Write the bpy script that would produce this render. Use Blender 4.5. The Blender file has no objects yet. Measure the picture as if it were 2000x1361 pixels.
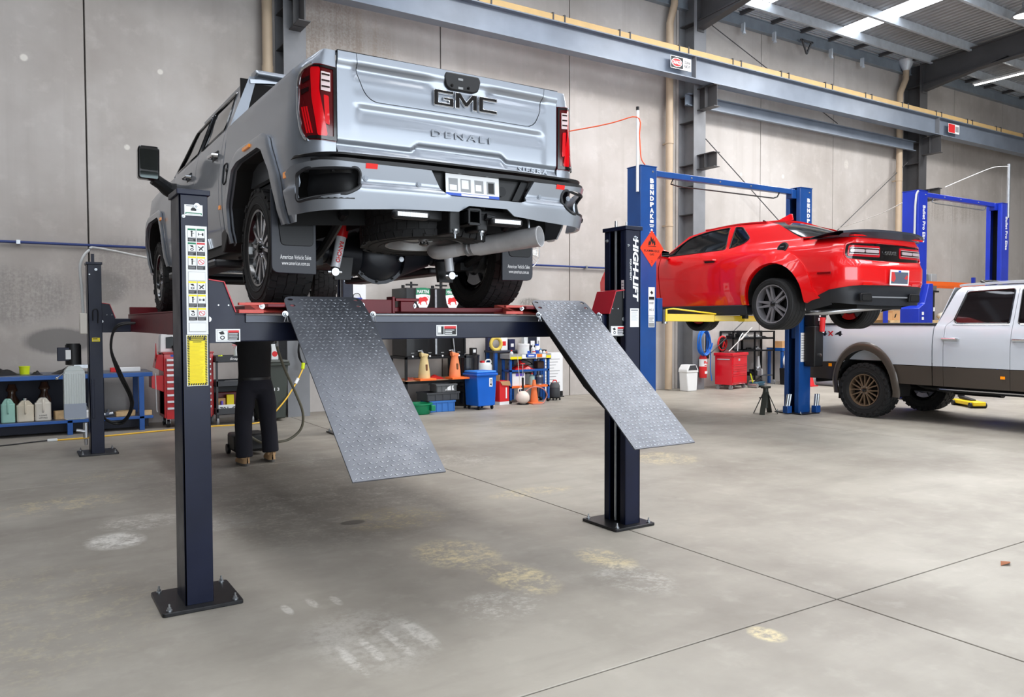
import bpy, bmesh, math, random
import numpy as np
from mathutils import Vector, Matrix, Euler
from mathutils.geometry import delaunay_2d_cdt
random.seed(7)
PI = math.pi
S = bpy.context.scene
C = S.collection
sin, cos = math.sin, math.cos

# ------------------------------------------------ camera
cd = bpy.data.cameras.new('camera'); cam = bpy.data.objects.new('camera', cd); C.objects.link(cam)
cd.sensor_width = 36; cd.lens = 27.64; cd.clip_end = 200; cd.clip_start = .05
YAW, PIT, ROL = .567854, .033735, -.002679
_f = Vector((sin(YAW), cos(YAW), 0)); _r = Vector((cos(YAW), -sin(YAW), 0)); _u = Vector((0, 0, 1))
_f2 = _f*cos(PIT) - _u*sin(PIT); _u2 = _u*cos(PIT) + _f*sin(PIT)
_r3 = _r*cos(ROL) + _u2*sin(ROL); _u3 = _u2*cos(ROL) - _r*sin(ROL)
cam.matrix_world = Matrix(((_r3.x, _u3.x, -_f2.x, 0), (_r3.y, _u3.y, -_f2.y, 0), (_r3.z, _u3.z, -_f2.z, 1.6), (0, 0, 0, 1)))
S.camera = cam

# ------------------------------------------------ world, lights, exposure
w = bpy.data.worlds.new('sky'); S.world = w; w.use_nodes = True
bg = w.node_tree.nodes['Background']
bg.inputs[0].default_value = (.80, .90, 1.0, 1); bg.inputs[1].default_value = 1.5
S.view_settings.view_transform = 'Standard'; S.view_settings.look = 'None'
S.view_settings.gamma = 1; S.view_settings.use_curve_mapping = False
S.view_settings.exposure = -0.48
S.cycles.use_denoising = True
S.cycles.max_bounces = 8; S.cycles.diffuse_bounces = 4; S.cycles.glossy_bounces = 4; S.cycles.transmission_bounces = 6
S.cycles.sample_clamp_indirect = 6
def area(name, loc, sx, sy, power, col, rot=(0, 0, 0)):
    l = bpy.data.lights.new(name, 'AREA'); l.shape = 'RECTANGLE'; l.size = sx; l.size_y = sy; l.energy = power; l.color = col
    o = bpy.data.objects.new(name, l); C.objects.link(o); o.location = loc; o.rotation_euler = rot
    return o
# daylight of the open roller doors behind the camera, and of the roof's long skylight strips
area('door_daylight', (6.0, -7.5, 3.0), 16, 5.6, 1900, (.86, .93, 1), (PI/2, 0, 0))
for X, p in ((0.2, 220), (5.2, 330), (10.2, 430), (15.2, 460), (20.2, 430)):
    area('roof_fill_light', (X, 5.2, 8.6), 1.3, 9.0, p, (1, .985, .96))
for X, p in ((8.5, 200), (13.2, 380), (17.8, 480), (23.5, 340)):  # added square lamps without fixtures, brightening the back wall and right bay
    area('roof_fill_light', (X, 9.4, 8.55), 1.6, 1.6, p, (1, .985, .97))

# ------------------------------------------------ materials
def lin(c):
    def g(x):
        x /= 255.0
        return x/12.92 if x <= .04045 else ((x+.055)/1.055)**2.4
    return tuple(g(x) for x in c[:3]) + (1,)
_mc = {}
def M(name, c=(128, 128, 128), r=.5, m=0, coat=0, var=0, vs=4, bump=0, bs=60, em=0, trans=0, spec=.5, cr=.05, ior=1.45, rv=0):
    if name in _mc: return _mc[name]
    mt = bpy.data.materials.new(name); mt.use_nodes = True; nt = mt.node_tree; b = nt.nodes['Principled BSDF']; L = nt.links
    c = lin(c)
    b.inputs['Base Color'].default_value = c; b.inputs['Roughness'].default_value = r; b.inputs['Metallic'].default_value = m
    b.inputs['Coat Weight'].default_value = coat; b.inputs['Coat Roughness'].default_value = cr
    b.inputs['Specular IOR Level'].default_value = spec; b.inputs['IOR'].default_value = ior
    b.inputs['Transmission Weight'].default_value = trans
    if em: b.inputs['Emission Color'].default_value = c; b.inputs['Emission Strength'].default_value = em
    if var or bump or rv:
        tc = nt.nodes.new('ShaderNodeTexCoord')
        def noise(sc, det=5):
            n = nt.nodes.new('ShaderNodeTexNoise'); n.inputs['Scale'].default_value = sc; n.inputs['Detail'].default_value = det
            L.new(tc.outputs['Object'], n.inputs['Vector']); return n
    if var:
        n = noise(vs); mr = nt.nodes.new('ShaderNodeMapRange'); mr.inputs[1].default_value = .3; mr.inputs[2].default_value = .7
        mr.inputs[3].default_value = 1-var; mr.inputs[4].default_value = 1+var; L.new(n.outputs[0], mr.inputs[0])
        mx = nt.nodes.new('ShaderNodeVectorMath'); mx.operation = 'SCALE'; mx.inputs[0].default_value = c[:3]
        L.new(mr.outputs[0], mx.inputs['Scale']); L.new(mx.outputs[0], b.inputs['Base Color'])
    if rv:
        n = noise(vs*1.7); mr = nt.nodes.new('ShaderNodeMapRange'); mr.inputs[1].default_value = .3; mr.inputs[2].default_value = .7
        mr.inputs[3].default_value = max(.02, r-rv); mr.inputs[4].default_value = min(1, r+rv); L.new(n.outputs[0], mr.inputs[0])
        L.new(mr.outputs[0], b.inputs['Roughness'])
    if bump:
        n = noise(bs, 3); bp = nt.nodes.new('ShaderNodeBump'); bp.inputs['Strength'].default_value = bump; bp.inputs['Distance'].default_value = .01
        L.new(n.outputs[0], bp.inputs['Height']); L.new(bp.outputs[0], b.inputs['Normal'])
    _mc[name] = mt
    return mt
BLACK = M('black plastic', (22, 22, 24), .45, bump=.05, bs=200)
SATIN = M('satin black steel', (19, 20, 23), .4, var=.15, spec=.3)
RUBBER = M('tyre rubber', (30, 30, 31), .7, var=.15, vs=9)
CHROME = M('chrome', (225, 228, 232), .12, 1)
STEEL = M('zinc steel', (176, 180, 184), .35, .9, var=.12, vs=20)
ALU = M('brushed aluminium', (188, 190, 194), .3, .95, var=.1, vs=15)
WHITE = M('white print', (236, 237, 238), .5)
INK = M('black print', (18, 18, 20), .5)
REDP = M('red print', (214, 40, 44), .5)
YELP = M('yellow print', (246, 226, 24), .5)
GRNP = M('green print', (20, 122, 84), .5)
GREYP = M('grey print', (150, 152, 154), .5)
NAVY = M('navy powder coated steel', (14, 21, 45), .34, 0, .06, var=.2, vs=3, rv=.06, cr=.15, spec=.28)
MAROON = M('maroon powder coated steel', (106, 9, 24), .4, 0, .08, var=.12, cr=.2, spec=.3)

# ------------------------------------------------ mesh helpers
def frame(o, x, y, z=None):
    x = Vector(x).normalized(); y = Vector(y)
    if z is None: z = x.cross(y).normalized(); y = z.cross(x)
    else: z = Vector(z).normalized(); y.normalize()
    return Matrix(((x.x, y.x, z.x, o[0]), (x.y, y.y, z.y, o[1]), (x.z, y.z, z.z, o[2]), (0, 0, 0, 1)))
def T(x, y, z): return Matrix.Translation((x, y, z))
def RX(a): return Matrix.Rotation(a, 4, 'X')
def RY(a): return Matrix.Rotation(a, 4, 'Y')
def RZ(a): return Matrix.Rotation(a, 4, 'Z')
class MB:
    def __init__(s): s.v = []; s.f = []; s.m = []
    def add(s, vs, fs, mi=0, Mx=None):
        o = len(s.v)
        s.v += [tuple(Mx @ Vector(p)) if Mx is not None else tuple(p) for p in vs]
        if Mx is not None and Mx.determinant() < 0: fs = [tuple(f)[::-1] for f in fs]
        s.f += [tuple(i+o for i in f) for f in fs]; s.m += [mi]*len(fs)
        return s
    def box(s, x0, x1, y0, y1, z0, z1, mi=0, Mx=None):
        return s.add([(x0, y0, z0), (x1, y0, z0), (x1, y1, z0), (x0, y1, z0), (x0, y0, z1), (x1, y0, z1), (x1, y1, z1), (x0, y1, z1)],
                     [(0, 3, 2, 1), (4, 5, 6, 7), (0, 1, 5, 4), (1, 2, 6, 5), (2, 3, 7, 6), (3, 0, 4, 7)], mi, Mx)
    def bar(s, p, q, a, b, up=(0, 0, 1), mi=0):
        p = Vector(p); q = Vector(q); d = q-p; u = Vector(up)
        if abs(d.normalized().dot(u)) > .98: u = Vector((1, 0, 0))
        x = d.normalized(); y = u.cross(x).normalized(); z = x.cross(y)
        return s.box(0, d.length, -a/2, a/2, -b/2, b/2, mi, frame(p, x, y, z))
    def cyl(s, p, q, r, r2=None, n=16, mi=0, cap=True):
        p = Vector(p); q = Vector(q); r2 = r if r2 is None else r2
        z = (q-p).normalized(); a = Vector((1, 0, 0)) if abs(z.x) < .9 else Vector((0, 1, 0)); x = a.cross(z).normalized(); y = z.cross(x)
        vs = []
        for i in range(n):
            t = 2*PI*i/n; d = x*cos(t)+y*sin(t); vs.append(p+d*r)
        for i in range(n):
            t = 2*PI*i/n; d = x*cos(t)+y*sin(t); vs.append(q+d*r2)
        fs = [(i, (i+1) % n, n+(i+1) % n, n+i) for i in range(n)]
        if cap: fs += [tuple(range(n-1, -1, -1)), tuple(range(n, 2*n))]
        return s.add(vs, fs, mi)
    def tube(s, pts, r, n=8, mi=0, smooth=0, closed=False):
        pts = [Vector(p) for p in pts]
        if isinstance(r, (list, tuple)) and smooth: r = list(np.interp(np.linspace(0, len(r)-1, (len(r)-1)*smooth+1), range(len(r)), r))
        if smooth: pts = crom(pts, smooth, closed)
        k = len(pts); x = None; vs = []
        for i, p in enumerate(pts):
            a = pts[i-1] if i else (pts[-1] if closed else p); b = pts[i+1] if i < k-1 else (pts[0] if closed else p)
            z = (b-a).normalized()
            if x is None:
                x = Vector((0, 0, 1)).cross(z)
                if x.length < .1: x = Vector((1, 0, 0)).cross(z)
            x = (x-z*x.dot(z)).normalized(); y = z.cross(x)
            rr = r[i] if isinstance(r, (list, tuple)) else r
            vs += [p+(x*cos(2*PI*j/n)+y*sin(2*PI*j/n))*rr for j in range(n)]
        fs = [(i*n+j, i*n+(j+1) % n, (i+1)*n+(j+1) % n, (i+1)*n+j) for i in range(k-1) for j in range(n)]
        if closed: fs += [((k-1)*n+j, (k-1)*n+(j+1) % n, (j+1) % n, j) for j in range(n)]
        else: fs += [tuple(range(n-1, -1, -1)), tuple((k-1)*n+j for j in range(n))]
        return s.add(vs, fs, mi)
    def lathe(s, prof, n=24, Mx=None, mi=0, closed=False, cap=True):
        k = len(prof); vs = [(r*cos(2*PI*j/n), r*sin(2*PI*j/n), z) for r, z in prof for j in range(n)]
        fs = [(i*n+j, i*n+(j+1) % n, (i+1)*n+(j+1) % n, (i+1)*n+j) for i in range(k-1) for j in range(n)]
        if closed: fs += [((k-1)*n+j, (k-1)*n+(j+1) % n, (j+1) % n, j) for j in range(n)]
        elif cap:
            if prof[0][0] > 1e-4: fs.append(tuple(range(n-1, -1, -1)))
            if prof[-1][0] > 1e-4: fs.append(tuple((k-1)*n+j for j in range(n)))
        return s.add(vs, fs, mi, Mx)
    def prism(s, poly, h0, h1, Mx=None, mi=0):
        a = sum(poly[i][0]*poly[(i+1) % len(poly)][1]-poly[(i+1) % len(poly)][0]*poly[i][1] for i in range(len(poly)))
        if (a < 0) != (h1 < h0): poly = poly[::-1]
        n = len(poly)
        vs = [(x, y, h0) for x, y in poly]+[(x, y, h1) for x, y in poly]
        return s.add(vs, [tuple(range(n-1, -1, -1)), tuple(range(n, 2*n))]+[(i, (i+1) % n, n+(i+1) % n, n+i) for i in range(n)], mi, Mx)
    def sphere(s, c, r, n=16, mi=0, sz=1, Mx=None):
        pr = [(r*sin(PI*i/(n//2)), -r*sz*cos(PI*i/(n//2))) for i in range(n//2+1)]
        mm = T(*c) if Mx is None else Mx @ T(*c)
        return s.lathe(pr, n, mm, mi)
    def grid(s, fn, nu, nv, mi=0, flip=False):
        vs = [fn(i/nu, j/nv) for i in range(nu+1) for j in range(nv+1)]
        fs = [(i*(nv+1)+j, (i+1)*(nv+1)+j, (i+1)*(nv+1)+j+1, i*(nv+1)+j+1) for i in range(nu) for j in range(nv)]
        if flip: fs = [f[::-1] for f in fs]
        return s.add(vs, fs, mi)
    def mesh(s, name, mats, ang=35):
        me = bpy.data.meshes.new(name); me.from_pydata([tuple(p) for p in s.v], [], s.f)
        for x in (mats if isinstance(mats, (list, tuple)) else [mats]): me.materials.append(x)
        me.polygons.foreach_set('material_index', s.m)
        me.polygons.foreach_set('use_smooth', [True]*len(s.f))
        me.update(); me.set_sharp_from_angle(angle=math.radians(ang))
        return me
    def build(s, name, mats, parent=None, bevel=0, ang=35, kind=None, label=None, Mx=None, solid=0, seg=2, rim=True):
        o = bpy.data.objects.new(name, s.mesh(name, mats, ang)); C.objects.link(o)
        if parent is not None: o.parent = parent
        if Mx is not None: o.matrix_local = Mx
        if solid:
            md = o.modifiers.new('s', 'SOLIDIFY'); md.thickness = solid; md.offset = -1; md.use_rim = rim
        if bevel:
            md = o.modifiers.new('b', 'BEVEL'); md.width = bevel; md.segments = seg; md.limit_method = 'ANGLE'; md.angle_limit = .6
            md.harden_normals = False
        if solid:
            md = o.modifiers.new('e', 'EDGE_SPLIT'); md.split_angle = math.radians(max(42, ang)); md.use_edge_sharp = True
        if kind: o['kind'] = kind
        if label: o['label'] = label
        return o
def crom(P, n, closed=False):
    out = []; k = len(P); rng = range(k if closed else k-1)
    for i in rng:
        if closed: a, b, c, d = P[i-1], P[i], P[(i+1) % k], P[(i+2) % k]
        else: a, b, c, d = P[max(i-1, 0)], P[i], P[i+1], P[min(i+2, k-1)]
        for j in range(n):
            t = j/n
            out.append(((b*2)+(c-a)*t+(a*2-b*5+c*4-d)*t*t+(b*3-a-c*3+d)*t**3)*.5)
    if not closed: out.append(P[-1])
    return out
def tag(o, label, cat, group=None, kind=None):
    o['label'] = label; o['category'] = cat
    if group: o['group'] = group
    if kind: o['kind'] = kind
    return o
def thing(name, label, cat, loc=(0, 0, 0), rz=0, group=None):
    o = bpy.data.objects.new(name, None); o.empty_display_size = .1; C.objects.link(o)
    o.matrix_world = T(*loc) @ RZ(rz)
    return tag(o, label, cat, group)
def struct(o): o['kind'] = 'structure'; return o
def dup(o, loc=None, rz=None, label=None, parent=None, group=None):
    c = o.copy(); C.objects.link(c)
    if parent is not None: c.parent = parent; c.matrix_parent_inverse = o.matrix_parent_inverse.copy()
    if loc is not None: c.location = loc
    if rz is not None: c.rotation_euler = (0, 0, rz)
    if label: c['label'] = label
    if group: c['group'] = group
    for ch in list(o.children): dup(ch, parent=c)
    return c
def bolt(parent, p, r=.012, h=.02, name='bolt', d=(0, 0, 1), mat=None):
    p = Vector(p); d = Vector(d); b = MB()
    b.cyl(p, p+d*h*.35, r*1.5, n=12); b.cyl(p+d*h*.35, p+d*h, r, n=6); b.cyl(p+d*h, p+d*h*1.9, r*.5, n=8)
    return b.build(name, mat or STEEL, parent)
def lettering(s, w, h, Mx, mat, parent, ext=.002, bold=0, shear=0, name='lettering', sp=1):
    """flat or raised letters, fitted in w x h around the origin of Mx"""
    cu = bpy.data.curves.new(name, 'FONT'); cu.body = s; cu.align_x = 'CENTER'; cu.extrude = .01; cu.offset = bold; cu.shear = shear
    cu.space_character = sp; cu.resolution_u = 3; cu.space_line = .9
    to = bpy.data.objects.new(name, cu); C.objects.link(to)
    me = bpy.data.meshes.new_from_object(to); C.objects.unlink(to); bpy.data.objects.remove(to); bpy.data.curves.remove(cu)
    co = np.empty(len(me.vertices)*3); me.vertices.foreach_get('co', co); co = co.reshape(-1, 3)
    lo, hi = co.min(0), co.max(0); co = (co-(lo+hi)/2)/(hi-lo)*np.array([w, h, ext]); co[:, 2] += ext/2
    me.vertices.foreach_set('co', co.ravel()); me.update(); me.name = name; me.materials.clear(); me.materials.append(mat)
    o = bpy.data.objects.new(name, me); C.objects.link(o)
    if parent is not None: o.parent = parent
    o.matrix_local = Mx
    return o
PRINT = [WHITE, INK, REDP, YELP, GRNP, GREYP]      # 0 white 1 black 2 red 3 yellow 4 green 5 grey
def sticker(name, w, h, Mx, parent, rects, mats=None, label=None, t=.0012):
    """a thin label: a plate w x h and printed areas (x0,y0,x1,y1,material) or (polygon, material) in 0..1"""
    b = MB(); b.box(-w/2, w/2, -h/2, h/2, 0, t, 0)
    k = 0
    for r in rects:
        k += 1; z = t+.00004*k
        if len(r) == 5: b.box((r[0]-.5)*w, (r[2]-.5)*w, (r[1]-.5)*h, (r[3]-.5)*h, t*.5, z, r[4])
        else: b.prism([((x-.5)*w, (y-.5)*h) for x, y in r[0]], t*.5, z, mi=r[1])
    return b.build(name, mats or PRINT, parent, Mx=Mx, label=label)
def lines(x0, x1, y0, y1, n, mi, fill=.5, seed=1):
    rn = random.Random(seed); out = []; d = (y1-y0)/n
    for i in range(n):
        y = y1-(i+1)*d; e = x1-(x1-x0)*(rn.random()*.35 if i % 3 else .05)
        out.append((x0, y+d*(1-fill)/2, e, y+d*(1+fill)/2, mi))
    return out

def blob(name, mb, mat, parent, vox=.012, it=8):
    """closed, overlapping bodies fused into one continuous skin"""
    o = mb.build(name, mat, parent, ang=180)
    m = o.modifiers.new('r', 'REMESH'); m.mode = 'VOXEL'; m.voxel_size = vox; m.use_smooth_shade = True
    m = o.modifiers.new('m', 'SMOOTH'); m.iterations = it; m.factor = .5
    return o
# --- curved sheet panels: outline (and holes) in a flat (s,t) plane, mapped on a surface
def inpoly(px, py, poly):
    x = poly[:, 0]; y = poly[:, 1]; x2 = np.roll(x, -1); y2 = np.roll(y, -1); ins = np.zeros(px.shape, bool)
    for i in range(len(poly)):
        c = (y[i] > py) != (y2[i] > py)
        with np.errstate(divide='ignore', invalid='ignore'): xi = (x2[i]-x[i])*(py-y[i])/(y2[i]-y[i])+x[i]
        ins ^= c & (px < xi)
    return ins
def dens(loop, sp):
    out = []
    n = len(loop)
    for i in range(n):
        a = np.array(loop[i], float); b = np.array(loop[(i+1) % n], float); k = max(1, int(np.ceil(np.linalg.norm(b-a)/sp)))
        for j in range(k): out.append(a+(b-a)*j/k)
    return np.array(out)
def roundpoly(poly, r, n=4):
    """round the corners of a polygon; r is a number or a list"""
    out = []; k = len(poly)
    for i in range(k):
        rr = r[i] if isinstance(r, (list, tuple)) else r
        p = Vector(poly[i]); a = Vector(poly[i-1]); b = Vector(poly[(i+1) % k])
        if rr <= 0: out.append(tuple(p)); continue
        da = (a-p); db = (b-p); q = min(rr, da.length*.48, db.length*.48); u = p+da.normalized()*q; v = p+db.normalized()*q
        for j in range(n+1):
            t = j/n; out.append(tuple(u*(1-t)**2+p*2*t*(1-t)+v*t*t))
    return out
def sheet(loops, fn, sp=.04, out=None):
    """MB of triangles for the area inside loops[0] and outside the others, mapped by fn(s,t)->(x,y,z); out = outward hint"""
    L = [dens(l, sp) for l in loops]
    P = np.concatenate(L); E = []; o = 0
    for l in L:
        n = len(l); E += [(o+i, o+(i+1) % n) for i in range(n)]; o += n
    lo = L[0].min(0); hi = L[0].max(0)
    gx, gy = np.meshgrid(np.arange(lo[0]+sp*.5, hi[0], sp), np.arange(lo[1]+sp*.5, hi[1], sp)); gx = gx.ravel(); gy = gy.ravel()
    if len(gx):
        k = inpoly(gx, gy, L[0])
        for l in L[1:]: k &= ~inpoly(gx, gy, l)
        gx, gy = gx[k], gy[k]
        d = np.full(gx.shape, 1e9)
        for p in P: d = np.minimum(d, (gx-p[0])**2+(gy-p[1])**2)
        k = d > (sp*.45)**2; G = np.stack([gx[k], gy[k]], 1)
        A = np.concatenate([P, G])
    else: A = P
    vs, _, fs, *_ = delaunay_2d_cdt([Vector(p) for p in A], E, [], 0, 1e-7)
    V = np.array([tuple(v) for v in vs]); F = np.array([tuple(f) for f in fs]); ce = V[F].mean(1)
    k = inpoly(ce[:, 0], ce[:, 1], L[0])
    for l in L[1:]: k &= ~inpoly(ce[:, 0], ce[:, 1], l)
    F = F[k]; P3 = np.array([tuple(fn(s, t)) for s, t in V])
    if out is not None:
        nn = np.cross(P3[F[:, 1]]-P3[F[:, 0]], P3[F[:, 2]]-P3[F[:, 0]]).sum(0)
        if nn @ np.array(out) < 0: F = F[:, ::-1]
    b = MB(); b.add([tuple(p) for p in P3], [tuple(int(i) for i in f) for f in F]); return b
def sst(a, b, x):
    t = min(1, max(0, (x-a)/(b-a))); return t*t*(3-2*t)
def interp(x, xs, ys): return float(np.interp(x, xs, ys))
# ================================================ the setting
def concrete(name, base, dark, stains, streak, sc, vert):
    mt = bpy.data.materials.new(name); mt.use_nodes = True; nt = mt.node_tree; N = nt.nodes; L = nt.links; b = N['Principled BSDF']
    geo = N.new('ShaderNodeNewGeometry'); pos = geo.outputs['Position']
    def noise(scale, det=6, vec=None, rough=.6):
        n = N.new('ShaderNodeTexNoise'); n.inputs['Scale'].default_value = scale; n.inputs['Detail'].default_value = det
        n.inputs['Roughness'].default_value = rough; L.new(vec or pos, n.inputs['Vector']); return n.outputs[0]
    def mp(x, a, bb, c=0, d=1):
        m = N.new('ShaderNodeMapRange'); m.inputs[1].default_value = a; m.inputs[2].default_value = bb
        m.inputs[3].default_value = c; m.inputs[4].default_value = d; L.new(x, m.inputs[0]); return m.outputs[0]
    def math_(op, a, bb):
        m = N.new('ShaderNodeMath'); m.operation = op
        for i, q in enumerate((a, bb)):
            if isinstance(q, (int, float)): m.inputs[i].default_value = q
            else: L.new(q, m.inputs[i])
        return m.outputs[0]
    def mix(fac, a, col):
        m = N.new('ShaderNodeMix'); m.data_type = 'RGBA'; L.new(fac, m.inputs[0])
        if isinstance(a, tuple): m.inputs[6].default_value = a
        else: L.new(a, m.inputs[6])
        m.inputs[7].default_value = col; return m.outputs[2]
    sc_ = N.new('ShaderNodeVectorMath'); sc_.operation = 'MULTIPLY'; sc_.inputs[1].default_value = streak; L.new(pos, sc_.inputs[0])
    n1 = noise(sc, 6); n2 = noise(1.0, 5, sc_.outputs[0]); n3 = noise(sc*9, 4)
    col = mix(mp(n1, .38, .70), lin(base), lin(dark))
    col = mix(math_('MULTIPLY', mp(n2, .5, .75), .45), col, lin(dark))
    col = mix(math_('MULTIPLY', mp(n3, .55, .8), .22), col, lin(tuple(min(255, x+38) for x in base)))
    n4 = noise(1.6 if vert else 5.5, 6, sc_.outputs[0] if vert else None, .75); n5 = noise(26, 4, None, .7)
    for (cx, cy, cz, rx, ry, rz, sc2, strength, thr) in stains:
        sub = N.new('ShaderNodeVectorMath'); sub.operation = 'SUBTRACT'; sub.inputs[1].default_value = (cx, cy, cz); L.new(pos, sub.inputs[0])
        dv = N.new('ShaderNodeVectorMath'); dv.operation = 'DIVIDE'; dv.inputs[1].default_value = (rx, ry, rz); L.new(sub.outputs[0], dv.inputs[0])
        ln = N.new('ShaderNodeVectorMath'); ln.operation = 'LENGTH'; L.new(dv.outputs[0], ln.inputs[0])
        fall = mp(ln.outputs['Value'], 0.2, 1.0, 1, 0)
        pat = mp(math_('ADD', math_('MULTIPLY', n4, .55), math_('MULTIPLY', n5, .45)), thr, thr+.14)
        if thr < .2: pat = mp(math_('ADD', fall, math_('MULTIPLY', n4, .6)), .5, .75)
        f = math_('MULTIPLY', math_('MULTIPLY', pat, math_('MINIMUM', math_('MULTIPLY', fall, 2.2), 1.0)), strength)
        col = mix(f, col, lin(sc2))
    L.new(col, b.inputs['Base Color'])
    L.new(mp(n1, .3, .7, *(.42, .62) if not vert else (.6, .8)), b.inputs['Roughness'])
    bp = N.new('ShaderNodeBump'); bp.inputs['Strength'].default_value = .12; bp.inputs['Distance'].default_value = .01
    L.new(n3, bp.inputs['Height']); L.new(bp.outputs[0], b.inputs['Normal'])
    b.inputs['Specular IOR Level'].default_value = .35
    return mt
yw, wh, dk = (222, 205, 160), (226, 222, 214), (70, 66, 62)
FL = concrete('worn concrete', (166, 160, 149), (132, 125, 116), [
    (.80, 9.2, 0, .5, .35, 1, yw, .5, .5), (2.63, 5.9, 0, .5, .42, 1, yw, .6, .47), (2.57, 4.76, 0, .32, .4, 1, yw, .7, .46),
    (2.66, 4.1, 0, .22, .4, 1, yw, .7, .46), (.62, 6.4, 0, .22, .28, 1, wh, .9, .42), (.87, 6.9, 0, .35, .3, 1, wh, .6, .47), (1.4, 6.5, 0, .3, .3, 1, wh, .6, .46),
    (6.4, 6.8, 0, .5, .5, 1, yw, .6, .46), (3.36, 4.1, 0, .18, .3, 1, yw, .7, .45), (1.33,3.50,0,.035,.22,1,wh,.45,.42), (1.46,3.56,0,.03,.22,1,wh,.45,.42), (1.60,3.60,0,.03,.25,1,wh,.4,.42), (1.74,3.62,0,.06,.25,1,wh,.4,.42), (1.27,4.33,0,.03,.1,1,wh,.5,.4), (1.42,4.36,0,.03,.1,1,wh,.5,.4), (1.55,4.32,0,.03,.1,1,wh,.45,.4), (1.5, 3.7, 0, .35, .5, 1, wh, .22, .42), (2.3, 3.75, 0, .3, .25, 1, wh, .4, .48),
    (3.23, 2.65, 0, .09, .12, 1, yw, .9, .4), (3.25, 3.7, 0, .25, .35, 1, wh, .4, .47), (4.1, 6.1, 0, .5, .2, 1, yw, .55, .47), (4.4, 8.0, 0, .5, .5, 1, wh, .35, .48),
    (2.28, 5.95, 0, .14, .1, 1, dk, .75, .1), (2.2, 8.2, 0, 1.5, 2.2, 1, dk, .40, .36), (2.3, 6.4, 0, 1.3, 1.3, 1, dk, .36, .38), (7, 10.4, 0, 1.2, .6, 1, yw, .3, .5),  # broad dk ovals: oil dirt that also paints in shade under the pickup
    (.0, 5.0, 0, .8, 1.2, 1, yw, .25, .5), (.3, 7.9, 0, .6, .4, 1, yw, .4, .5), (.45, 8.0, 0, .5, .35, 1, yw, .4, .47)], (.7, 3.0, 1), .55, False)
WL = concrete('precast concrete', (192, 187, 183), (164, 157, 151), [
    (1.25, 13.7, 2.15, .4, 1, .3, (96, 94, 93), .5, .34), (.62, 13.7, 1.33, .62, 1, .27, (110, 108, 107), .75, .1), (-.1, 13.7, 2.0, 1.2, 1, .5, (120, 117, 115), .5, .42), (.25, 13.7, 5.5, .06, 1, .06, wh, .9, .3), (1.6, 13.7, 2.5, .9, 1, .5, (130, 127, 125), .4, .4),
    (2.1, 13.7, 5.6, .05, 1, .05, wh, .9, .3), (1.6, 13.7, 4.35, .05, 1, .05, wh, .9, .3), (5.2, 13.7, 6.4, 1.3, 1, 1.2, (150, 128, 100), .35, .44), (4.9, 13.7, 5.8, .8, 1, 2.0, (120, 112, 108), .4, .46),
    (17.2, 13.7, 5.4, .06, 1, .06, wh, .7, .35), (19.9, 13.7, 6.0, .12, 1, .15, wh, .45, .4), (20.9, 13.7, 5.3, .08, 1, .1, wh, .45, .4), (15.6, 13.7, 5.3, .05, 1, .05, wh, .7, .35), (9.2, 13.7, 2.0, .35, 1, .12, (84, 84, 80), .6, .4),
    (25.0, 13.7, 5.2, 2.6, 1, .6, (140, 130, 120), .5, .44)], (3.2, 3.2, .16), .35, True)

def slab(name, x0, x1, y0, y1, z0, z1, mat, parent, bev=.006):
    b = MB(); b.box(x0, x1, y0, y1, z0, z1); return b.build(name, mat, parent, bevel=bev)
g = .005
floor = struct(MB().box(-10, 32, -9, 13.75, -.35, -.06).build('floor', M('joint filler', (62, 58, 54), .9)))
xs = [-10, -2.3, 3.98, 10.3, 16.6, 22.9, 32]; ys = [-9, -3.5, 2.77, 8.95, 13.75]
for i in range(6):
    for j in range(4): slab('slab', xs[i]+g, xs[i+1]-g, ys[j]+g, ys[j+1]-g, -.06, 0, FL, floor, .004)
wall = struct(MB().box(-10, 32, 13.80, 14.0, -.35, 11).build('wall_back', M('wall joint', (92, 88, 84), .9)))
jx = [-10, -5.06, -2.01, 1.04, 4.09, 7.12, 10.22, 13.35, 16.32, 19.30, 22.4, 25.45, 28.48, 32]
for a, b_ in zip(jx, jx[1:]): slab('panel', a+.011, b_-.011, 13.70, 13.80, 0, 10.9, WL, wall, .006)
wl = struct(MB().box(-10.2, -10, -9, 14, 0, 9.8).build('wall_left', M('unlit toned blockwork', (92, 90, 88), .85, var=.1, vs=1)))  # unseen wall, coloured dark as if unlit to dull the pickup's side
wr = struct(MB().box(32, 32.2, -9, 14, 0, 9.8).build('wall_right', WL))
wf = struct(MB().box(-10, -2.2, -9.2, -9, 0, 9.9).box(14.2, 32, -9.2, -9, 0, 9.9).box(-2.2, 14.2, -9.2, -9, 6.0, 9.9).build('wall_front', WL))

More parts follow.
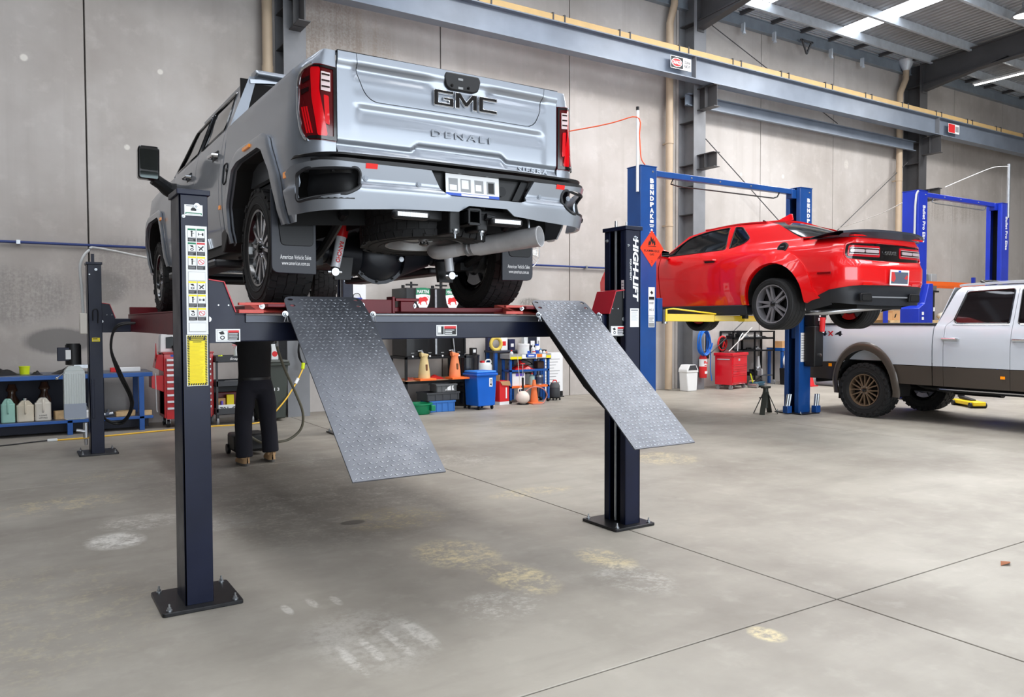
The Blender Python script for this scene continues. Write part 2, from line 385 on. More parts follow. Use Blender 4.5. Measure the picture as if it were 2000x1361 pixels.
# --- roof
GALV = M('galvanised steel', (206, 214, 222), .42, .3, var=.1, vs=6)
ROOF = M('corrugated roof sheet', (160, 162, 165), .42, .45, var=.1, vs=3)
DKST = M('painted grey steel', (124, 126, 130), .5, 0, var=.12, vs=2)
DKST2 = M('dark painted steel', (72, 72, 74), .5, 0, var=.12, vs=2)
def rz_(y): return 9.10+(13.0-y)*.04
ceil = struct(MB().box(-10, 32, -9.2, 14, 10.5, 10.6).build('ceiling', M('roof insulation', (200, 200, 200), .8)))
def corr(x0, x1, y0, y1, pitch=.19):
    b = MB(); n = max(2, int((x1-x0)/pitch)); vs = []
    for i in range(n):
        xa = x0+(x1-x0)*i/n; d = (x1-x0)/n
        for fx, h in ((0, 0), (.55, 0), (.68, .032), (.87, .032)): vs.append((xa+fx*d, h))
    vs.append((x1, 0)); P = [(x, y0, rz_(y0)+.22+h) for x, h in vs]+[(x, y1, rz_(y1)+.22+h) for x, h in vs]; k = len(vs)
    b.add(P, [(i+1, i, k+i, k+i+1) for i in range(k-1)]); return b
SKY = M('translucent skylight sheet', (240, 246, 255), .5, em=7.0)
sk = [(-3.4, -2.6), (.2, 1.0), (3.8, 4.6), (7.6, 8.4), (11.4, 12.2), (15.0, 15.75), (18.62, 19.32)]
ed = [-10]+[q for s_ in sk for q in s_]+[32]
for i in range(0, len(ed), 2): corr(ed[i], ed[i+1], 13.0, -9.2).build('roof_sheet', ROOF, ceil, ang=20)
for a, b_ in sk: corr(a, b_, 12.95, -9.0).build('skylight_sheet', SKY, ceil, ang=20)
for y in (12.95, 11.85, 10.2, 8.6, 7.1, 5.5, 3.9, 2.3, .7, -.9, -2.5, -4.1, -5.7, -7.3):
    z = rz_(y); b = MB()
    b.box(-10, 32, y-.008, y, z, z+.22); b.box(-10, 32, y, y+.075, z, z+.008); b.box(-10, 32, y, y+.075, z+.212, z+.22); b.box(-10, 32, y+.067, y+.075, z, z+.03)
    p = b.build('purlin', GALV, ceil)
    if y > 9:
        pass
# eave beam, gutter with its dark straps
eb = MB(); eb.box(-10, 32, 13.56, 13.69, 8.92, 8.94).box(-10, 32, 13.56, 13.69, 9.20, 9.22).box(-10, 32, 13.60, 13.62, 8.94, 9.20)
eave = struct(eb.build('trim_1', M('grey primed steel', (140, 150, 160), .45, .2, var=.1)))
gt = MB()
for i in range(14):
    y = 12.98+.64*i/14; gt.box(-10, 32, y, y+.028, 9.26+(.012 if i % 2 else 0), 9.275+(.012 if i % 2 else 0))
gut = struct(gt.build('trim_2', GALV))
for xx in np.arange(-9, 31, 1.16): MB().box(xx, xx+.09, 13.0, 13.58, 9.18, 9.255).build('gutter_strap', DKST2, gut)
for xx in (15.35, 16.5, 18.8, 20.2):
    b = MB(); b.box(xx-.02, xx+.02, 13.4, 13.5, 8.72, 8.93); b.cyl((xx, 13.42, 8.66), (xx, 13.42, 8.76), .05, .02, 10); b.build('eave_clip', GALV, eave)
b = MB(); b.bar((17.55, 13.42, 8.95), (17.75, 13.42, 8.6), .04, .04).bar((17.95, 13.42, 8.95), (17.75, 13.42, 8.6), .04, .04).bar((17.5, 13.42, 8.93), (18.0, 13.42, 8.93), .04, .04); b.build('eave_bracket', DKST2, eave)

# --- portal frames
def ibeam(b, p, q, w, h, t=.016, tw=.012, up=(0, 0, 1)):
    p = Vector(p); q = Vector(q); d = (q-p).normalized(); u = Vector(up); u = (u-d*u.dot(d)).normalized(); y = u.cross(d)
    F = frame(p, d, y, u); n = (q-p).length
    b.box(0, n, -w/2, w/2, h/2-t, h/2, 0, F); b.box(0, n, -w/2, w/2, -h/2, -h/2+t, 0, F); b.box(0, n, -tw/2, tw/2, -h/2+t, h/2-t, 0, F); return b
names = ['grey steel wall column with corbels behind the silver pickup roof', 'grey steel wall column with corbels beside the blue hose reel and white bin', 'dark steel wall column beyond the red coupe, behind the far blue lift', 'dark steel wall column at the far end of the wall']
for i, cx in enumerate((4.12, 13.62, 22.85, 31.6)):
    t = thing('steel_column', names[i], 'column', (cx, 13.45, 0)); t['kind'] = 'structure'
    b = MB(); ibeam(b, (0, 0, 0), (0, 0, 9.15), .38, .50, .02, .014, (0, -1, 0)); b.build('shaft', DKST if i < 2 else DKST2, t)
    for z in (2.6, 4.1, 4.75, 5.25, 6.25, 6.85, 7.6, 8.5):
        MB().box(-.18, .18, -.23, .23, z, z+.014).build('stiffener', DKST2, t)
    for z, hh in ((6.98, .5), (5.46, .34)):
        b = MB(); ibeam(b, (0, -.25, z-hh/2), (0, -.78, z-hh/2), .2, hh, .016, .012); b.box(-.1, .1, -.50, -.485, z-hh, z); b.build('corbel', DKST2, t)
    b = MB(); ibeam(b, (0, -.25, 8.83), (0, -3.2, 8.98), .24, .62, .02, .014); ibeam(b, (0, -3.2, 8.98), (0, -22, 9.75-.0), .24, .5, .02, .014)
    b.box(-.11, .11, -.27, -.24, 8.3, 9.15); b.prism([(-.25, 8.35), (-.25, 8.55), (-2.6, 8.72)], -.1, .1, frame((0, 0, 0), (0, 1, 0), (0, 0, 1)))
    b.build('rafter', DKST2, t)
# --- crane runway beam with its timber coloured rail
t = thing('crane_beam', 'long blue grey overhead runway beam with a yellow rail along the wall', 'beam', (0, 12.85, 7.0)); t['kind'] = 'structure'
b = MB(); ibeam(b, (-10, 0, .26), (32, 0, .26), .26, .52, .022, .014)
b.build('girder', M('blue grey steel', (122, 132, 146), .42, .15, .1, var=.14, vs=1.5, cr=.3), t)
for xx in (4.12, 13.0, 22.85): MB().box(xx-.006, xx+.006, -.128, .128, .022, .5).build('stiffener', DKST, t)
b = MB(); b.box(-10, 32, -.10, 0.0, .525, .65); b.build('rail', M('cream rail', (204, 172, 118), .5, var=.06), t, bevel=.01)
for k, xx in enumerate(np.arange(.6, 30, 1.7)):
    for d in (0, .28):
        MB().box(xx+d, xx+d+.03, -.112, .01, .52, .675).build('rail_clip', DKST2, t)
sticker('danger_sign', .62, .27, frame((12.53, -.136, .26), (1, 0, 0), (0, 0, 1)), t, [(.02, .05, .60, .95, 1), ([(.3+.26*cos(a), .5+.36*sin(a)) for a in np.linspace(0, 2*PI, 24)[:-1]], 0), ([(.3+.235*cos(a), .5+.31*sin(a)) for a in np.linspace(0, 2*PI, 24)[:-1]], 2)])
lettering('DANGER', .25, .08, frame((12.41, -.139, .26), (1, 0, 0), (0, 0, 1)), WHITE, t, .001, .02)
for k, wd in enumerate(('CRANE', 'ABOVE')): lettering(wd, .19, .065, frame((12.72, -.139, .30-.085*k), (1, 0, 0), (0, 0, 1)), INK, t, .001, .01)
sticker('danger_sign', .6, .27, frame((23.6, -.136, .26), (1, 0, 0), (0, 0, 1)), t, [(.02, .05, .60, .95, 2), (.64, .2, .95, .8, 5)])
# tie channel between the columns, diagonal bracing rods
t = MB(); t.box(13.3, 22.6, 13.35, 13.37, 6.60, 6.88).box(13.3, 22.6, 13.27, 13.36, 6.60, 6.62).box(13.3, 22.6, 13.27, 13.36, 6.86, 6.88)
o = t.build('wall_girt', M('blue grey steel'), None); tag(o, 'grey horizontal channel below the runway beam, between two wall columns', 'beam'); struct(o)
for a, b_, lab in (((14.0, 13.5, 6.05), (22.55, 13.5, -.2 + .6), 'thin steel bracing rod sloping down behind the red coupe roof'), ((22.55, 13.5, 6.3), (14.0, 13.5, .6), 'thin steel bracing rod sloping down from the column of the far lift'), ((13.7, 13.5, 8.9), (19.2, 13.5, 7.0), 'thin bracing rod above the runway beam under the eave')):
    o = MB().cyl(a, b_, .012, n=8).build('bracing_rod', DKST2); tag(o, lab, 'rod'); struct(o)
# --- downpipes
PVC = M('beige downpipe', (186, 166, 142), .45, var=.05)
def downpipe(x, y, top, lab, jog=0):
    t = thing('downpipe', lab, 'pipe', (x, y, 0))
    pts = [(0, 0, 0.02), (0, 0, top-.9), (0, 0, top-.75)] + ([(jog, -.02, top-.3), (jog, -.02, top)] if jog else [(0, 0, top)])
    MB().tube(pts, .085, 16).build('pipe', PVC, t, ang=50)
    for z in np.arange(1.9, top-1, 1.9): MB().cyl((0, 0, z), (0, 0, z+.05), .097, n=16).box(-.02, .02, .08, .21, z+.01, z+.04).build('clamp', PVC, t)
    for z in (3.0, 5.75): MB().cyl((0, 0, z), (0, 0, z+.16), .094, n=16).build('socket', PVC, t)
    return t
downpipe(3.74, 13.48, 9.2, 'beige downpipe on the wall above the silver pickup cab')
downpipe(12.93, 13.48, 9.2, 'beige downpipe beside the grey column and white swing bin', .12)
t = downpipe(22.1, 13.48, 9.0, 'beige downpipe with an elbow beside the far dark column', .25)
MB().cyl((.25, -.02, 8.95), (.25, -.02, 9.25), .09, .24, 16).build('hopper', GALV, t)
# --- conduit
t = thing('air_pipe', 'thin blue compressed air pipe running along the back wall', 'pipe', (0, 13.64, 2.79))
MB().cyl((-9.9, 0, 0), (12.6, 0, 0), .02, n=10).build('pipe', M('blue pipe', (40, 58, 118), .4), t)
for xx in np.arange(-3.4, 12.5, 1.75): MB().box(xx, xx+.05, -.03, .058, -.03, .03).build('clip', STEEL, t)
# --- fluorescent tubes and bay lamp
def batten(x, y, z, L, lab, rz=0):
    t = thing('tube_light', lab, 'ceiling light', (x, y, z), rz)
    MB().box(-L/2, L/2, -.05, .05, 0, .06).build('housing', WHITE, t); MB().cyl((-L/2+.04, 0, -.02), (L/2-.04, 0, -.02), .02, n=10).build('tube', M('lit tube', (255, 253, 245), .4, em=14), t)
batten(25.5, 12.4, 8.95, 1.5, 'lit fluorescent tube under the roof past the far rafter', PI/2)
def bay(x, y, lab):
    t = thing('high_bay_lamp', lab, 'ceiling light', (x, y, 8.98), 0, )
    MB().lathe([(.02, .35), (.05, .34), (.06, .2), (.25, .05), (.27, 0), (.25, 0.0), (.05, .18)], 24).build('shade', ALU, t)
    MB().cyl((0, 0, .02), (0, 0, .05), .23, n=24).build('diffuser', M('lit diffuser', (255, 253, 248), .4, em=14), t); MB().cyl((0, 0, .35), (0, 0, rz_(y)-8.98+.1), .01, n=6).build('hanger', STEEL, t)
bay(20.9, 9.6, 'lit round high bay lamp hanging under the roof corner')
# --- left conduit of lights behind the camera not seen; crumpled leaf on the floor
o = MB().add([(-.06, 0, .004), (0, -.03, .02), (.07, .005, .006), (.01, .035, .012)], [(0, 1, 3), (1, 2, 3)]).build('dry_leaf', M('dry leaf', (150, 84, 40), .7), solid=.002); o.location = (5.48, 2.57, 0)
tag(o, 'small brown dry leaf lying on the bare concrete', 'leaf')
# ================================================ four post lift (x0,y0 = outer corner of the near left post)
LX, LY, LW, LL, PH = .793, 4.634, 3.2016, 6.083, 2.336
PW, PD = .15, .256
t4 = thing('four_post_lift', 'navy four post car lift with maroon runways carrying the silver pickup', 'car lift', (LX, LY, 0))
PLATE = M('black steel plate', (46, 46, 48), .35, .5, var=.25, vs=12)
def post(x, y, side):        # side +1: open towards +x
    b = MB()
    p = b.box(0, .012, 0, PD, .02, PH-.03) if side > 0 else b.box(PW-.012, PW, 0, PD, .02, PH-.03)
    b.box(0, PW, 0, .012, .02, PH-.03); b.box(0, PW, PD-.012, PD, .02, PH-.03)
    if side < 0: b.box(0, .012, .012, .062, .02, PH-.03); b.box(0, .012, PD-.062, PD-.012, .02, PH-.03); b.box(.004, .012, 0, .06, .02, PH-.03)
    else: b.box(PW-.012, PW, .012, .062, .02, PH-.03); b.box(PW-.012, PW, PD-.062, PD-.012, .02, PH-.03)
    p = b.build('post', NAVY, t4, bevel=.003, Mx=T(x, y, 0))
    b = MB(); b.prism(roundpoly([(-.13, -.07), (PW+.15, -.07), (PW+.15, PD+.10), (-.13, PD+.10)] if side > 0 else [(-.15, -.07), (PW+.10, -.07), (PW+.10, PD+.10), (-.15, PD+.10)], .02), 0, .022); b.build('base_plate', PLATE, p, bevel=.004)
    for bx_, by_ in ((-.09, -.035), (PW+.11, -.035), (-.09, PD+.065), (PW+.11, PD+.065)) if side > 0 else ((-.11, -.035), (PW+.06, -.035), (-.11, PD+.065), (PW+.06, PD+.065)):
        bolt(p, (bx_, by_, .022), .011, .02, 'anchor_bolt')
    MB().box(-.012, PW+.012, -.012, PD+.012, PH-.03, PH).build('post_cap', NAVY, p, bevel=.003)
    bolt(p, (PW*.62, 0, PH-.09), .011, .014, 'cap_bolt', (0, -1, 0)); bolt(p, (PW*.15, 0, PH-.15), .006, .01, 'cap_bolt', (0, -1, 0))
    if side < 0:
        MB().cyl((.02, PD*.55, .03), (.02, PD*.55, PH+.05), .011, n=10).build('cable', STEEL, p)
        bolt(p, (.0, PD*.86, PH-.1), .01, .014, 'cap_bolt', (-1, 0, 0)); MB().cyl((.05, .05, PH), (.05, .05, PH+.035), .007, n=8).build('cable_stud', STEEL, p)
    return p
pNL = post(0, 0, 1); pRL = post(0, LL, 1); pNR = post(LW, 0, -1); pRR = post(LW, LL, -1)
F0 = lambda x, z, y=-.0005: frame((x, y, z), (1, 0, 0), (0, 0, 1))
# warning sheets on the near left post
cells = [(.05, .95, .04, .30)]
r = []
def cell(x0, y0, x1, y1, top, seed):
    rn = random.Random(seed); o = [(x0, y0, x1, y1, 1), (x0+.012, y0+(y1-y0)*.3, x1-.012, y1, 0), (x0, y1-(y1-y0)*.14, x1, y1, top)]
    cx, cy, ww, hh = (x0+x1)/2, y0+(y1-y0)*.58, x1-x0, y1-y0
    k = seed % 4
    if k == 0: o += [([(cx-.03, cy-hh*.22), (cx+.03, cy-hh*.22), (cx+.03, cy+hh*.1), (cx-.03, cy+hh*.1)], 1), ([(cx+.05*cos(a), cy+hh*.18+hh*.08*sin(a)) for a in np.linspace(0, 2*PI, 9)[:-1]], 1), ([(cx, cy+.004), (cx+ww*.3, cy+hh*.05), (cx+ww*.3, cy+hh*.08), (cx, cy+hh*.08)], 1)]
    elif k == 1: o += [([(x0+.06, cy-hh*.02), (x1-.06, cy-hh*.02), (x1-.06, cy+hh*.02), (x0+.06, cy+hh*.02)], 1), ([(x1-.14, cy-hh*.1), (x1-.06, cy-hh*.1), (x1-.06, cy+hh*.1), (x1-.14, cy+hh*.1)], 1), ([(x0+.08, cy-hh*.1), (x0+.12, cy-hh*.1), (x0+.12, cy+hh*.1), (x0+.08, cy+hh*.1)], 1)]
    elif k == 2: o += [([(cx-ww*.3, cy+hh*.2), (cx+ww*.1, cy+hh*.22), (cx+ww*.25, cy-hh*.02), (cx+ww*.1, cy+hh*.05), (cx-ww*.1, cy+hh*.08)], 1), ([(cx+.09*cos(a), cy-hh*.12+hh*.1*sin(a)) for a in np.linspace(0, 2*PI, 11)[:-1]], 1), ([(cx+.05*cos(a), cy-hh*.12+hh*.05*sin(a)) for a in np.linspace(0, 2*PI, 11)[:-1]], 0)]
    else: o += [([(x0+.05+.02, cy-hh*.14), (x1-.1, cy+hh*.18), (x1-.05, cy+hh*.12), (x0+.12, cy-hh*.2)], 1), ([(x0+.08, cy+hh*.15), (x1-.08, cy-hh*.15), (x1-.11, cy-hh*.2), (x0+.05, cy+hh*.1)], 1)]
    if seed in (5, 11): o += [([(cx+.15*cos(a), cy+hh*.2*sin(a)) for a in np.linspace(0, 2*PI, 14)[:-1]], 2), ([(cx+.12*cos(a), cy+hh*.16*sin(a)) for a in np.linspace(0, 2*PI, 14)[:-1]], 0), ([(cx-.1, cy+hh*.1), (cx-.08, cy+hh*.14), (cx+.1, cy-hh*.1), (cx+.08, cy-hh*.14)], 2)]
    o += lines(x0+.03, x1-.02, y0+.003, y0+(y1-y0)*.27, 3, 5, .35, seed)
    return o
k = 0
tops = [4, 4, 4, 2, 3, 3, 3, 3, 3, 3, 3, 3]
for blk, (ya, yb) in enumerate(((.59, .975), (.12, .49))):
    for row in range(3):
        for cl in range(2):
            y1 = yb-row*(yb-ya)/3; y0 = y1-(yb-ya)/3*.93
            r += cell(.10+cl*.42, y0, .10+cl*.42+.38, y1, tops[k], k+0); k += 1
    r += [(.1, ya-.095, .9, ya-.012, 5), (.11, ya-.092, .89, ya-.015, 0)]
zt = lambda py: 1.6+(634-py)*.00303
sticker('warning_sheet', .112, .60, F0(.087, 1.836), pNL, r, label='white warning sheet with pictograms')
sticker('serial_sticker', .095, .060, F0(.075, 2.222), pNL, [(.05, .1, .95, .28, 4), (.1, .12, .9, .2, 0), ([(.35, .45), (.65, .45), (.65, .6), (.58, .75), (.42, .75), (.35, .6)], 1), (.1, .85, .7, .92, 5)])
r = [(.03, .012, .97, .988, 3)]
for k in range(30):
    y = .012+k/31
    for xa in (.035, .865): r.append(([(xa, y), (xa+.1, y+.012), (xa+.1, y+.030), (xa, y+.018)], 1))
for k in range(8):
    x = .05+k/9.2
    for ya in (.014, .948): r.append(([(x, ya), (x+.06, ya), (x+.1, ya+.038), (x+.04, ya+.038)], 1))
r += [(.12, .89, .88, .96, 1), (.3, .855, .7, .868, 1)]+lines(.16, .82, .04, .84, 30, 5, .14, 5)
r += lines(.2, .84, .9, .955, 2, 3, .35, 3)
sticker('caution_sheet', .112, .285, F0(.083, 1.391), pNL, r, mats=[WHITE, INK, REDP, YELP, GRNP, M('amber print', (224, 204, 26), .5)], label='yellow caution sheet with a striped border')
# lettering of the near right post
FR = lambda x, z: frame((x, -.0008, z), (0, 0, -1), (1, 0, 0))
lettering('HIGH-LIFT', .49, .056, FR(.098, 2.0), WHITE, pNR, .0015, .045, .15)
lettering('EQUIPMENT', .165, .018, FR(.048, 2.0), WHITE, pNR, .0015, .02)
sticker('load_plate', .088, .145, F0(.088, 1.63), pNR, [(.1, .86, .9, .94, 5)]+lines(.12, .88, .35, .8, 10, 5, .3, 9))
sticker('inspection_sticker', .03, .14, frame((-.0006, .035, 1.85), (0, -1, 0), (0, 0, 1)), pNR, lines(.1, .9, .1, .9, 5, 5))
# crossbeams with end brackets
def crossbeam(y, front):
    cb = MB().box(PW+.02, LW-.02, 0, .13, 1.49, 1.655).build('crossbeam', NAVY, t4, bevel=.006, Mx=T(0, y, 0))
    for x0, sg in ((PW-.02, 1), (LW+.02, -1)):
        poly = [(0, 1.485), (sg*.165, 1.485), (sg*.165, 1.66), (sg*.105, 1.83), (sg*.0, 1.845)]; FB = frame((x0, 0, 0), (1, 0, 0), (0, 0, 1), (0, 1, 0))
        for y0, y1 in ((-.035, -.025), (.16, .17)): MB().prism(poly, y0, y1, FB).build('end_bracket', NAVY if sg > 0 else SATIN, cb)
        if sg < 0: MB().box(x0-.16, x0, -.025, .16, 1.487, 1.64).build('bracket_block', SATIN, cb)
        rim = MB()
        pts = [(x0, -.036, 1.847), (x0+sg*.106, -.036, 1.832), (x0+sg*.168, -.036, 1.66)]
        for p, q in zip(pts, pts[1:]): rim.bar((p[0], .067, p[2]), (q[0], .067, q[2]), .23 if sg < 0 else .23, .006, (0, 0, 1))
        rim.build('bracket_guard', M('bright red steel', (196, 34, 52), .4), cb)
        for px, pz, rr in ((.02, 1.62, .016), (.01, 1.52, .006), (.075, 1.70, .004), (.13, 1.7, .004)):
            MB().cyl((x0+sg*px, -.038, pz), (x0+sg*px, -.034, pz), rr, n=14).build('pivot_pin', STEEL, cb)
    return cb
cb = crossbeam(.06, True); cb2 = crossbeam(LL+.07, False)
MB().box(.36, LW-.3, -.012, .0, 1.60, 1.655).build('top_channel', M('grey channel', (74, 78, 88), .35, .2), cb, bevel=.003)
MB().cyl((.36, -.02, 1.648), (LW-.3, -.02, 1.648), .008, n=8).build('ramp_rod', STEEL, cb)
def warn(x, sg=1, y=-.0362, w=.135, h=.072, z=1.528):
    return sticker('pinch_sticker', w, h, frame((x, y, z), (1, 0, 0), (0, 0, 1)), cb, [(.05, .1, .48, .9, 1), (.06, .12, .47, .88, 0), ([(.12, .75), (.3, .85), (.36, .6), (.2, .55)], 1), ([(.27+.1*cos(a), .32+.16*sin(a)) for a in np.linspace(0, 2*PI, 12)[:-1]], 1), ([(.27+.06*cos(a), .32+.09*sin(a)) for a in np.linspace(0, 2*PI, 12)[:-1]], 0), (.5, .1, .95, .9, 1), (.5, .72, .95, .9, 2)]+lines(.53, .92, .14, .68, 5, 0, .35, 4))
warn(PW+.105); warn(LW-.06, z=1.53)
sticker('load_sticker', .155, .072, frame((1.68, -.0012, 1.545), (1, 0, 0), (0, 0, 1)), cb, [(.04, .1, .36, .9, 5), (.08, .3, .22, .88, 0), (.24, .15, .34, .85, 1), (.38, .1, .96, .9, 1), (.38, .66, .96, .9, 2)]+lines(.42, .9, .14, .6, 3, 0, .4, 6))
# runways: side channels, red deck, wheel stop wedge at the rear
def runway(x0, x1):
    b = MB(); b.box(x0, x1, -.02, LL+.3, 1.69, 1.71); b.box(x0, x0+.012, .2, LL+.3, 1.49, 1.70); b.box(x1-.012, x1, .2, LL+.3, 1.49, 1.70)
    for yy in (1.2, 2.4, 3.6, 4.8): b.box(x0+.012, x1-.012, yy, yy+.06, 1.6, 1.69)
    rw = b.build('runway', MAROON, t4, bevel=.003)
    MB().box(x0+.012, x1-.012, LL+.2, LL+.3, 1.71, 1.80).build('wheel_stop', MAROON, rw, bevel=.004)
    RS = M('salmon steel', (206, 84, 74), .45, var=.1)
    b = MB(); b.prism([(.0, 1.66), (.35, 1.66), (.35, 1.725), (.32, 1.725)], x0-.04, x1-.02, frame((0, 0, 0), (0, 1, 0), (0, 0, 1))); b.box(x0-.16, x0-.02, -.01, .02, 1.655, 1.675); b.box(x0-.16, x0-.02, -.01, .02, 1.70, 1.715); b.build('ramp_stop', RS, rw, bevel=.002)
    bolt(rw, (x0-.03, -.005, 1.695), .011, .014, 'pin', (0, -1, 0))
    return rw
RA, RB = (.47, .99), (2.27, 2.80)
rwA = runway(*RA); rwB = runway(*RB)
b = MB(); b.box(RA[1], RA[1]+.38, .21, .23, 1.66, 1.75); b.box(RA[1]+.36, RA[1]+.38, .20, .3, 1.66, 1.77); b.box(RA[1]+.38, RB[0], .23, .245, 1.67, 1.70); b.build('track_rail', MAROON, rwA, bevel=.003)
b = MB(); b.box(RA[1]+.38, RA[1]+.55, .19, .26, 1.74, 1.76); b.box(RA[1]+.42, RA[1]+.52, .2, .25, 1.67, 1.74); b.build('jack_pad', MAROON, rwA, bevel=.003)
for x in (.15, .52): bolt(rwA, (RA[1]+x, .21, 1.71), .012, .014, 'rail_bolt', (0, -1, 0))
# diamond plate ramps hanging from the rear crossbeam
RAMP = M('diamond plate', (100, 103, 110), .36, .6, var=.12, vs=7, rv=.06)
def ramp(xa, xb, label):
    w = xb-xa; y1, z1 = -.02-.13, 1.655; Lr = 1.29; ang = math.atan2(.80, .98)
    # ramp surface from hinge down to the tip; upper flap above the hinge
    d = Vector((0, -cos(ang), -sin(ang))); n = Vector((0, -sin(ang), cos(ang))); h = Vector((xa, y1+.06, z1))
    Fr = frame(h, (1, 0, 0), d, Vector((1, 0, 0)).cross(d)); 
    if (Fr.to_3x3() @ Vector((0, 0, 1))).z < 0: Fr = frame(h, (1, 0, 0), -d)@Matrix.Scale(1, 4); flip = -1
    else: flip = 1
    b = MB(); b.box(0, w, 0, Lr, -.008, 0, 0, Fr) if flip > 0 else b.box(0, w, -Lr, 0, -.008, 0, 0, Fr)
    rp = b.build('ramp', RAMP, t4, label=label)
    # side ribs below
    rb = MB()
    for xx in (.05, w-.06):
        rb.prism([(0, -.009), (-Lr*.95, -.009), (-Lr*.5, -.10), (-.08, -.09)] if flip < 0 else [(0, -.009), (Lr*.95, -.009), (Lr*.5, -.10), (.08, -.09)], xx, xx+.008, Fr @ frame((0, 0, 0), (0, 1, 0), (0, 0, 1)))
    rb.build('ramp_rib', SATIN, rp)
    a2 = math.radians(38); d2 = Vector((0, cos(a2), sin(a2))); F2 = frame(h+Vector((0, 0, 0)), (1, 0, 0), d2); fl = .165
    b = MB(); poly = roundpoly([(0, 0), (w, 0), (w-.01, fl), (.01, fl)], [0, 0, .05, .05])
    me = sheet([poly]+[[(cx+.017*cos(t), cy+.012*sin(t)) for t in np.linspace(0, 2*PI, 11)[:-1]] for cx in (.045, w-.045) for cy in (.135, .075)], lambda s, t: F2 @ Vector((s, t, 0)), .06, (0, -1, 1))
    me.build('ramp_flap', RAMP, rp, solid=.008, ang=30)
    # raised tread bars
    tb = MB()
    def treads(Fm, w, y0, y1, sg):
        px, py = .030, .030; ny = int(abs(y1-y0)/py)
        for j in range(ny):
            for i in range(int((w-.02)/px)):
                cx = .022+px*i+(px/2 if j % 2 else 0); cy = y0+sg*(j+.5)*py
                if cx > w-.015 or (Fm is F2 and (cx < .09 or cx > w-.09) and cy > .04): continue
                a = .62 if (i+j) % 2 else -.62
                a = a if j % 2 else -a
                ca, sa = cos(a), sin(a); l, q = .0135, .0042
                P = [(-l, 0), (0, -q), (l, 0), (0, q)]
                vs = [Fm @ Vector((cx+x*ca-y*sa, cy+x*sa+y*ca, 0)) for x, y in P]+[Fm @ Vector((cx+x*.6*ca-y*.5*sa, cy+x*.6*sa+y*.5*ca, .0024)) for x, y in P]
                tb.add(vs, [(4, 5, 6, 7), (0, 1, 5, 4), (1, 2, 6, 5), (2, 3, 7, 6), (3, 0, 4, 7)])
    treads(Fr, w, 0, Lr*flip, flip); 
    o = tb.build('tread_bars', M('worn diamond bars', (150, 154, 160), .3, .8), rp, kind='stuff')
    tb = MB(); treads(F2, w, 0, fl, 1); tb.build('flap_bars', M('worn diamond bars'), rp, kind='stuff')
    for xx in (-.02, w+.02): bolt(rp, (xa+xx, y1+.055, z1-.005), .012, .02, 'hinge_pin', (0, -1, 0)); MB().tube([(xa+xx, y1+.03, z1-.01), (xa+xx-.012, y1+.028, z1-.05), (xa+xx+.01, y1+.028, z1-.05), (xa+xx, y1+.03, z1-.01)], .003, 6).build('clip_pin', STEEL, rp)
ramp(1.36-LX, 1.36-LX+.50, 'diamond plate ramp nearer the warning sheets')
ramp(3.13-LX, 3.13-LX+.50, 'diamond plate ramp in front of the white lettered post')
# power unit on the rear left post
pu = MB().box(-.16, -.012, .02, .2, 1.06, 1.10).build('power_unit', STEEL, t4, Mx=T(0, LL, 0), label='hydraulic pump with a clear ribbed oil tank')
b = MB(); b.cyl((-.16, .09, 1.10), (-.16, .09, 1.34), .085, n=24); b.cyl((-.16, .09, 1.34), (-.16, .09, 1.355), .075, n=24); b.build('motor', BLACK, pu)
b = MB(); b.box(-.33, -.2, .02, .12, 1.15, 1.31); b.build('motor_box', NAVY, pu, bevel=.006)
MB().box(-.245, -.19, -.0, .012, 1.17, 1.28).build('motor_label', WHITE, pu)
b = MB(); b.cyl((-.16, .06, 1.09), (-.34, -.02, .95), .007, n=8); b.sphere((-.34, -.02, .95), .018, 10); b.build('release_lever', CHROME, pu)
b = MB()
for i in range(9):
    a0 = -.27+i*.0255; b.box(a0, a0+.02, -.03, .17, .46, 1.0)
b.box(-.262, -.05, -.022, .162, .45, 1.03); b.prism([(-.262, 1.03), (-.05, 1.03), (-.10, 1.09), (-.22, 1.09)], -.0, .15, frame((0, 0, 0), (1, 0, 0), (0, 0, 1), (0, -1, 0)).__matmul__(T(0, 0, -.15)))
b.build('oil_tank', M('frosted tank', (206, 212, 210), .35, spec=.4), pu, bevel=.006)
MB().box(-.272, -.04, -.0325, .10, .465, .64).build('oil_level', M('oil in tank', (150, 158, 172), .35), pu)
b = MB(); b.cyl((-.05, .02, .40), (-.05, .02, .22), .03, .03, 12); b.cyl((-.05, .02, .2), (-.05, .02, .13), .022, .015, 12); b.cyl((-.06, -.01, .3), (-.15, -.01, .32), .02, n=10); b.build('air_valve', ALU, pu)
b = MB(); b.box(-.09, -.012, -.01, .08, 1.47, 1.72); b.build('switch_box', M('cream box', (222, 216, 206), .45), t4, Mx=T(0, LL, 0), bevel=.008)
MB().tube([(-.05, .03, 1.72), (-.06, .03, 2.0), (-.07, .03, 2.3), (0.03, .1, 2.48), (.2, .3, 2.52), (1.4, 2.2, 2.50), (1.9, 2.88, 2.55)], .016, 8, smooth=5).build('conduit_hose', M('grey conduit', (188, 190, 190), .4), t4, Mx=T(0, LL, 0))
MB().box(.05, .085, .1, .13, PH, 2.44).build('conduit_stay', NAVY, t4, Mx=T(0, LL, 0))
sticker('yellow_notice', .085, .045, F0(.078, 1.40), pRL, [(0, 0, 1, 1, 3), (.1, .6, .7, .8, 1), (.1, .2, .9, .35, 5)])
MB().tube([(.05, -.012, 1.63), (.05, -.04, 1.75), (.1, -.04, 1.75), (.1, -.012, 1.6)], .006, 6, smooth=4).build('cable_loop', BLACK, pRL)
MB().box(.02, .05, -.012, 0, .45, .92).build('post_cover', NAVY, pRL, bevel=.003)
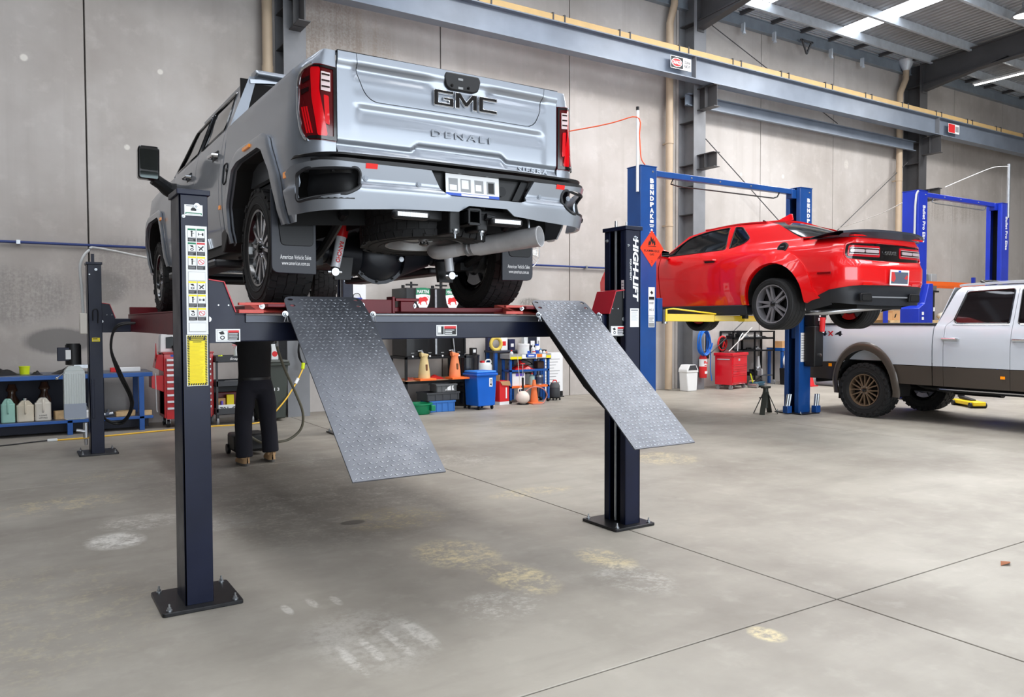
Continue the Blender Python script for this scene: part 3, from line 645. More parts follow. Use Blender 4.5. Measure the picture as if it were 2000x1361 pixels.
# hoses hanging from the left runway
for k in range(2):
    MB().tube([(RA[0]+.02, LL-.35-.02*k, 1.60), (RA[0]-.2, LL-.35, 1.57-.02*k), (RA[0]-.26, LL-.3, 1.3), (RA[0]-.18+.03*k, LL-.2, 1.0), (RA[0]-.02+.02*k, LL, .62), (RA[0]-.1, LL+.15, .38-.03*k), (RA[0]-.3, LL+.2, .42), (.14, LL+.1, .7), (.12, LL+.05, .92)], .014, 8, smooth=6).build('hydraulic_hose', BLACK, t4)
# ================================================ wheels (axis along x; side -1: outer face to -x)
GLOSSB = M('gloss black', (14, 14, 16), .12, 0, .6)
UNDER = M('chassis black', (20, 21, 23), .5, var=.2, vs=6)
WELL = M('wheel arch liner', (17, 17, 18), .8)
def wheel(parent, loc, R, W, rr, style, side, rimmat, darkmat, tread='at', seed=1, lean=None, disc=True):
    Mx = T(*loc) @ (lean or Matrix.Identity(4)) @ RY(side*PI/2)
    h = W/2; b = MB()
    b.lathe([(rr*.96, -h*.9), (rr*.9, -h*.8), (rr*.86, h*.0), (rr*.84, h*.25), (rr*.20, h*.25), (.001, h*.25)], 40, mi=0, cap=False)
    b.lathe([(rr*1.0, -h*.88), (rr*.98, -h*.92), (rr*.9, -h*.8)], 40, mi=0, cap=False)
    b.lathe([(rr*.86, h*.3), (rr*.93, h*.72), (rr*.955, h*.93), (rr*1.01, h*.95), (rr*1.02, h*.86), (rr*.97, h*.6)], 48, mi=0 if style == 'six' else 1, cap=False)
    zf = h*.80
    def spoke(a, pts, z0, z1, mi=1):
        ca, sa = cos(a), sin(a); b.prism([(x*ca-y*sa, x*sa+y*ca) for x, y in pts], z0, z1, mi=mi)
    q = rr*.945
    if style == 'six':
        for k in range(6):
            a = k*PI/3+.1
            for s_ in (-1, 1):
                P = [(.05, s_*.010), (.10, s_*.017), (q, s_*.050), (q, s_*.074), (.105, s_*.040), (.05, s_*.03)]
                spoke(a, P if s_ > 0 else P[::-1], h*.45, zf)
            for s_ in (-1, 1):
                P = [(.11, s_*.05), (q-.04, s_*.095), (q, s_*.105), (q, s_*.118), (q-.06, s_*.108), (.10, s_*.058)]
                spoke(a, P if s_ > 0 else P[::-1], h*.40, zf*.93)
        hub = .075
    elif style == 'five':
        for k in range(5):
            a = k*2*PI/5+.33
            for s_ in (-1, 1):
                P = [(.04, 0), (.09, s_*.004), (q, s_*.028), (q, s_*.052), (.085, s_*.040), (.04, s_*.04)]
                spoke(a, P if s_ > 0 else P[::-1], h*.5, zf)
            spoke(a, [(.08, -.02), (q, -.035), (q, .035), (.08, .02)], h*.3, zf*.55, 0)
        hub = .065
    elif style == 'multi':
        for k in range(8):
            a = k*PI/4+.2
            for s_ in (-1, 1):
                P = [(.06, s_*.008), (q*.72, s_*.028), (q, s_*.036), (q, s_*.058), (q*.7, s_*.048), (.07, s_*.032)]
                spoke(a, P if s_ > 0 else P[::-1], h*.42, zf)
        hub = .08
    else:   # steel spare rim with slots
        b.lathe([(rr*.84, h*.3), (rr*.7, h*.55), (rr*.45, h*.35), (rr*.25, h*.5), (0.001, h*.5)], 32, mi=1, cap=False); hub = .04
    b.cyl((0, 0, h*.35), (0, 0, zf*.98), hub, hub*.9, 20, 1)
    wh = b.build('wheel', [darkmat, rimmat], parent, Mx=Mx, ang=30)
    prof = [(rr*1.0, -h*.86), (rr*1.06, -h*.97), (rr+(R-rr)*.45, -h*1.03), (R*.955, -h*.97), (R*.985, -h*.86), (R*.985, h*.86), (R*.955, h*.97), (rr+(R-rr)*.45, h*1.03), (rr*1.06, h*.97), (rr*1.0, h*.86)]
    tb = MB().lathe(prof, 56, cap=False)
    for s_ in (-1, 1):
        for f in (.25, .62): tb.lathe([(rr+(R-rr)*f, s_*h*1.015), (rr+(R-rr)*(f+.02), s_*h*1.035), (rr+(R-rr)*(f+.05), s_*h*1.012)], 48, cap=False)
    ty = tb.build('tyre', RUBBER, wh, ang=40)
    rn = random.Random(seed); t = MB()
    def block(a0, a1, z0, z1, r0, r1, sk=0):
        vs = []
        for r_ in (r0, r1):
            for a, z in ((a0, z0), (a1, z0), (a1+sk, z1), (a0+sk, z1)): vs.append((r_*cos(a), r_*sin(a), z))
        t.add(vs, [(4, 5, 6, 7), (0, 1, 5, 4), (1, 2, 6, 5), (2, 3, 7, 6), (3, 0, 4, 7)])
    if tread == 'at':
        rows = [(-1.0, -.68), (-.64, -.24), (-.2, .2), (.24, .64), (.68, 1.0)]; n = 40
        for ri, (za, zb) in enumerate(rows):
            for k in range(n):
                a = 2*PI*(k+(.5 if ri % 2 else 0))/n; da = 2*PI/n*(.80+.1*rn.random()); j = (rn.random()-.5)*.09
                edge = ri in (0, 4)
                block(a, a+da, h*(za+j*(not edge)), h*(zb+j), R*(.945 if edge else .962), R, (rn.random()-.5)*.09)
                if edge:
                    s_ = -1 if ri == 0 else 1
                    if k % 2 == 0: vs = [(R*.93*cos(a), R*.93*sin(a), s_*h*.96), (R*.93*cos(a+da), R*.93*sin(a+da), s_*h*.96), (R*.975*cos(a+da), R*.975*sin(a+da), s_*h*1.03), (R*.975*cos(a), R*.975*sin(a), s_*h*1.03), (R*.99*cos(a), R*.99*sin(a), s_*h*.9), (R*.99*cos(a+da), R*.99*sin(a+da), s_*h*.9)]; t.add(vs, [(0, 1, 2, 3), (3, 2, 5, 4), (0, 3, 4), (1, 5, 2)])
    elif tread == 'mud':
        rows = [(-1.0, -.5), (-.44, -.02), (.02, .44), (.5, 1.0)]; n = 24
        for ri, (za, zb) in enumerate(rows):
            for k in range(n):
                a = 2*PI*(k+(.5 if ri % 2 else 0))/n; da = 2*PI/n*.72
                block(a, a+da, h*za*1.02, h*zb*1.02, R*.94, R*1.005, .06*(1 if ri < 2 else -1))
        for s_ in (-1, 1):
            for k in range(n):
                a = 2*PI*k/n; da = 2*PI/n*.6; vs = [(r_*cos(x), r_*sin(x), s_*h*z) for r_, z in ((R*.86, 1.0), (R*.87, 1.07), (R*.98, 1.05)) for x in (a, a+da)]
                t.add(vs, [(0, 1, 3, 2), (2, 3, 5, 4), (0, 2, 4), (1, 5, 3)])
    else:
        for za, zb in ((-.86, -.52), (-.48, -.04), (.0, .42), (.46, .86)):
            n = 40
            for k in range(n): block(2*PI*k/n, 2*PI*(k+.975)/n, h*za, h*zb, R*.97, R*.996, .10)
    t.build('tread', RUBBER, wh, kind='stuff', ang=25)
    l = MB()
    nl = 5 if style == 'five' else 8
    for k in range(nl):
        a = 2*PI*k/nl; rad = .058 if style == 'five' else hub*.8
        l.cyl((rad*cos(a), rad*sin(a), zf*.9), (rad*cos(a), rad*sin(a), zf*1.04+.006), .010, .007, 6)
    l.build('lug_nuts', CHROME, wh, kind='stuff')
    MB().lathe([(.036, zf*.95), (.034, zf*1.1+.005), (.02, zf*1.15+.008), (.001, zf*1.15+.008)], 18).build('hub_cap', GLOSSB, wh)
    if disc:
        d = MB(); d.cyl((0, 0, -h*.55), (0, 0, -h*.40), rr*.80, n=40); d.cyl((0, 0, -h*.7), (0, 0, -h*.2), rr*.35, n=24); d.build('brake_disc', M('cast disc', (120, 122, 124), .35, .9, var=.2, vs=20), wh)
        c_ = MB(); P = [(rr*.83*cos(a), rr*.83*sin(a)) for a in np.linspace(-.5, .6, 8)]+[(rr*.5*cos(a), rr*.5*sin(a)) for a in np.linspace(.6, -.5, 8)]
        c_.prism(P, -h*.72, -h*.25); c_.build('brake_caliper', M('red caliper', (190, 14, 20), .35, 0, .4) if style == 'five' else ALU, wh, bevel=.006)
    return wh

# ================================================ silver pickup (x lateral, y forward, z up from the runway)
SILVER = M('silver metallic paint', (152, 158, 167), .38, .66, .8, cr=.07)
CLAD = M('dark cladding', (38, 39, 42), .5)
TINT = M('tinted glass', (16, 18, 20), .05, 0, .3, spec=.6)
tk = thing('pickup_truck', 'silver crew cab pickup raised high on the four post lift, tail to the camera', 'pickup truck', (2.455, 5.60, 1.71))
def Hw(z):
    if z <= 1.42: return interp(z, [.40, .50, .60, .80, 1.0, 1.15, 1.25, 1.42], [.93, .985, 1.01, 1.03, 1.03, 1.015, 1.0, .985])
    return .985-.9*(z-1.42)-1.2*max(0, z-1.45)**1.3 if z < 1.5 else .93
def Hc(z):     # cab: tumblehome above the belt
    if z <= 1.30: return Hw(z)
    return interp(z, [1.30, 1.40, 1.45, 1.60, 1.75, 1.84, 1.88], [.995, .975, .955, .895, .845, .80, .74])
def side_s(s, z, off=0):
    W_ = Hw(z)
    if s >= -.78: return (W_+off, s)
    a, b_ = W_-.865, .30; t = min(1, (-.78-s)/.38); th = t*PI/2
    x = W_-a+a*cos(th); y = -.78-b_*sin(th); x += off*cos(th); y -= off*sin(th)
    if s < -1.16: x -= (-1.16-s)
    # the rear corner leans forward a little towards the top
    return (x, y)
ARCH = [(-.68, .50), (-.66, .62), (-.57, .84), (-.39, 1.01), (-.28, 1.045), (.28, 1.045), (.42, 1.01), (.60, .76), (.64, .50)]
LAMP = roundpoly([(-1.221, 1.395), (-1.03, 1.41), (-.925, 1.385), (-.905, 1.31), (-.925, 1.16), (-.965, 1.02), (-1.0, .965), (-1.221, .955)], [0, .03, .04, .05, .05, .05, .02, 0])
BODY = [(.86, .46), (.86, 1.41), (.2, 1.44), (-.6, 1.475), (-1.0, 1.495), (-1.221, 1.495), (-1.221, .845), (-1.02, .835), (-.93, .80), (-.89, .70), (-.87, .58), (-.83, .50)]+ARCH
def cut_lamp():      # body outline with the lamp notch taken out of its rear edge
    i = BODY.index((-1.221, 1.495)); return BODY[:i+1]+LAMP+BODY[i+1:]
for sd in (-1, 1):
    nm = 'near' if sd < 0 else 'far'
    f = lambda s, z: (lambda q: (sd*q[0], q[1], z))(side_s(s, z))
    bs = sheet([cut_lamp()], f, .045, (sd, -.3, 0)).build('bedside', SILVER, tk, solid=.012, ang=50)
    g2 = lambda s, z: (lambda q: (sd*q[0], q[1], z))(side_s(s, z, .034))
    FLO = [(-.765, .50), (-.71, .80), (-.48, 1.08), (-.34, 1.125), (.34, 1.135), (.50, 1.09), (.70, .78), (.74, .50)]
    def flare(outer, inner, fn, name, par, mat):
        b = MB(); o_ = dens(outer, .05)[:-1]; n = 60
        def at(P, t):
            P = np.array(P, float); d = np.r_[0, np.cumsum(np.hypot(*np.diff(P, axis=0).T))]; x = t*d[-1]; return np.interp(x, d, P[:, 0]), np.interp(x, d, P[:, 1])
        def g_(u, v):
            a, b2 = at(inner, u), at(outer, u); s, z = a[0]+(b2[0]-a[0])*v, a[1]+(b2[1]-a[1])*v
            return fn(s, z, .004+.010*math.sqrt(max(0, 1-max(0, (v-.55)/.45)**2))+ .0)
        b.grid(g_, n, 6, flip=sd > 0)
        return b.build(name, mat, par, solid=.02, ang=50)
    flare(FLO, ARCH, lambda s, z, o: (sd*(Hw(z)+o), s, z), 'wheel_arch_flare', bs, SILVER)
    lens = lambda o: (lambda s, z: (lambda q: (sd*q[0], q[1], z))(side_s(s, z, o)))
    TL = M('red lamp lens', (84, 4, 10), .06, 0, .6); TR = M('bright red lamp', (206, 8, 20), .08, 0, .6, em=.10); TB = M('smoked lamp', (30, 6, 9), .08, 0, .6)
    tl = sheet([LAMP], lens(.004), .03, (sd, -1, 0)).build('tail_light', TL, tk, solid=.03, ang=50)
    def seg(nm_, P, mt_, o=.008): return sheet([P], lens(o), .014, (sd, -1, 0)).build(nm_, mt_, tl, solid=.0015)
    b = MB(); b.tube([Vector(lens(.006)(s, z)) for s, z in LAMP[3:-1]], .009, 6); b.build('lamp_surround', CHROME, tl)
    seg('red_band', roundpoly([(-1.10, 1.385), (-1.01, 1.39), (-1.03, 1.22), (-1.07, 1.08), (-1.09, .985), (-1.17, .985), (-1.145, 1.10), (-1.095, 1.25)], .02), TR)
    seg('red_bar', roundpoly([(-1.175, 1.22), (-1.135, 1.225), (-1.15, 1.06), (-1.18, 1.05)], .01), TR, .010)
    rv = seg('reverse_lens', [(-1.185, 1.355), (-1.11, 1.36), (-1.11, 1.25), (-1.185, 1.245)], M('clear lens', (226, 206, 206), .1, 0, .5), .010)
    for za in (1.265, 1.30, 1.335): sheet([[(-1.18, za), (-1.115, za+.003), (-1.115, za+.012), (-1.18, za+.009)]], lens(.015), .03, (sd, -1, 0)).build('lens_bar', TB, tl, solid=.002)
    seg('lamp_edge', roundpoly([(-1.22, 1.39), (-1.03, 1.40), (-1.03, 1.39), (-1.203, 1.375), (-1.203, .985), (-1.02, .985), (-1.01, .968), (-1.22, .962)], .004), GLOSSB, .012)
    for za in (1.30, 1.235): seg('dark_segment', [(-.945, za), (-1.005, za+.015), (-1.005, za+.04), (-.935, za+.03)], TB)
    for k in range(3): seg('red_segment', [(-.955-.018*k, 1.16), (-.967-.018*k, 1.16), (-1.02-.018*k, 1.0), (-1.008-.018*k, 1.0)], TR)
    # arch liner and inner bed wall
    b = MB(); P = ARCH; pts = [(s, z) for s, z in P]
    for (a, za), (c_, zc) in zip(pts, pts[1:]): b.add([(sd*(Hw(za)-.01), a, za), (sd*.45, a, za+.03), (sd*.45, c_, zc+.03), (sd*(Hw(zc)-.01), c_, zc)], [(0, 1, 2, 3)])
    b.add([(sd*.45, s, z+.03) for s, z in pts], [tuple(range(len(pts)))])
    b.build('arch_liner', WELL, bs, solid=.004)
    MB().box(min(sd*.93, sd*.84), max(sd*.93, sd*.84), -.80, .86, 1.38, 1.44).build('bed_rail', BLACK, tk, bevel=.012)
    MB().box(min(sd*.90, sd*.86), max(sd*.90, sd*.86), -1.0, .86, .9, 1.40).build('bed_wall', SILVER, tk)
    # cab side: doors, pillars, wing
    cabf = lambda s, z, o=0: (sd*(Hc(z)+o), s+ (0 if z < 1.45 else 0), z)
    RW = roundpoly([(1.06, 1.455), (1.17, 1.80), (2.02, 1.815), (1.98, 1.44)], .035); FW = roundpoly([(2.10, 1.44), (2.13, 1.815), (2.78, 1.79), (3.16, 1.43)], .035)
    ROOFL = [(.885, 1.86), (.885, .46)]
    qt = sheet([[(.884, .46), (.985, .46), (.985, 1.40), (1.02, 1.46), (1.13, 1.82), (1.15, 1.875), (.93, 1.875), (.884, 1.45)]], cabf, .05, (sd, 0, 0)).build('cab_corner', SILVER, tk, solid=.012)
    sheet([[(1.15, 1.875), (1.13, 1.825), (2.78, 1.825), (3.26, 1.42), (3.36, 1.42), (2.82, 1.865), (2.6, 1.885)]], cabf, .05, (sd, 0, 0)).build('roof_rail', SILVER, tk, solid=.012)
    rd = sheet([[(.995, .52), (.995, 1.40), (1.03, 1.455), (1.14, 1.82), (2.03, 1.82), (2.03, .52)], RW], cabf, .05, (sd, 0, 0)).build('rear_door', SILVER, tk, solid=.012)
    fd = sheet([[(2.04, .52), (2.04, 1.82), (2.775, 1.82), (3.235, 1.42), (3.235, .52)], FW], cabf, .05, (sd, 0, 0)).build('front_door', SILVER, tk, solid=.012)
    for d_, loop in ((rd, RW), (fd, FW)):
        sheet([loop], lambda s, z: cabf(s, z, -.008), .06, (sd, 0, 0)).build('window', TINT, d_)
        b = MB(); b.tube([Vector(cabf(s, z, .0)) for s, z in loop], .010, 6, closed=True); b.build('window_frame', GLOSSB, d_)
    for d_, hy in ((rd, 1.22), (fd, 2.34)):
        b = MB(); b.tube([(sd*1.0, hy-.10, 1.25), (sd*1.035, hy-.085, 1.255), (sd*1.035, hy+.085, 1.26), (sd*1.0, hy+.1, 1.26)], .016, 8); b.build('door_handle', CHROME, d_); 
        MB().box(sd*1.0-.004, sd*1.0+.004, hy-.1, hy+.1, 1.215, 1.29).build('handle_cup', SATIN, d_)
    sheet([[(1.45, .52), (1.45, .6), (3.2, .6), (3.2, .52)]], lambda s, z: (sd*(Hc(z)+.012), s, z), .08, (sd, 0, 0)).build('door_moulding', CHROME, tk, solid=.01)
    FA = [(4.26+s*1.0, z) for s, z in [(.64, .50), (.60, .76), (.42, 1.01), (.28, 1.06), (-.34, 1.06), (-.46, 1.02), (-.62, .84), (-.66, .50)]]
    wing = [(3.245, .46), (3.245, 1.40), (3.6, 1.40), (4.4, 1.385), (5.0, 1.34), (5.12, 1.25), (5.14, .6), (5.0, .52)]+FA
    def wf_(s, z, o=0):
        x = Hc(z)+o; e = max(0, s-4.75)/.42; return (sd*(x-.22*e*e), s, z)
    wg = sheet([wing], wf_, .055, (sd, 0, 0)).build('front_wing', SILVER, tk, solid=.012)
    FLF = [(4.26-s, z) for s, z in [(-.80, .50), (-.76, .84), (-.54, 1.09), (-.40, 1.135), (.34, 1.135), (.50, 1.09), (.70, .78), (.74, .50)]]
    flare(FLF[::-1], FA[::-1], lambda s, z, o: wf_(s, z, o), 'wheel_arch_flare', wg, SILVER)
    b = MB()
    for (a, za), (c_, zc) in zip(FA, FA[1:]): b.add([(sd*(Hc(za)-.01), a, za), (sd*.45, a, za+.03), (sd*.45, c_, zc+.03), (sd*(Hc(zc)-.01), c_, zc)], [(0, 1, 2, 3)])
    b.add([(sd*.45, s, z+.03) for s, z in FA], [tuple(range(len(FA)))]); b.build('arch_liner', WELL, wg, solid=.004)
    # lit amber markers
    AMB = M('amber lens', (255, 150, 14), .25, 0, .5, em=.25)
    MB().box(sd*1.034-.004, sd*1.034+.004, -.84, -.79, .765, .80).build('side_marker', AMB, bs); MB().box(sd*1.034-.004, sd*1.034+.004, .93, .975, .79, .82).build('side_marker', AMB, qt)
    MB().box(sd*1.06-.006, sd*1.06+.008, -.10, .08, 1.085, 1.105).build('flare_marker', AMB, bs); MB().box(sd*1.06-.006, sd*1.06+.006, 3.62, 3.72, 1.0, 1.03).build('flare_marker', AMB, wg)
    if sd < 0:
        P = roundpoly([(.70, .98), (.70, 1.12), (.82, 1.12), (.82, .96)], .03)
        b = MB(); b.tube([Vector(cabf(s, z, .004)) for s, z in P], .004, 6, closed=True); b.build('fuel_door', SATIN, bs)
        MB().cyl((-1.02, .70, 1.06), (-1.036, .70, 1.06), .014, n=14).build('fuel_latch', BLACK, bs)
    # side step
    b = MB(); b.box(min(sd*1.06, sd*.84), max(sd*1.06, sd*.84), 1.0, 3.2, .335, .40); b.build('side_step', CLAD, tk, bevel=.02)
    MB().box(min(sd*1.062, sd*1.05), max(sd*1.062, sd*1.05), 1.05, 3.15, .385, .402).build('step_trim', ALU, tk)
    for yy in (1.15, 2.1, 3.05): MB().bar((sd*.6, yy, .46), (sd*.95, yy, .37), .06, .02).build('step_bracket', UNDER, tk)
    MB().box(min(sd*.97, sd*.8), max(sd*.97, sd*.8), .9, 3.25, .45, .56).build('rocker', UNDER, tk)
    MB().prism(roundpoly([(.70, .62), (.86, .60), (.86, .44), (.78, .44), (.66, .56)], .03), min(sd*1.04, sd*.9), max(sd*1.04, sd*.9), frame((0, 0, 0), (0, 1, 0), (0, 0, 1))).build('corner_step', BLACK, tk, bevel=.008)
    # tow mirror
    ox = sd*1.265
    b = MB(); b.prism(roundpoly([(-.10, -.16), (.095, -.17), (.10, .14), (.085, .165), (-.085, .165), (-.10, .13)], .03), 0, .10, frame((ox, 2.98, 1.475), (1, 0, 0), (0, 0, 1)) @ T(0, 0, -.05)); mr = b.build('mirror', GLOSSB, tk, bevel=.02)
    MB().prism(roundpoly([(-.08, -.07), (.08, -.075), (.083, .13), (-.083, .13)], .02), 0, .004, frame((ox, 2.93, 1.475), (1, 0, 0), (0, 0, 1))).build('mirror_glass', M('mirror glass', (64, 70, 70), .03, 1), mr)
    MB().prism(roundpoly([(-.08, -.15), (.08, -.155), (.08, -.09), (-.08, -.085)], .015), 0, .004, frame((ox, 2.93, 1.475), (1, 0, 0), (0, 0, 1))).build('mirror_glass', M('mirror glass'), mr)
    b = MB(); b.tube([(ox-sd*.05, 3.0, 1.33), (ox-sd*.12, 3.02, 1.29), (sd*1.06, 3.06, 1.24), (sd*.96, 3.08, 1.24)], [.06, .06, .075, .08], 10, smooth=4); b.build('mirror_arm', BLACK, mr)

# tailgate with its folds
def Rt(x, z):
    y = -1.085-.012*sst(.9, 0, abs(x))
    ax = abs(x)
    side = sst(.72, .66, ax)
    y -= .016*sst(1.41, 1.44, z)                                   # lip along the top
    hb = sst(.27, .17, abs(x-.03))                                   # raised middle around the handle
    y += .018*side*sst(1.445, 1.405, z)*sst(1.33, 1.40, z)*(1-hb*sst(1.33, 1.40, z))
    y -= .004*side*sst(1.30, 1.24, z)
    y += .016*sst(.70, .64, ax)*sst(1.20, 1.18, z)*sst(1.08, 1.16, z)   # long hollow under the inner panel
    lz = .965+.035*sst(.36, .30, abs(x-.03))
    y += .020*sst(lz+.009, lz-.009, z)*sst(.885, .935, z)                # ledge, raised in the middle
    y -= .012*sst(lz-.02, lz-.06, z)
    return y
def tgf(x, z): return (x, Rt(x, z), z)
TG = roundpoly([(-.797, .882), (.797, .882), (.797, 1.492), (-.797, 1.492)], .012)
IN = roundpoly([(-.68, 1.50), (-.665, 1.36), (-.60, 1.225), (.60, 1.225), (.665, 1.36), (.68, 1.50)], [0, .06, .07, .07, .06, 0])
tgo = [(-.797, .882), (.797, .882), (.797, 1.492), (.683, 1.492)]+[(x+.004*(1 if x > 0 else -1), z-.004) for x, z in IN[::-1] if z < 1.492]+[(-.683, 1.492), (-.797, 1.492)]
tg = sheet([tgo], tgf, .014, (0, -1, 0)).build('tailgate', SILVER, tk, solid=.03, ang=60, rim=False)
inn = sheet([[(x, min(z, 1.492)) for x, z in IN]], tgf, .014, (0, -1, 0)).build('inner_gate', SILVER, tg, solid=.03, ang=60, rim=False)
MB().box(-.78, .78, -1.05, -1.02, .89, 1.46).build('gate_liner', BLACK, tg)
MB().box(-.80, .80, -1.10, -1.02, 1.488, 1.5).build('gate_cap', BLACK, tg, bevel=.004)
HD = roundpoly([(-.115, 1.50-.02), (.125, 1.48), (.14, 1.45), (.12, 1.385), (.085, 1.37), (-.085, 1.37), (-.115, 1.39), (-.13, 1.45)], .012)
b = MB(); b.prism([(x+.03, z+.004) for x, z in HD], -1.118, -1.06, frame((0, 0, 0), (1, 0, 0), (0, 0, 1), (0, 1, 0))); hdl = b.build('gate_handle', BLACK, inn, bevel=.008)
for xx in (-.045, .075): bolt(hdl, (xx, -1.118, 1.40), .007, .008, 'camera_lens', (0, -1, 0), GLOSSB)
for zz in (1.385, 1.44): MB().box(.0, .035, -1.12, -1.117, zz, zz+.014).build('handle_mark', GREYP, hdl)
GF = lambda x, z, o=.0: frame((x, Rt(x, z)-o, z), (1, 0, 0), (0, .0, 1))
def inset(P, d):
    n = len(P); out = []
    ar = sum(P[i][0]*P[(i+1) % n][1]-P[(i+1) % n][0]*P[i][1] for i in range(n)); sg = 1 if ar > 0 else -1
    for i in range(n):
        a, p, c_ = Vector(P[i-1]), Vector(P[i]), Vector(P[(i+1) % n]); u = (p-a).normalized(); v = (c_-p).normalized()
        n1 = Vector((-u.y, u.x))*sg; n2 = Vector((-v.y, v.x))*sg; m = n1+n2; m = m/max(.3, m.dot(n1)) if m.length > .01 else n1
        out.append(tuple(p+m*d))
    return out
LET = {'G': [(.06, 0), (1, 0), (1, .58), (.48, .58), (.48, .38), (.76, .38), (.76, .24), (.25, .24), (.25, .76), (1, .76), (1, 1), (.06, 1), (0, .92), (0, .08)],
       'M': [(0, 0), (0, 1), (.24, 1), (.5, .52), (.76, 1), (1, 1), (1, 0), (.78, 0), (.78, .58), (.56, .16), (.44, .16), (.22, .58), (.22, 0)],
       'C': [(.06, 0), (1, 0), (1, .25), (.26, .25), (.26, .75), (1, .75), (1, 1), (.06, 1), (0, .92), (0, .08)]}
for k, (ch, x0, w_) in enumerate((('G', -.205, .145), ('M', -.052, .165), ('C', .122, .143))):
    P = [((x*w_+x0), (z-.5)*.105) for x, z in LET[ch]]; F_ = GF(.03, 1.312, .003)
    l_ = MB().prism(P, 0, .016).build('badge_letter', CHROME, tg, Mx=F_, bevel=.003); MB().prism(inset(P, .0062), .015, .0185).build('letter_inlay', GLOSSB, l_)
lettering('DENALI', .43, .042, GF(.03, 1.085, .002), M('dark chrome', (128, 132, 138), .18, 1), tg, .008, .012, name='lettering', sp=1.35)
lettering('SIERRA', .245, .034, GF(.60, .928, .002), M('dark chrome'), tg, .008, .012, name='lettering', sp=1.3)

# rear bumper
def Bs(s, z, off=0):      # s along the bumper: straight behind, curved on the corners
    ax = abs(s); sg = 1 if s >= 0 else -1
    out = .034*sst(.748, .712, z)-.22*max(0, .70-z)+.26*max(0, z-.75)+off
    if ax <= .80: x, y = ax, -1.235-.035*sst(.85, .3, ax)-out
    else:
        t = min(1.25, (ax-.80)/.42); th = t*PI/2*.8
        x = .80+(.235+out)*sin(th); y = -1.235+.30*(1-cos(th))*1.25-out*cos(th)
    return (sg*x, y, z-.02-.035*(z-.56)/.31)
BUT = [(-1.30, .83), (-1.22, .86), (-1.0, .875), (-.80, .868), (-.285, .862), (-.19, .715), (-.15, .70), (.36, .70), (.40, .715), (.47, .862), (.80, .868), (1.0, .875), (1.22, .86), (1.30, .83),
       (1.30, .56), (1.2, .555), (.85, .565), (.5, .585), (.32, .60), (.26, .645), (-.02, .645), (-.09, .60), (-.5, .585), (-.85, .56), (-1.2, .545), (-1.30, .55)]
STEPL = roundpoly([(-1.185, .80), (-1.10, .83), (-.74, .835), (-.72, .80), (-.73, .71), (-.80, .665), (-1.05, .635), (-1.17, .62)], .025)
STEPR = [(-x, z) for x, z in STEPL][::-1]
sheet([[(-1.06, .862), (1.06, .862), (1.06, .886), (-1.06, .886)]], lambda s, z: (lambda q: (q[0], q[1], z-.05))(Bs(s, .86, -.004)), .05, (0, -1, 0)).build('bumper_top_pad', BLACK, tk, solid=.01)
MB().box(-.84, .84, -1.10, -1.06, .78, .895).build('gate_sill', BLACK, tk)
bp = sheet([BUT, STEPL, STEPR], Bs, .02, (0, -1, 0)).build('rear_bumper', SILVER, tk, solid=.018, ang=55)
for sd, loop in ((-1, STEPL), (1, STEPR)):
    b = MB(); b.tube([Vector(Bs(s, z, .0)) for s, z in loop], .010, 6, closed=True); b.build('step_frame', CLAD, bp)
    sheet([loop], lambda s, z: (lambda q: (q[0]*.90, q[1]+.10, z))(Bs(s, z)), .06, (0, -1, 0)).build('step_recess', BLACK, bp)
    b = MB(); pl = [(s, .648+.0*s) for s in np.linspace(-1.17, -.76, 10)]
    vs = [Bs(sd*-s if sd > 0 else s, .652-.02*(-s-.76), -.002) for s, z in pl]; vs2 = [(v[0]*.9, v[1]+.12, v[2]+.01) for v in vs]
    b.add(vs+vs2, [(i, i+1, len(vs)+i+1, len(vs)+i) for i in range(len(vs)-1)]); b.build('step_tread', BLACK, bp, solid=.02)
b = MB(); b.grid(lambda u, v: (lambda q: (q[0]*.985, q[1]+.0+v*.16, .868+.012*sin(v*PI)))(Bs(-1.18+2.36*u, .86, -.012)), 40, 5); b.build('bumper_pad', BLACK, bp, solid=.012)
bay = MB(); bay.prism([(-.30, .83), (.485, .83), (.40, .655), (-.19, .655)], -1.215, -1.20, frame((0, 0, 0), (1, 0, 0), (0, 0, 1), (0, 1, 0))); bay.box(-.28, .47, -1.29, -1.2, .812, .825)
by = bay.build('plate_bay', BLACK, bp, bevel=.004)
MB().prism([(-.275, .82), (-.17, .82), (-.17, .70), (-.215, .70)], -1.235, -1.21, frame((0, 0, 0), (1, 0, 0), (0, 0, 1), (0, 1, 0))).build('bay_panel', SATIN, by); MB().cyl((.255, -1.218, .735), (.255, -1.235, .735), .032, n=20).build('bay_cap', SATIN, by); MB().prism([(.33, .68), (.38, .68), (.455, .81), (.40, .81)], -1.24, -1.21, frame((0, 0, 0), (1, 0, 0), (0, 0, 1), (0, 1, 0))).build('bay_panel', SATIN, by)
PLm = [WHITE, INK, REDP, YELP, GRNP, GREYP, M('plate blue', (44, 86, 190), .4)]
npl = sticker('number_plate', .385, .135, frame((.02, -1.262, .742), (1, 0, 0), (0, .06, 1)), by, [(.0, .0, 1, .13, 6), (.28, .02, .8, .11, 0), (.05, .2, .22, .8, 5), (.07, .25, .2, .5, 0), (.27, .2, .46, .8, 5), (.29, .35, .42, .75, 0), (.53, .2, .7, .8, 5), (.55, .3, .66, .6, 0), (.76, .2, .92, .8, 5), (.79, .24, .9, .74, 1)], mats=PLm, t=.006, label='white number plate with blurred grey characters')
for xx in (-.08, .12): MB().box(xx, xx+.02, -1.262, -1.25, .80, .825).build('plate_tab', CHROME, by)
RF = M('red reflector', (232, 30, 26), .2, 0, .5, em=.15)
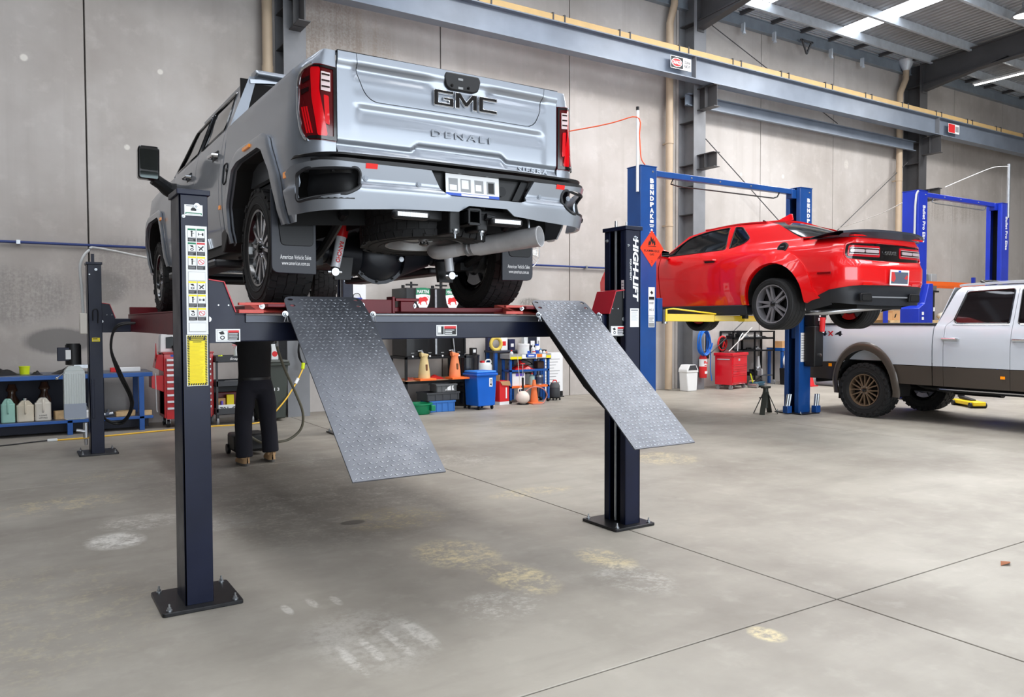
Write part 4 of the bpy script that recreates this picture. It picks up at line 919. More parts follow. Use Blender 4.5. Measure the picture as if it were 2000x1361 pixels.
for s in (-.66, .70): MB().add([Bs(s-.035, .835, .004), Bs(s+.035, .835, .004), Bs(s+.035, .868, .004), Bs(s-.035, .868, .004)], [(0, 1, 2, 3)]).build('reflector', RF, bp, solid=.006)
for s, z in ((-.69, .775), (-.36, .765), (.53, .765), (.78, .775)):
    p = Vector(Bs(s, z, .0)); MB().cyl(p, p+Vector((0, -.004, 0)), .017, n=18).cyl(p, p+Vector((0, -.007, 0)), .011, n=18).build('parking_sensor', M('silver sensor', (120, 125, 132), .4, .5), bp)
for x0, x1 in ((-.54, -.30), (.13, .37)):
    b = MB(); b.box(x0, x1, -1.315, -1.25, .505, .555); o = b.build('work_light', BLACK, bp, bevel=.018)
    for k in range(12): MB().box(x0+.022+k*(x1-x0-.044)/12, x0+.022+(k+.9)*(x1-x0-.044)/12, -1.319, -1.312, .518, .543).build('light_cell', M('clear light cell', (236, 238, 242), .15, 0, .4, em=.1), o)
# hitch
b = MB(); P = [(-.04, -.045), (.04, -.045), (.04, .045), (-.04, .045)]
for a, c_ in zip(P, P[1:]+P[:1]): b.bar((a[0], -1.32, .545+a[1]), (c_[0], -1.32, .545+c_[1]), .014, .014) 
b.box(-.045, -.033, -1.32, -1.0, .50, .59).box(.033, .045, -1.32, -1.0, .50, .59).box(-.045, .045, -1.32, -1.0, .50, .512).box(-.045, .045, -1.32, -1.0, .578, .59)
b.build('tow_hitch', SATIN, tk, bevel=.002)
b = MB(); b.box(-.34, .44, -1.15, -1.05, .53, .62); b.box(-.14, -.06, -1.25, -1.05, .44, .60); b.box(.06, .14, -1.25, -1.05, .47, .58); b.build('hitch_beam', UNDER, tk, bevel=.01)
for xx in (-.10, .09): bolt(tk, (xx, -1.25, .47), .014, .03, 'hitch_bolt', (0, 0, -1))
b = MB(); b.cyl((.11, -1.27, .56), (.17, -1.27, .55), .022, n=12); b.build('trailer_socket', SATIN, tk)
# chassis
for sd in (-1, 1):
    MB().box(min(sd*.52, sd*.44), max(sd*.52, sd*.44), -.95, 4.9, .64, .76).build('frame_rail', UNDER, tk, bevel=.01)
    b = MB(); b.tube([(sd*.62, -.72, .60), (sd*.62, -.3, .40), (sd*.62, 0, .34), (sd*.62, .3, .38), (sd*.62, .75, .56)], .03, 8, smooth=4); b.box(min(sd*.67, sd*.56), max(sd*.67, sd*.56), -.12, .12, .30, .36); b.build('leaf_spring', UNDER, tk)
    b = MB(); b.cyl((sd*.46, -.10, .22), (sd*.48, -.1, .34), .02, n=10); b.prism([(-.06, .2), (.06, .2), (.08, .36), (-.08, .36)], -.14, -.1, frame((sd*.42, 0, 0), (1, 0, 0), (0, 0, 1), (0, 1, 0))); b.build('shock_mount', UNDER, tk)
MB().box(-.84, .84, -1.02, .86, .86, .90).box(-.84, .84, .80, .86, .9, 1.40).build('cargo_bed', SILVER, tk)
MB().box(-.8, .8, 1.0, 4.9, .56, .70).build('underbody', UNDER, tk)
for yy in (-.5, -.05, .45): MB().box(-.42, .42, yy-.05, yy+.05, .66, .74).build('cross_member', UNDER, tk, bevel=.01)
b = MB(); b.cyl((-.70, 0, .41), (.70, 0, .41), .062, n=20); b.cyl((-.62, 0, .41), (-.36, 0, .41), .075, n=20); b.cyl((.36, 0, .41), (.62, 0, .41), .075, n=20)
ax_ = b.build('rear_axle', M('dark axle', (26, 29, 36), .38, .2), tk)
b = MB(); b.lathe([(.20, .10), (.215, .0), (.225, -.02), (.225, -.05), (.20, -.05), (.17, -.10), (.11, -.135), (.001, -.145)], 28, frame((-.11, -.03, .40), (1, 0, 0), (0, 0, -1), (0, 1, 0)))
b.sphere((-.11, .06, .40), .19, 20); b.lathe([(.075, 0), (.17, .22)], 20, frame((-.50, 0, .40), (0, 1, 0), (0, 0, 1), (1, 0, 0))); b.lathe([(.17, 0), (.075, .26)], 20, frame((.06, 0, .40), (0, 1, 0), (0, 0, 1), (1, 0, 0)))
df = b.build('differential', M('dark axle'), ax_, ang=45)
for k in range(10):
    a = 2*PI*k/10+.2; bolt(df, (-.11+.205*cos(a), -.082, .40+.205*sin(a)), .008, .012, 'cover_bolt', (0, -1, 0), SATIN)
MB().cyl((.02, -.15, .36), (.02, -.19, .36), .02, n=8).build('filler_plug', STEEL, df)
# shock absorbers
RED = M('red shock paint', (206, 26, 30), .3, 0, .5); GRW = M('pale grey paint', (210, 214, 220), .3, 0, .4)
for sd, xt, xb in ((-1, -.42, -.525), (1, .33, .40)):
    a, b_ = Vector((xt, -.26, .74)), Vector((xb, -.25, .245)); m = a.lerp(b_, .50)
    sh = MB().cyl(a, m, .042, n=20).build('shock_absorber', RED, tk)
    MB().cyl(m, a.lerp(b_, .93), .036, .033, n=20).build('shock_body', GRW, sh); MB().cyl(b_+Vector((0, -.03, 0)), b_+Vector((0, .03, 0)), .028, n=16).cyl(b_+Vector((-.05, -.01, 0)), b_+Vector((.05, -.01, 0)), .012, n=10).build('shock_eye', STEEL, sh)
    if sd < 0:
        d = (b_-a).normalized(); md = a.lerp(b_, .72)
        lettering('RANCHO', .15, .03, frame(md+Vector((0, -.0365, 0)), d, Vector((0, 0, 1)).cross(d).cross(Vector((0, 0, 0))) if 0 else (Vector((0, -1, 0))).cross(d), Vector((0, -1, 0))), REDP, sh, .002, .03)
MB().tube([(-.40, -.30, .68), (-.36, -.34, .6), (-.25, -.45, .50), (-.10, -.62, .44), (.02, -.7, .45)], .006, 6, smooth=5).build('spare_cable', STEEL, tk); MB().box(-.31, -.27, -.42, -.41, .515, .54).build('cable_tag', WHITE, tk)
# exhaust
A, B = Vector((.205, -.70, .398)), Vector((.548, -1.25, .462)); d = (B-A).normalized(); n0 = d.cross(Vector((0, 0, 1)))
b = MB(); b.tube([(.50, .5, .52), (.42, 0, .57), (.20, -.35, .44), (.13, -.57, .385), A+d*.02], .048, 16, smooth=6); EXS = M('exhaust steel', (214, 214, 216), .4, .35, var=.1, vs=12); ex = b.build('exhaust_pipe', EXS, tk, ang=50)
b = MB(); b.lathe([(.046, -.01), (.047, .10), (.053, .13), (.066, .19), (.067, .635), (.070, .64), (.070, .65), (.063, .65), (.060, .35), (.055, .2)], 32, frame(A, n0, d.cross(n0), d), cap=False); b.build('tail_pipe', EXS, ex, ang=40)
MB().cyl(A+d*.3, A+d*.31, .06, n=24).build('pipe_throat', SATIN, ex)
for t_ in (.09, .125, .16): MB().cyl(A+d*t_, A+d*(t_+.02), .058, n=24).build('pipe_clamp', STEEL, ex)
MB().tube([(.50, -1.16, .6), (.50, -1.18, .56), (.50, -1.18, .52)], .008, 6).build('pipe_hanger', STEEL, ex)
# mud flaps
for sd, x0, x1, zt_ in ((-1, -1.06, -.77, .74), (1, .65, .925, .45)):
    P = [(x0, .205), (x1, .20), (x1, .55), (x0, .74)] if sd < 0 else [(x0, .20), (x1, .205), (x1, .74), (x0, .55)]
    b = MB(); b.prism(roundpoly(P, [.05, .01, .02, .02] if sd < 0 else [.01, .05, .02, .02]), -.60, -.585, frame((0, 0, 0), (1, 0, 0), (0, 0, 1), (0, 1, 0))); fl = b.build('mud_flap', M('dark blue black rubber', (34, 37, 46), .45), tk, bevel=.004)
    MB().prism(roundpoly([(x0+.06, .38), (x1-.02, .38), (x1-.02, .56), (x0+.04, .56)], .03), -.606, -.598, frame((0, 0, 0), (1, 0, 0), (0, 0, 1), (0, 1, 0))).build('flap_ridge', SATIN, fl, bevel=.003)
    cx = (x0+x1)/2
    lettering('American Vehicle Sales', .20, .028, frame((cx+.01, -.6005, .308), (1, 0, 0), (0, 0, 1)), WHITE, fl, .001, .004); lettering('www.american.com.au', .18, .024, frame((cx+.01, -.6005, .268), (1, 0, 0), (0, 0, 1)), WHITE, fl, .001, .006)
# spare wheel slung under the bed
sw = wheel(tk, (-.03, -.66, .54), .435, .25, .265, 'steel', 1, M('steel rim', (150, 150, 150), .4, .6), SATIN, 'at', 9, lean=RX(-.07) @ RY(PI/2), disc=False); sw.name = 'spare_wheel'
# cab shell: roof, rear wall, windscreen, bonnet, nose
b = MB(); b.grid(lambda u, v: (-.80+1.6*u, .87+(2.62-.87)*v, 1.862+.075*(1-(2*u-1)**2)*(.75+.25*sin(v*PI))-.03*(1-min(1, v*8))), 24, 16, flip=False); b.build('roof', SILVER, tk, solid=.03)
b = MB(); b.prism([(.76, 1.855), (.80, 1.895), (.95, 1.905), (.95, 1.845), (.80, 1.84)], -.775, .775, frame((0, 0, 0), (0, 1, 0), (0, 0, 1))); b.build('roof_spoiler', SILVER, tk, bevel=.015)
sheet([[(-.96, .46), (.96, .46), (.955, 1.45), (.80, 1.86), (-.80, 1.86), (-.955, 1.45)], roundpoly([(-.86, 1.42), (.86, 1.42), (.75, 1.835), (-.75, 1.835)], .04)], lambda x, z: (x, .89, z), .15, (0, -1, 0)).build('cab_back', SILVER, tk, solid=.01)
MB().box(-.87, .87, .90, .91, 1.41, 1.84).build('rear_window', TINT, tk); MB().box(-.12, .12, .862, .885, 1.825, 1.85).build('brake_lamp', TB, tk)
b = MB(); b.grid(lambda u, v: ((-1+2*u)*(.78+.14*(1-v)), 3.36-.78*v-.12*(2*u-1)**2*.6, 1.41+.46*v), 12, 8); b.build('windscreen', TINT, tk)
b = MB(); b.grid(lambda u, v: ((-1+2*u)*.93*(1-.12*v*v), 3.3+1.85*v-.1*(2*u-1)**2*v, 1.41+.045*(1-(2*u-1)**2)-.08*v*v), 16, 14); b.build('bonnet', SILVER, tk, solid=.02)
b = MB(); b.prism([(5.02, .50), (5.22, .55), (5.25, .9), (5.20, 1.3), (5.0, 1.33)], -.85, .85, frame((0, 0, 0), (0, 1, 0), (0, 0, 1))); b.build('grille', CHROME, tk, bevel=.04)
b = MB(); b.prism([(5.0, .45), (5.30, .48), (5.33, .70), (5.1, .75)], -.95, .95, frame((0, 0, 0), (0, 1, 0), (0, 0, 1))); b.build('front_bumper', SILVER, tk, bevel=.05)
MB().cyl((-.7, 4.26, .40), (.7, 4.26, .40), .05, n=12).build('front_axle', UNDER, tk); MB().cyl((0, .1, .42), (.05, 3.2, .55), .045, n=12).build('drive_shaft', UNDER, tk)
MB().box(.2, .7, .95, 2.6, .45, .62).build('fuel_tank', BLACK, tk, bevel=.03); MB().cyl((-.4, 1.0, .55), (-.4, 2.6, .55), .10, n=16).build('silencer', ALU, tk)
MACH = M('machined alloy', (196, 196, 198), .25, .9)
i = 0
for sd in (-1, 1):
    for yy in (0, 4.26):
        i += 1; wheel(tk, (sd*.853, yy, .41), .41, .285, .264, 'six', sd, MACH, GLOSSB, 'at', i)
# ================================================ red coupe on the blue two post lift (tail to the camera side)
REDC = M('red car paint', (226, 6, 14), .28, 0, 1.0, cr=.03)
cp = thing('coupe', 'red widebody coupe with a black boot spoiler, raised on the blue two post lift', 'car', (9.76, 7.15, 1.60))
_zw = [.10, .22, .40, .60, .80, .90, .98, 1.03, 1.07, 1.11, 1.20, 1.35, 1.43, 1.47, 1.50]
_ww = [.84, .90, .935, .95, .945, .925, .89, .85, .79, .755, .715, .635, .57, .50, .40]
def Wc(y, z):
    w_ = interp(z, _zw, _ww)
    if y > 2.6: w_ -= .10*((y-2.6)/1.3)**2
    if y < -.4: w_ -= .02*((-.4-y)/.5)**2
    return w_
def cside(sd, o=0): return lambda y, z: (sd*(Wc(y, z)+o), y, z)
def arc(cx, cz, r, a0, a1, n=18): return [(cx+r*cos(math.radians(a0+(a1-a0)*i/n)), cz+r*sin(math.radians(a0+(a1-a0)*i/n))) for i in range(n+1)]
BLKP = M('black bumper plastic', (34, 36, 41), .42)
DW = roundpoly([(2.24, 1.035), (1.86, 1.315), (1.5, 1.385), (1.10, 1.405), (1.02, 1.06)], [.02, .1, .1, .02, .02])
QW = roundpoly([(.985, 1.40), (.84, 1.385), (.62, 1.20), (.70, 1.135), (.945, 1.07)], [.02, .05, .04, .04, .02])
CARB = arc(0, .31, .475, -10, 188)
for sd in (-1, 1):
    q = sheet([[(.979, .22), (.979, 1.43), (.80, 1.45), (.45, 1.44), (.18, 1.36), (-.12, 1.20), (-.34, 1.095), (-.83, 1.075), (-.83, .40), (-.50, .235)]+CARB[::-1], QW], cside(sd), .05, (sd, 0, 0)).build('rear_quarter', REDC, cp, solid=.012, ang=60, rim=False)
    d = sheet([[(.983, .22), (.983, 1.43), (1.5, 1.425), (1.90, 1.345), (2.30, 1.045), (2.25, .60), (2.22, .22)], DW], cside(sd), .05, (sd, 0, 0)).build('door', REDC, cp, solid=.012, ang=60, rim=False)
    FB = arc(3.0, .31, .46, 188, -8)
    sheet([[(2.235, .22), (2.265, .60), (2.315, 1.04), (2.6, 1.02), (3.2, .99), (3.75, .90), (3.88, .70), (3.86, .42), (3.6, .25)]+arc(3.0, .31, .46, -8, 188)], cside(sd), .05, (sd, 0, 0)).build('front_wing', REDC, cp, solid=.012, ang=60, rim=False)
    for loop, par in ((DW, d), (QW, q)):
        sheet([loop], cside(sd, -.006), .06, (sd, 0, 0)).build('window', TINT, par)
        MB().tube([Vector(cside(sd)(*p)) for p in loop], .009, 6, closed=True).build('window_trim', BLACK, par)
    for cy, par, o_, i_ in ((0, q, [(.575, .235)]+arc(0, .36, .60, 10, 172, 16)+[(-.70, .30)], [(.467, .235)]+arc(0, .31, .475, 0, 180, 16)+[(-.49, .25)]),):
        def at(P, t):
            P = np.array(P, float); dd = np.r_[0, np.cumsum(np.hypot(*np.diff(P, axis=0).T))]; x = t*dd[-1]; return np.interp(x, dd, P[:, 0]), np.interp(x, dd, P[:, 1])
        def g_(u, v):
            a, b2 = at(i_, u), at(o_, u); y, z = a[0]+(b2[0]-a[0])*v, a[1]+(b2[1]-a[1])*v
            return (sd*(Wc(y, z)+.066*(1-v)**1.15*(.5+.5*sin(PI*min(1, max(0, (u*1.1-.05))))) + .001), y, z)
        MB().grid(g_, 60, 8, flip=sd < 0).build('wide_arch', REDC, par, solid=.02, ang=60)
    b = MB(); P = CARB
    for (a, za), (c_, zc) in zip(P, P[1:]): b.add([(sd*(Wc(a, za)-.01), a, za), (sd*.5, a, za), (sd*.5, c_, zc), (sd*(Wc(c_, zc)-.01), c_, zc)], [(0, 1, 2, 3)])
    b.add([(sd*.5, y, z) for y, z in P], [tuple(range(len(P)))]); b.build('arch_liner', WELL, q, solid=.004)
    b = MB(); P = arc(3.0, .31, .46, -8, 188)
    for (a, za), (c_, zc) in zip(P, P[1:]): b.add([(sd*(Wc(a, za)-.01), a, za), (sd*.5, a, za), (sd*.5, c_, zc), (sd*(Wc(c_, zc)-.01), c_, zc)], [(0, 1, 2, 3)])
    b.build('arch_liner', WELL, cp, solid=.004)
    MB().prism(roundpoly([(.50, .235), (2.5, .235), (2.5, .10), (.48, .09)], .02), min(sd*.93, sd*.80), max(sd*.93, sd*.80), frame((0, 0, 0), (0, 1, 0), (0, 0, 1), (1, 0, 0))).build('side_skirt', BLKP, cp, bevel=.02)
    sheet([[(-.46, .245), (-.84, .40), (-.84, .21), (-.44, .13)]], lambda y, z: (sd*(Wc(y, z)+.012-.02*sst(.36, .22, z)), y, z), .05, (sd, 0, 0)).build('bumper_side', BLKP, cp, solid=.012)
    b = MB(); b.tube([(sd*.925, 1.08, .905), (sd*.965, 1.10, .91), (sd*.965, 1.28, .915), (sd*.925, 1.31, .91)], .014, 8); b.build('door_handle', REDC, d); MB().box(sd*.932-.004, sd*.932+.004, 1.10, 1.29, .875, .905).build('handle_cup', BLACK, d)
    b = MB(); P = roundpoly([(-.09, -.06), (.09, -.075), (.10, .05), (-.07, .07)], .03); b.prism(P, -.07, .10, frame((sd*1.04, 2.10, 1.065), (1, 0, 0), (0, 0, 1), (0, 1, 0))); b.box(min(sd*1.0, sd*.86), max(sd*1.0, sd*.86), 2.08, 2.16, .99, 1.03); m_ = b.build('door_mirror', REDC, cp, bevel=.02)
    MB().prism(roundpoly([(-.075, -.045), (.075, -.058), (.085, .035), (-.06, .055)], .02), 0, .004, frame((sd*1.04, 2.025, 1.065), (1, 0, 0), (0, 0, 1), (0, 1, 0))).build('mirror_glass', M('mirror glass'), m_)
    MB().box(sd*.948-.004, sd*.948+.004, -.88, -.68, .605, .63).build('side_marker', M('dark red lamp', (120, 4, 10), .12, 0, .4), q)
    if sd < 0:
        p = Vector(cside(-1)(-.08, 1.0)); nrm = Vector((-.86, 0, .5)).normalized(); b = MB(); b.cyl(p-nrm*.01, p+nrm*.014, .085, .08, 28); f_ = b.build('fuel_cap', BLACK, q)
        MB().cyl(p+nrm*.014, p+nrm*.02, .06, n=24).build('cap_face', GLOSSB, f_); MB().box(-.03, .03, -.008, .008, 0, .004, 0, frame(p+nrm*.02, (0, -1, 0), (.5, 0, .86))).build('cap_mark', CHROME, f_)
# rear fascia, wrapped round the corners
def Rc(s, z, o=0):
    ax = abs(s); sg = 1 if s >= 0 else -1; W_ = Wc(-.83, z)
    y0 = -1.10-.05*sst(.78, .70, z)+.05*sst(.50, .40, z)+.03*sst(.98, 1.06, z)-o
    if ax <= .62: return (s, y0+.03*(ax/.62)**2, z)
    th = (ax-.62)/.48*PI/2
    return (sg*(.62+(W_+o-.62)*sin(th)), y0+.03+(-.83-y0-.03+0)*(1-cos(th)), z)
LPAN = roundpoly([(-.88, .975), (-.80, 1.0), (-.3, 1.01), (.3, 1.01), (.80, 1.0), (.88, .975), (.875, .84), (.83, .785), (.3, .765), (-.3, .765), (-.83, .785), (-.875, .84)], .03)
fz = [(-1.10, .40), (-1.10, 1.075), (-.6, 1.075), (.6, 1.075), (1.10, 1.075), (1.10, .40), (.8, .44), (.62, .455), (-.62, .455), (-.8, .44)]
fa = sheet([fz, LPAN], Rc, .04, (0, -1, 0)).build('rear_fascia', REDC, cp, solid=.015, ang=60)
pan = sheet([LPAN], lambda s, z: Rc(s, z, -.02), .05, (0, -1, 0)).build('light_panel', GLOSSB, fa)
b = MB(); b.tube([Vector(Rc(s, z, -.004)) for s, z in LPAN], .012, 6, closed=True); b.build('panel_rim', REDC, fa)
LR = M('red tail lamp', (196, 16, 34), .1, 0, .5, em=.12); LC = M('clear tail lamp', (214, 196, 200), .1, .3, .5)
for sg in (-1, 1):
    def row(x0, x1, z0, z1, o, nm_, mt_, par=pan):
        return sheet([roundpoly([(sg*x0, z0), (sg*x1, z0), (sg*x1, z1), (sg*x0, z1)], .025)], lambda s, z: Rc(s, z, o), .05, (0, -1, 0)).build(nm_, mt_, par, solid=.012)
    l = row(.22, .82, .825, .965, -.012, 'tail_light', LR)
    row(.245, .80, .85, .94, -.004, 'lamp_core', TB, l)
    for a, b_ in ((.26, .52), (.54, .79)): row(a, b_, .875, .915, .004, 'lamp_strip', LC, l)
    for z0 in (.852, .93): row(.25, .80, z0, z0+.008, .002, 'lamp_line', LC, l)
lettering('DODGE', .24, .05, frame((0, -1.098, .885), (1, 0, 0), (0, 0, 1)), CHROME, pan, .006, .02, name='badge')
lowb = [(-1.10, .24), (-1.10, .40), (-.8, .44), (-.62, .455), (.62, .455), (.8, .44), (1.10, .40), (1.10, .24), (.75, .215), (.3, .20), (-.3, .20), (-.75, .215)]
lb = sheet([lowb], lambda s, z: Rc(s, z, .012-.02*sst(.36, .22, z)), .05, (0, -1, 0)).build('lower_bumper', BLKP, cp, solid=.015)
sheet([[(-.60, .30), (.60, .30), (.60, .318), (-.60, .318)]], lambda s, z: Rc(s, z, .022), .05, (0, -1, 0)).build('diffuser_line', M('grey trim line', (128, 130, 134), .4), lb, solid=.01)
for sg in (-1, 1):
    b = MB(); b.prism(roundpoly([(-.13, -.055), (.13, -.055), (.13, .05), (-.10, .06)], .03), 0, .03, frame((sg*.53-.05, -1.115, .30), (sg, 0, 0), (0, 0, 1), (0, -1, 0))); tp = b.build('tip_surround', SATIN, lb, bevel=.006)
    b = MB(); b.prism(roundpoly([(-.10, -.035), (.10, -.035), (.10, .035), (-.085, .04)], .02), .031, .034, frame((sg*.53-.05, -1.115, .30), (sg, 0, 0), (0, 0, 1), (0, -1, 0))); b.build('exhaust_tip', M('matt black', (8, 8, 9), .7), tp)  # near-black plate across the tip opening
for sg in (-1, 1): sheet([roundpoly([(sg*.45, .455), (sg*.62, .455), (sg*.62, .49), (sg*.45, .49)], .01)], lambda s, z: Rc(s, z, .004), .05, (0, -1, 0)).build('reflector', M('red reflector'), fa, solid=.006)
sticker('number_plate', .42, .20, frame((.07, -1.175, .565), (1, 0, 0), (0, -.05, 1)), fa, [(.05, .1, .95, .86, 5), ([(.05, .3), (.2, .2), (.3, .45), (.2, .86), (.05, .86)], 2), ([(.75, .45), (.9, .38), (.95, .6), (.88, .7)], 2), (.42, .84, .56, .96, 6)], mats=[WHITE, INK, M('dull red print', (206, 60, 60), .5), YELP, GRNP, M('slate print', (92, 98, 112), .5), M('plate blue')], t=.008, label='number plate with a white frame and red and grey face')
# boot lid, spoiler, rear window, roof, windscreen, bonnet, nose, floor
b = MB(); b.grid(lambda u, v: ((-1+2*u)*(.80-.03*v), -.32-.76*v, 1.105-.03*v+.015*(1-(2*u-1)**2)), 16, 8); b.build('boot_lid', REDC, cp, solid=.02)
def spf(u, v):       # closed wedge section swept across the tail
    x = (-1+2*u); P = [(-.66, 1.085), (-.90, 1.125), (-1.10, 1.175), (-1.145, 1.17), (-1.15, 1.145), (-1.11, 1.10), (-1.08, 1.072), (-.66, 1.07)]
    k = min(int(v*7.999), 7) if v < 1 else 7; k = round(v*8) % 8; y, z = P[k]; e = abs(x)**3
    return (x*.90, y+.13*e, z-.035*e*(1 if k in (2, 3, 4) else .0)+.0)
MB().grid(spf, 36, 8).build('boot_spoiler', M('satin black spoiler', (46, 50, 60), .35, 0, .2), cp, ang=30, solid=.004)
b = MB(); b.grid(lambda u, v: ((-1+2*u)*(.56+.17*v), .50-.84*v, 1.44-.335*v+.045*(1-(2*u-1)**2)*(1-v*.5)+.03*sin(v*PI)), 16, 12); b.build('rear_window', M('dark rear glass', (26, 28, 30), .06, 0, .5), cp)
b = MB(); b.tube([(-.55, .52, 1.452), (-.73, -.33, 1.115)], .012, 6).tube([(.55, .52, 1.452), (.73, -.33, 1.115)], .012, 6); b.build('glass_trim', BLACK, cp)
b = MB(); b.grid(lambda u, v: ((-1+2*u)*.60*(1-.05*sin(v*PI)), .42+1.18*v, 1.428+.05*(1-(2*u-1)**2)+.028*sin(PI*min(1, v*1.1))), 16, 14); b.build('roof', REDC, cp, solid=.02, ang=60)
b = MB(); b.grid(lambda u, v: ((-1+2*u)*(.50+.24*v), 1.60+.78*v, 1.44-.40*v+.03*(1-(2*u-1)**2)), 14, 10); b.build('windscreen', TINT, cp)
b = MB(); b.prism([(.55, 1.49), (.72, 1.505), (.48, 1.585), (.45, 1.58), (.43, 1.49)], -.012, .012, frame((0, 0, 0), (0, 1, 0), (0, 0, 1), (1, 0, 0))); b.build('antenna_fin', REDC, cp, bevel=.006)
b = MB(); b.grid(lambda u, v: ((-1+2*u)*(.86-.08*v*v), 2.32+1.5*v-.12*v*(2*u-1)**2, 1.035+.03*(1-(2*u-1)**2)-.13*v*v), 16, 12); b.build('bonnet', REDC, cp, solid=.02)
def nf(u, v):
    x = -1+2*u; z = .25+.68*v; e = abs(x)**2.6; return (x*.86, 3.98-.24*e-.05*(2*v-1)**2-.06*v, z)
nz = MB().grid(nf, 24, 10).build('nose', REDC, cp, solid=.02)
MB().grid(lambda u, v: (lambda q: (q[0]*.86, q[1]+.012, .62+.2*v))(nf(u, .5+.3*v)), 20, 3).build('grille', BLACK, nz)
MB().grid(lambda u, v: (lambda q: (q[0], q[1]+.03, .13+.16*v))(nf(u, .1)), 20, 3).build('chin_spoiler', BLKP, nz, solid=.01)
b = MB(); b.box(-.80, .80, .5, 2.5, .13, .2).box(-.5, .5, -.95, 3.6, .16, .26).box(-.78, .78, -1.0, -.5, .24, .34); b.build('underbody', UNDER, cp)
b = MB(); b.cyl((-.5, 0, .25), (.5, 0, .25), .045, n=12); b.sphere((0, 0, .25), .15, 16); b.box(-.62, .62, -.16, .16, .2, .24); b.build('rear_axle', UNDER, cp, bevel=.01)
b = MB(); b.tube([(-.45, 2.0, .13), (-.42, .7, .13), (-.46, .3, .16), (-.60, -.45, .12), (-.15, -.82, .17), (.16, -.88, .20), (.2, -.7, .3)], .04, 12, smooth=6); b.build('exhaust_pipe', ALU, cp, ang=50)
b = MB(); b.tube([(.45, 2.0, .13), (.42, .7, .13), (.5, -.2, .2), (.56, -.9, .28)], .04, 12, smooth=6); b.build('exhaust_pipe', ALU, cp, ang=50)
MB().box(-.74, -.64, -.36, -.22, .14, .22).build('damper_foot', ALU, cp, bevel=.02)
GUN = M('gunmetal alloy', (150, 148, 152), .32, .6)
for sd in (-1, 1): wheel(cp, (sd*.845, 0, .235), .355, .315, .262, 'five', sd, GUN, M('dark barrel', (30, 30, 32), .35, .5), 'road', 3)
for sd in (-1, 1): wheel(cp, (sd*.80, 3.0, .17), .345, .28, .258, 'five', sd, GUN, M('dark barrel'), 'road', 4)
# ================================================ blue two post lift under the red coupe
BLU = M('blue powder coat', (24, 74, 142), .32, 0, .35, var=.12, vs=3, cr=.15); BLU2 = M('deep blue powder coat', (20, 48, 168), .34, 0, .3, var=.1, vs=3, cr=.2)
YEL = M('yellow arm paint', (252, 214, 8), .35, 0, .3)
BKC = M('dark channel', (14, 16, 22), .6)
def twopost(name, label, X0, X1, Yf, H, w, d, mat, text, tx, tsz, beamz, fx=0):
    """posts from X0 to X1 (outer faces), front faces at Yf"""
    t = thing(name, label, 'car lift', (X0, Yf, 0)); L = X1-X0; ps = []
    for x, sd in ((0, 1), (L-w, -1)):
        b = MB(); e = .012
        b.box(0, w, 0, e, .02, H); b.box(0, w, d-e, d, .02, H); xo = 0 if sd > 0 else w-e; b.box(xo, xo+e, e, d-e, .02, H)
        xi = w-e if sd > 0 else 0
        b.box(xi, xi+e, e, d*.28, .02, H); b.box(xi, xi+e, d*.72, d-e, .02, H)
        p = b.build('post', mat, t, bevel=.004, Mx=T(x, 0, 0))
        MB().box(xo+(e if sd > 0 else -.02), xo+(.02+e if sd > 0 else 0), e, d-e, .03, H-.03).build('channel_back', BKC, p)
        MB().prism(roundpoly([(-.10, -.14), (w+.10, -.14), (w+.10, d+.14), (-.10, d+.14)], .04), 0, .02).build('base_plate', M('black steel plate'), p, bevel=.003)
        for bx_ in (-.06, w+.06):
            for by_ in (-.09, d+.09): bolt(p, (bx_, by_, .02), .011, .02, 'anchor_bolt')
        for zz in (H-.07,): bolt(p, (w*.75, 0, zz), .01, .012, 'cap_bolt', (0, -1, 0))
        MB().box(-.006, w+.006, -.006, d+.006, H, H+.012).build('post_cap', mat, p)
        lettering(text, tsz[0], tsz[1], frame((w*.62, -.0015, tx), (0, 0, -1), (1, 0, 0)) if len(text) > 8 else frame((w*.68, -.0015, tx), (1, 0, 0), (0, 0, 1)), WHITE, p, .002, .02)
        ps.append(p)
    b = MB(); b.box(w, L-w, d*.3, d*.62, beamz-.09, beamz); b.build('overhead_beam', mat, t, bevel=.008)
    b = MB(); b.box(.02, w+.08, d*.27, d*.66, beamz-.12, beamz-.005); b.build('beam_socket', mat, t, bevel=.005); b = MB(); b.box(L-w-.12, L-w, d*.27, d*.66, beamz-.16, beamz-.005); b.build('beam_socket', mat, t, bevel=.005)
    b = MB(); b.tube([(w+.45, d*.4, beamz-.09), (w+.40, d*.4, beamz-.17), (w+.55, d*.4, beamz-.19), (L-w-.55, d*.4, beamz-.19), (L-w-.45, d*.4, beamz-.16), (L-w-.4, d*.4, beamz-.09)], .011, 8); b.build('shut_off_bar', BLACK if mat is BLU else STEEL, t)
    for x in (.9, 1.6, 2.4): bolt(t, (w+x*.9, d*.3, beamz-.045), .01, .01, 'beam_bolt', (0, -1, 0))
    return t, ps, L
v = 'B\nE\nN\nD\nP\nA\nK'
lf, (pA, pB), LB = twopost('two_post_lift', 'blue two post lift with yellow arms holding the red coupe', 7.81, 11.73, 8.73, 3.88, .31, .30, BLU, 'BENDPAK', 0, (.1, .1), 3.86)
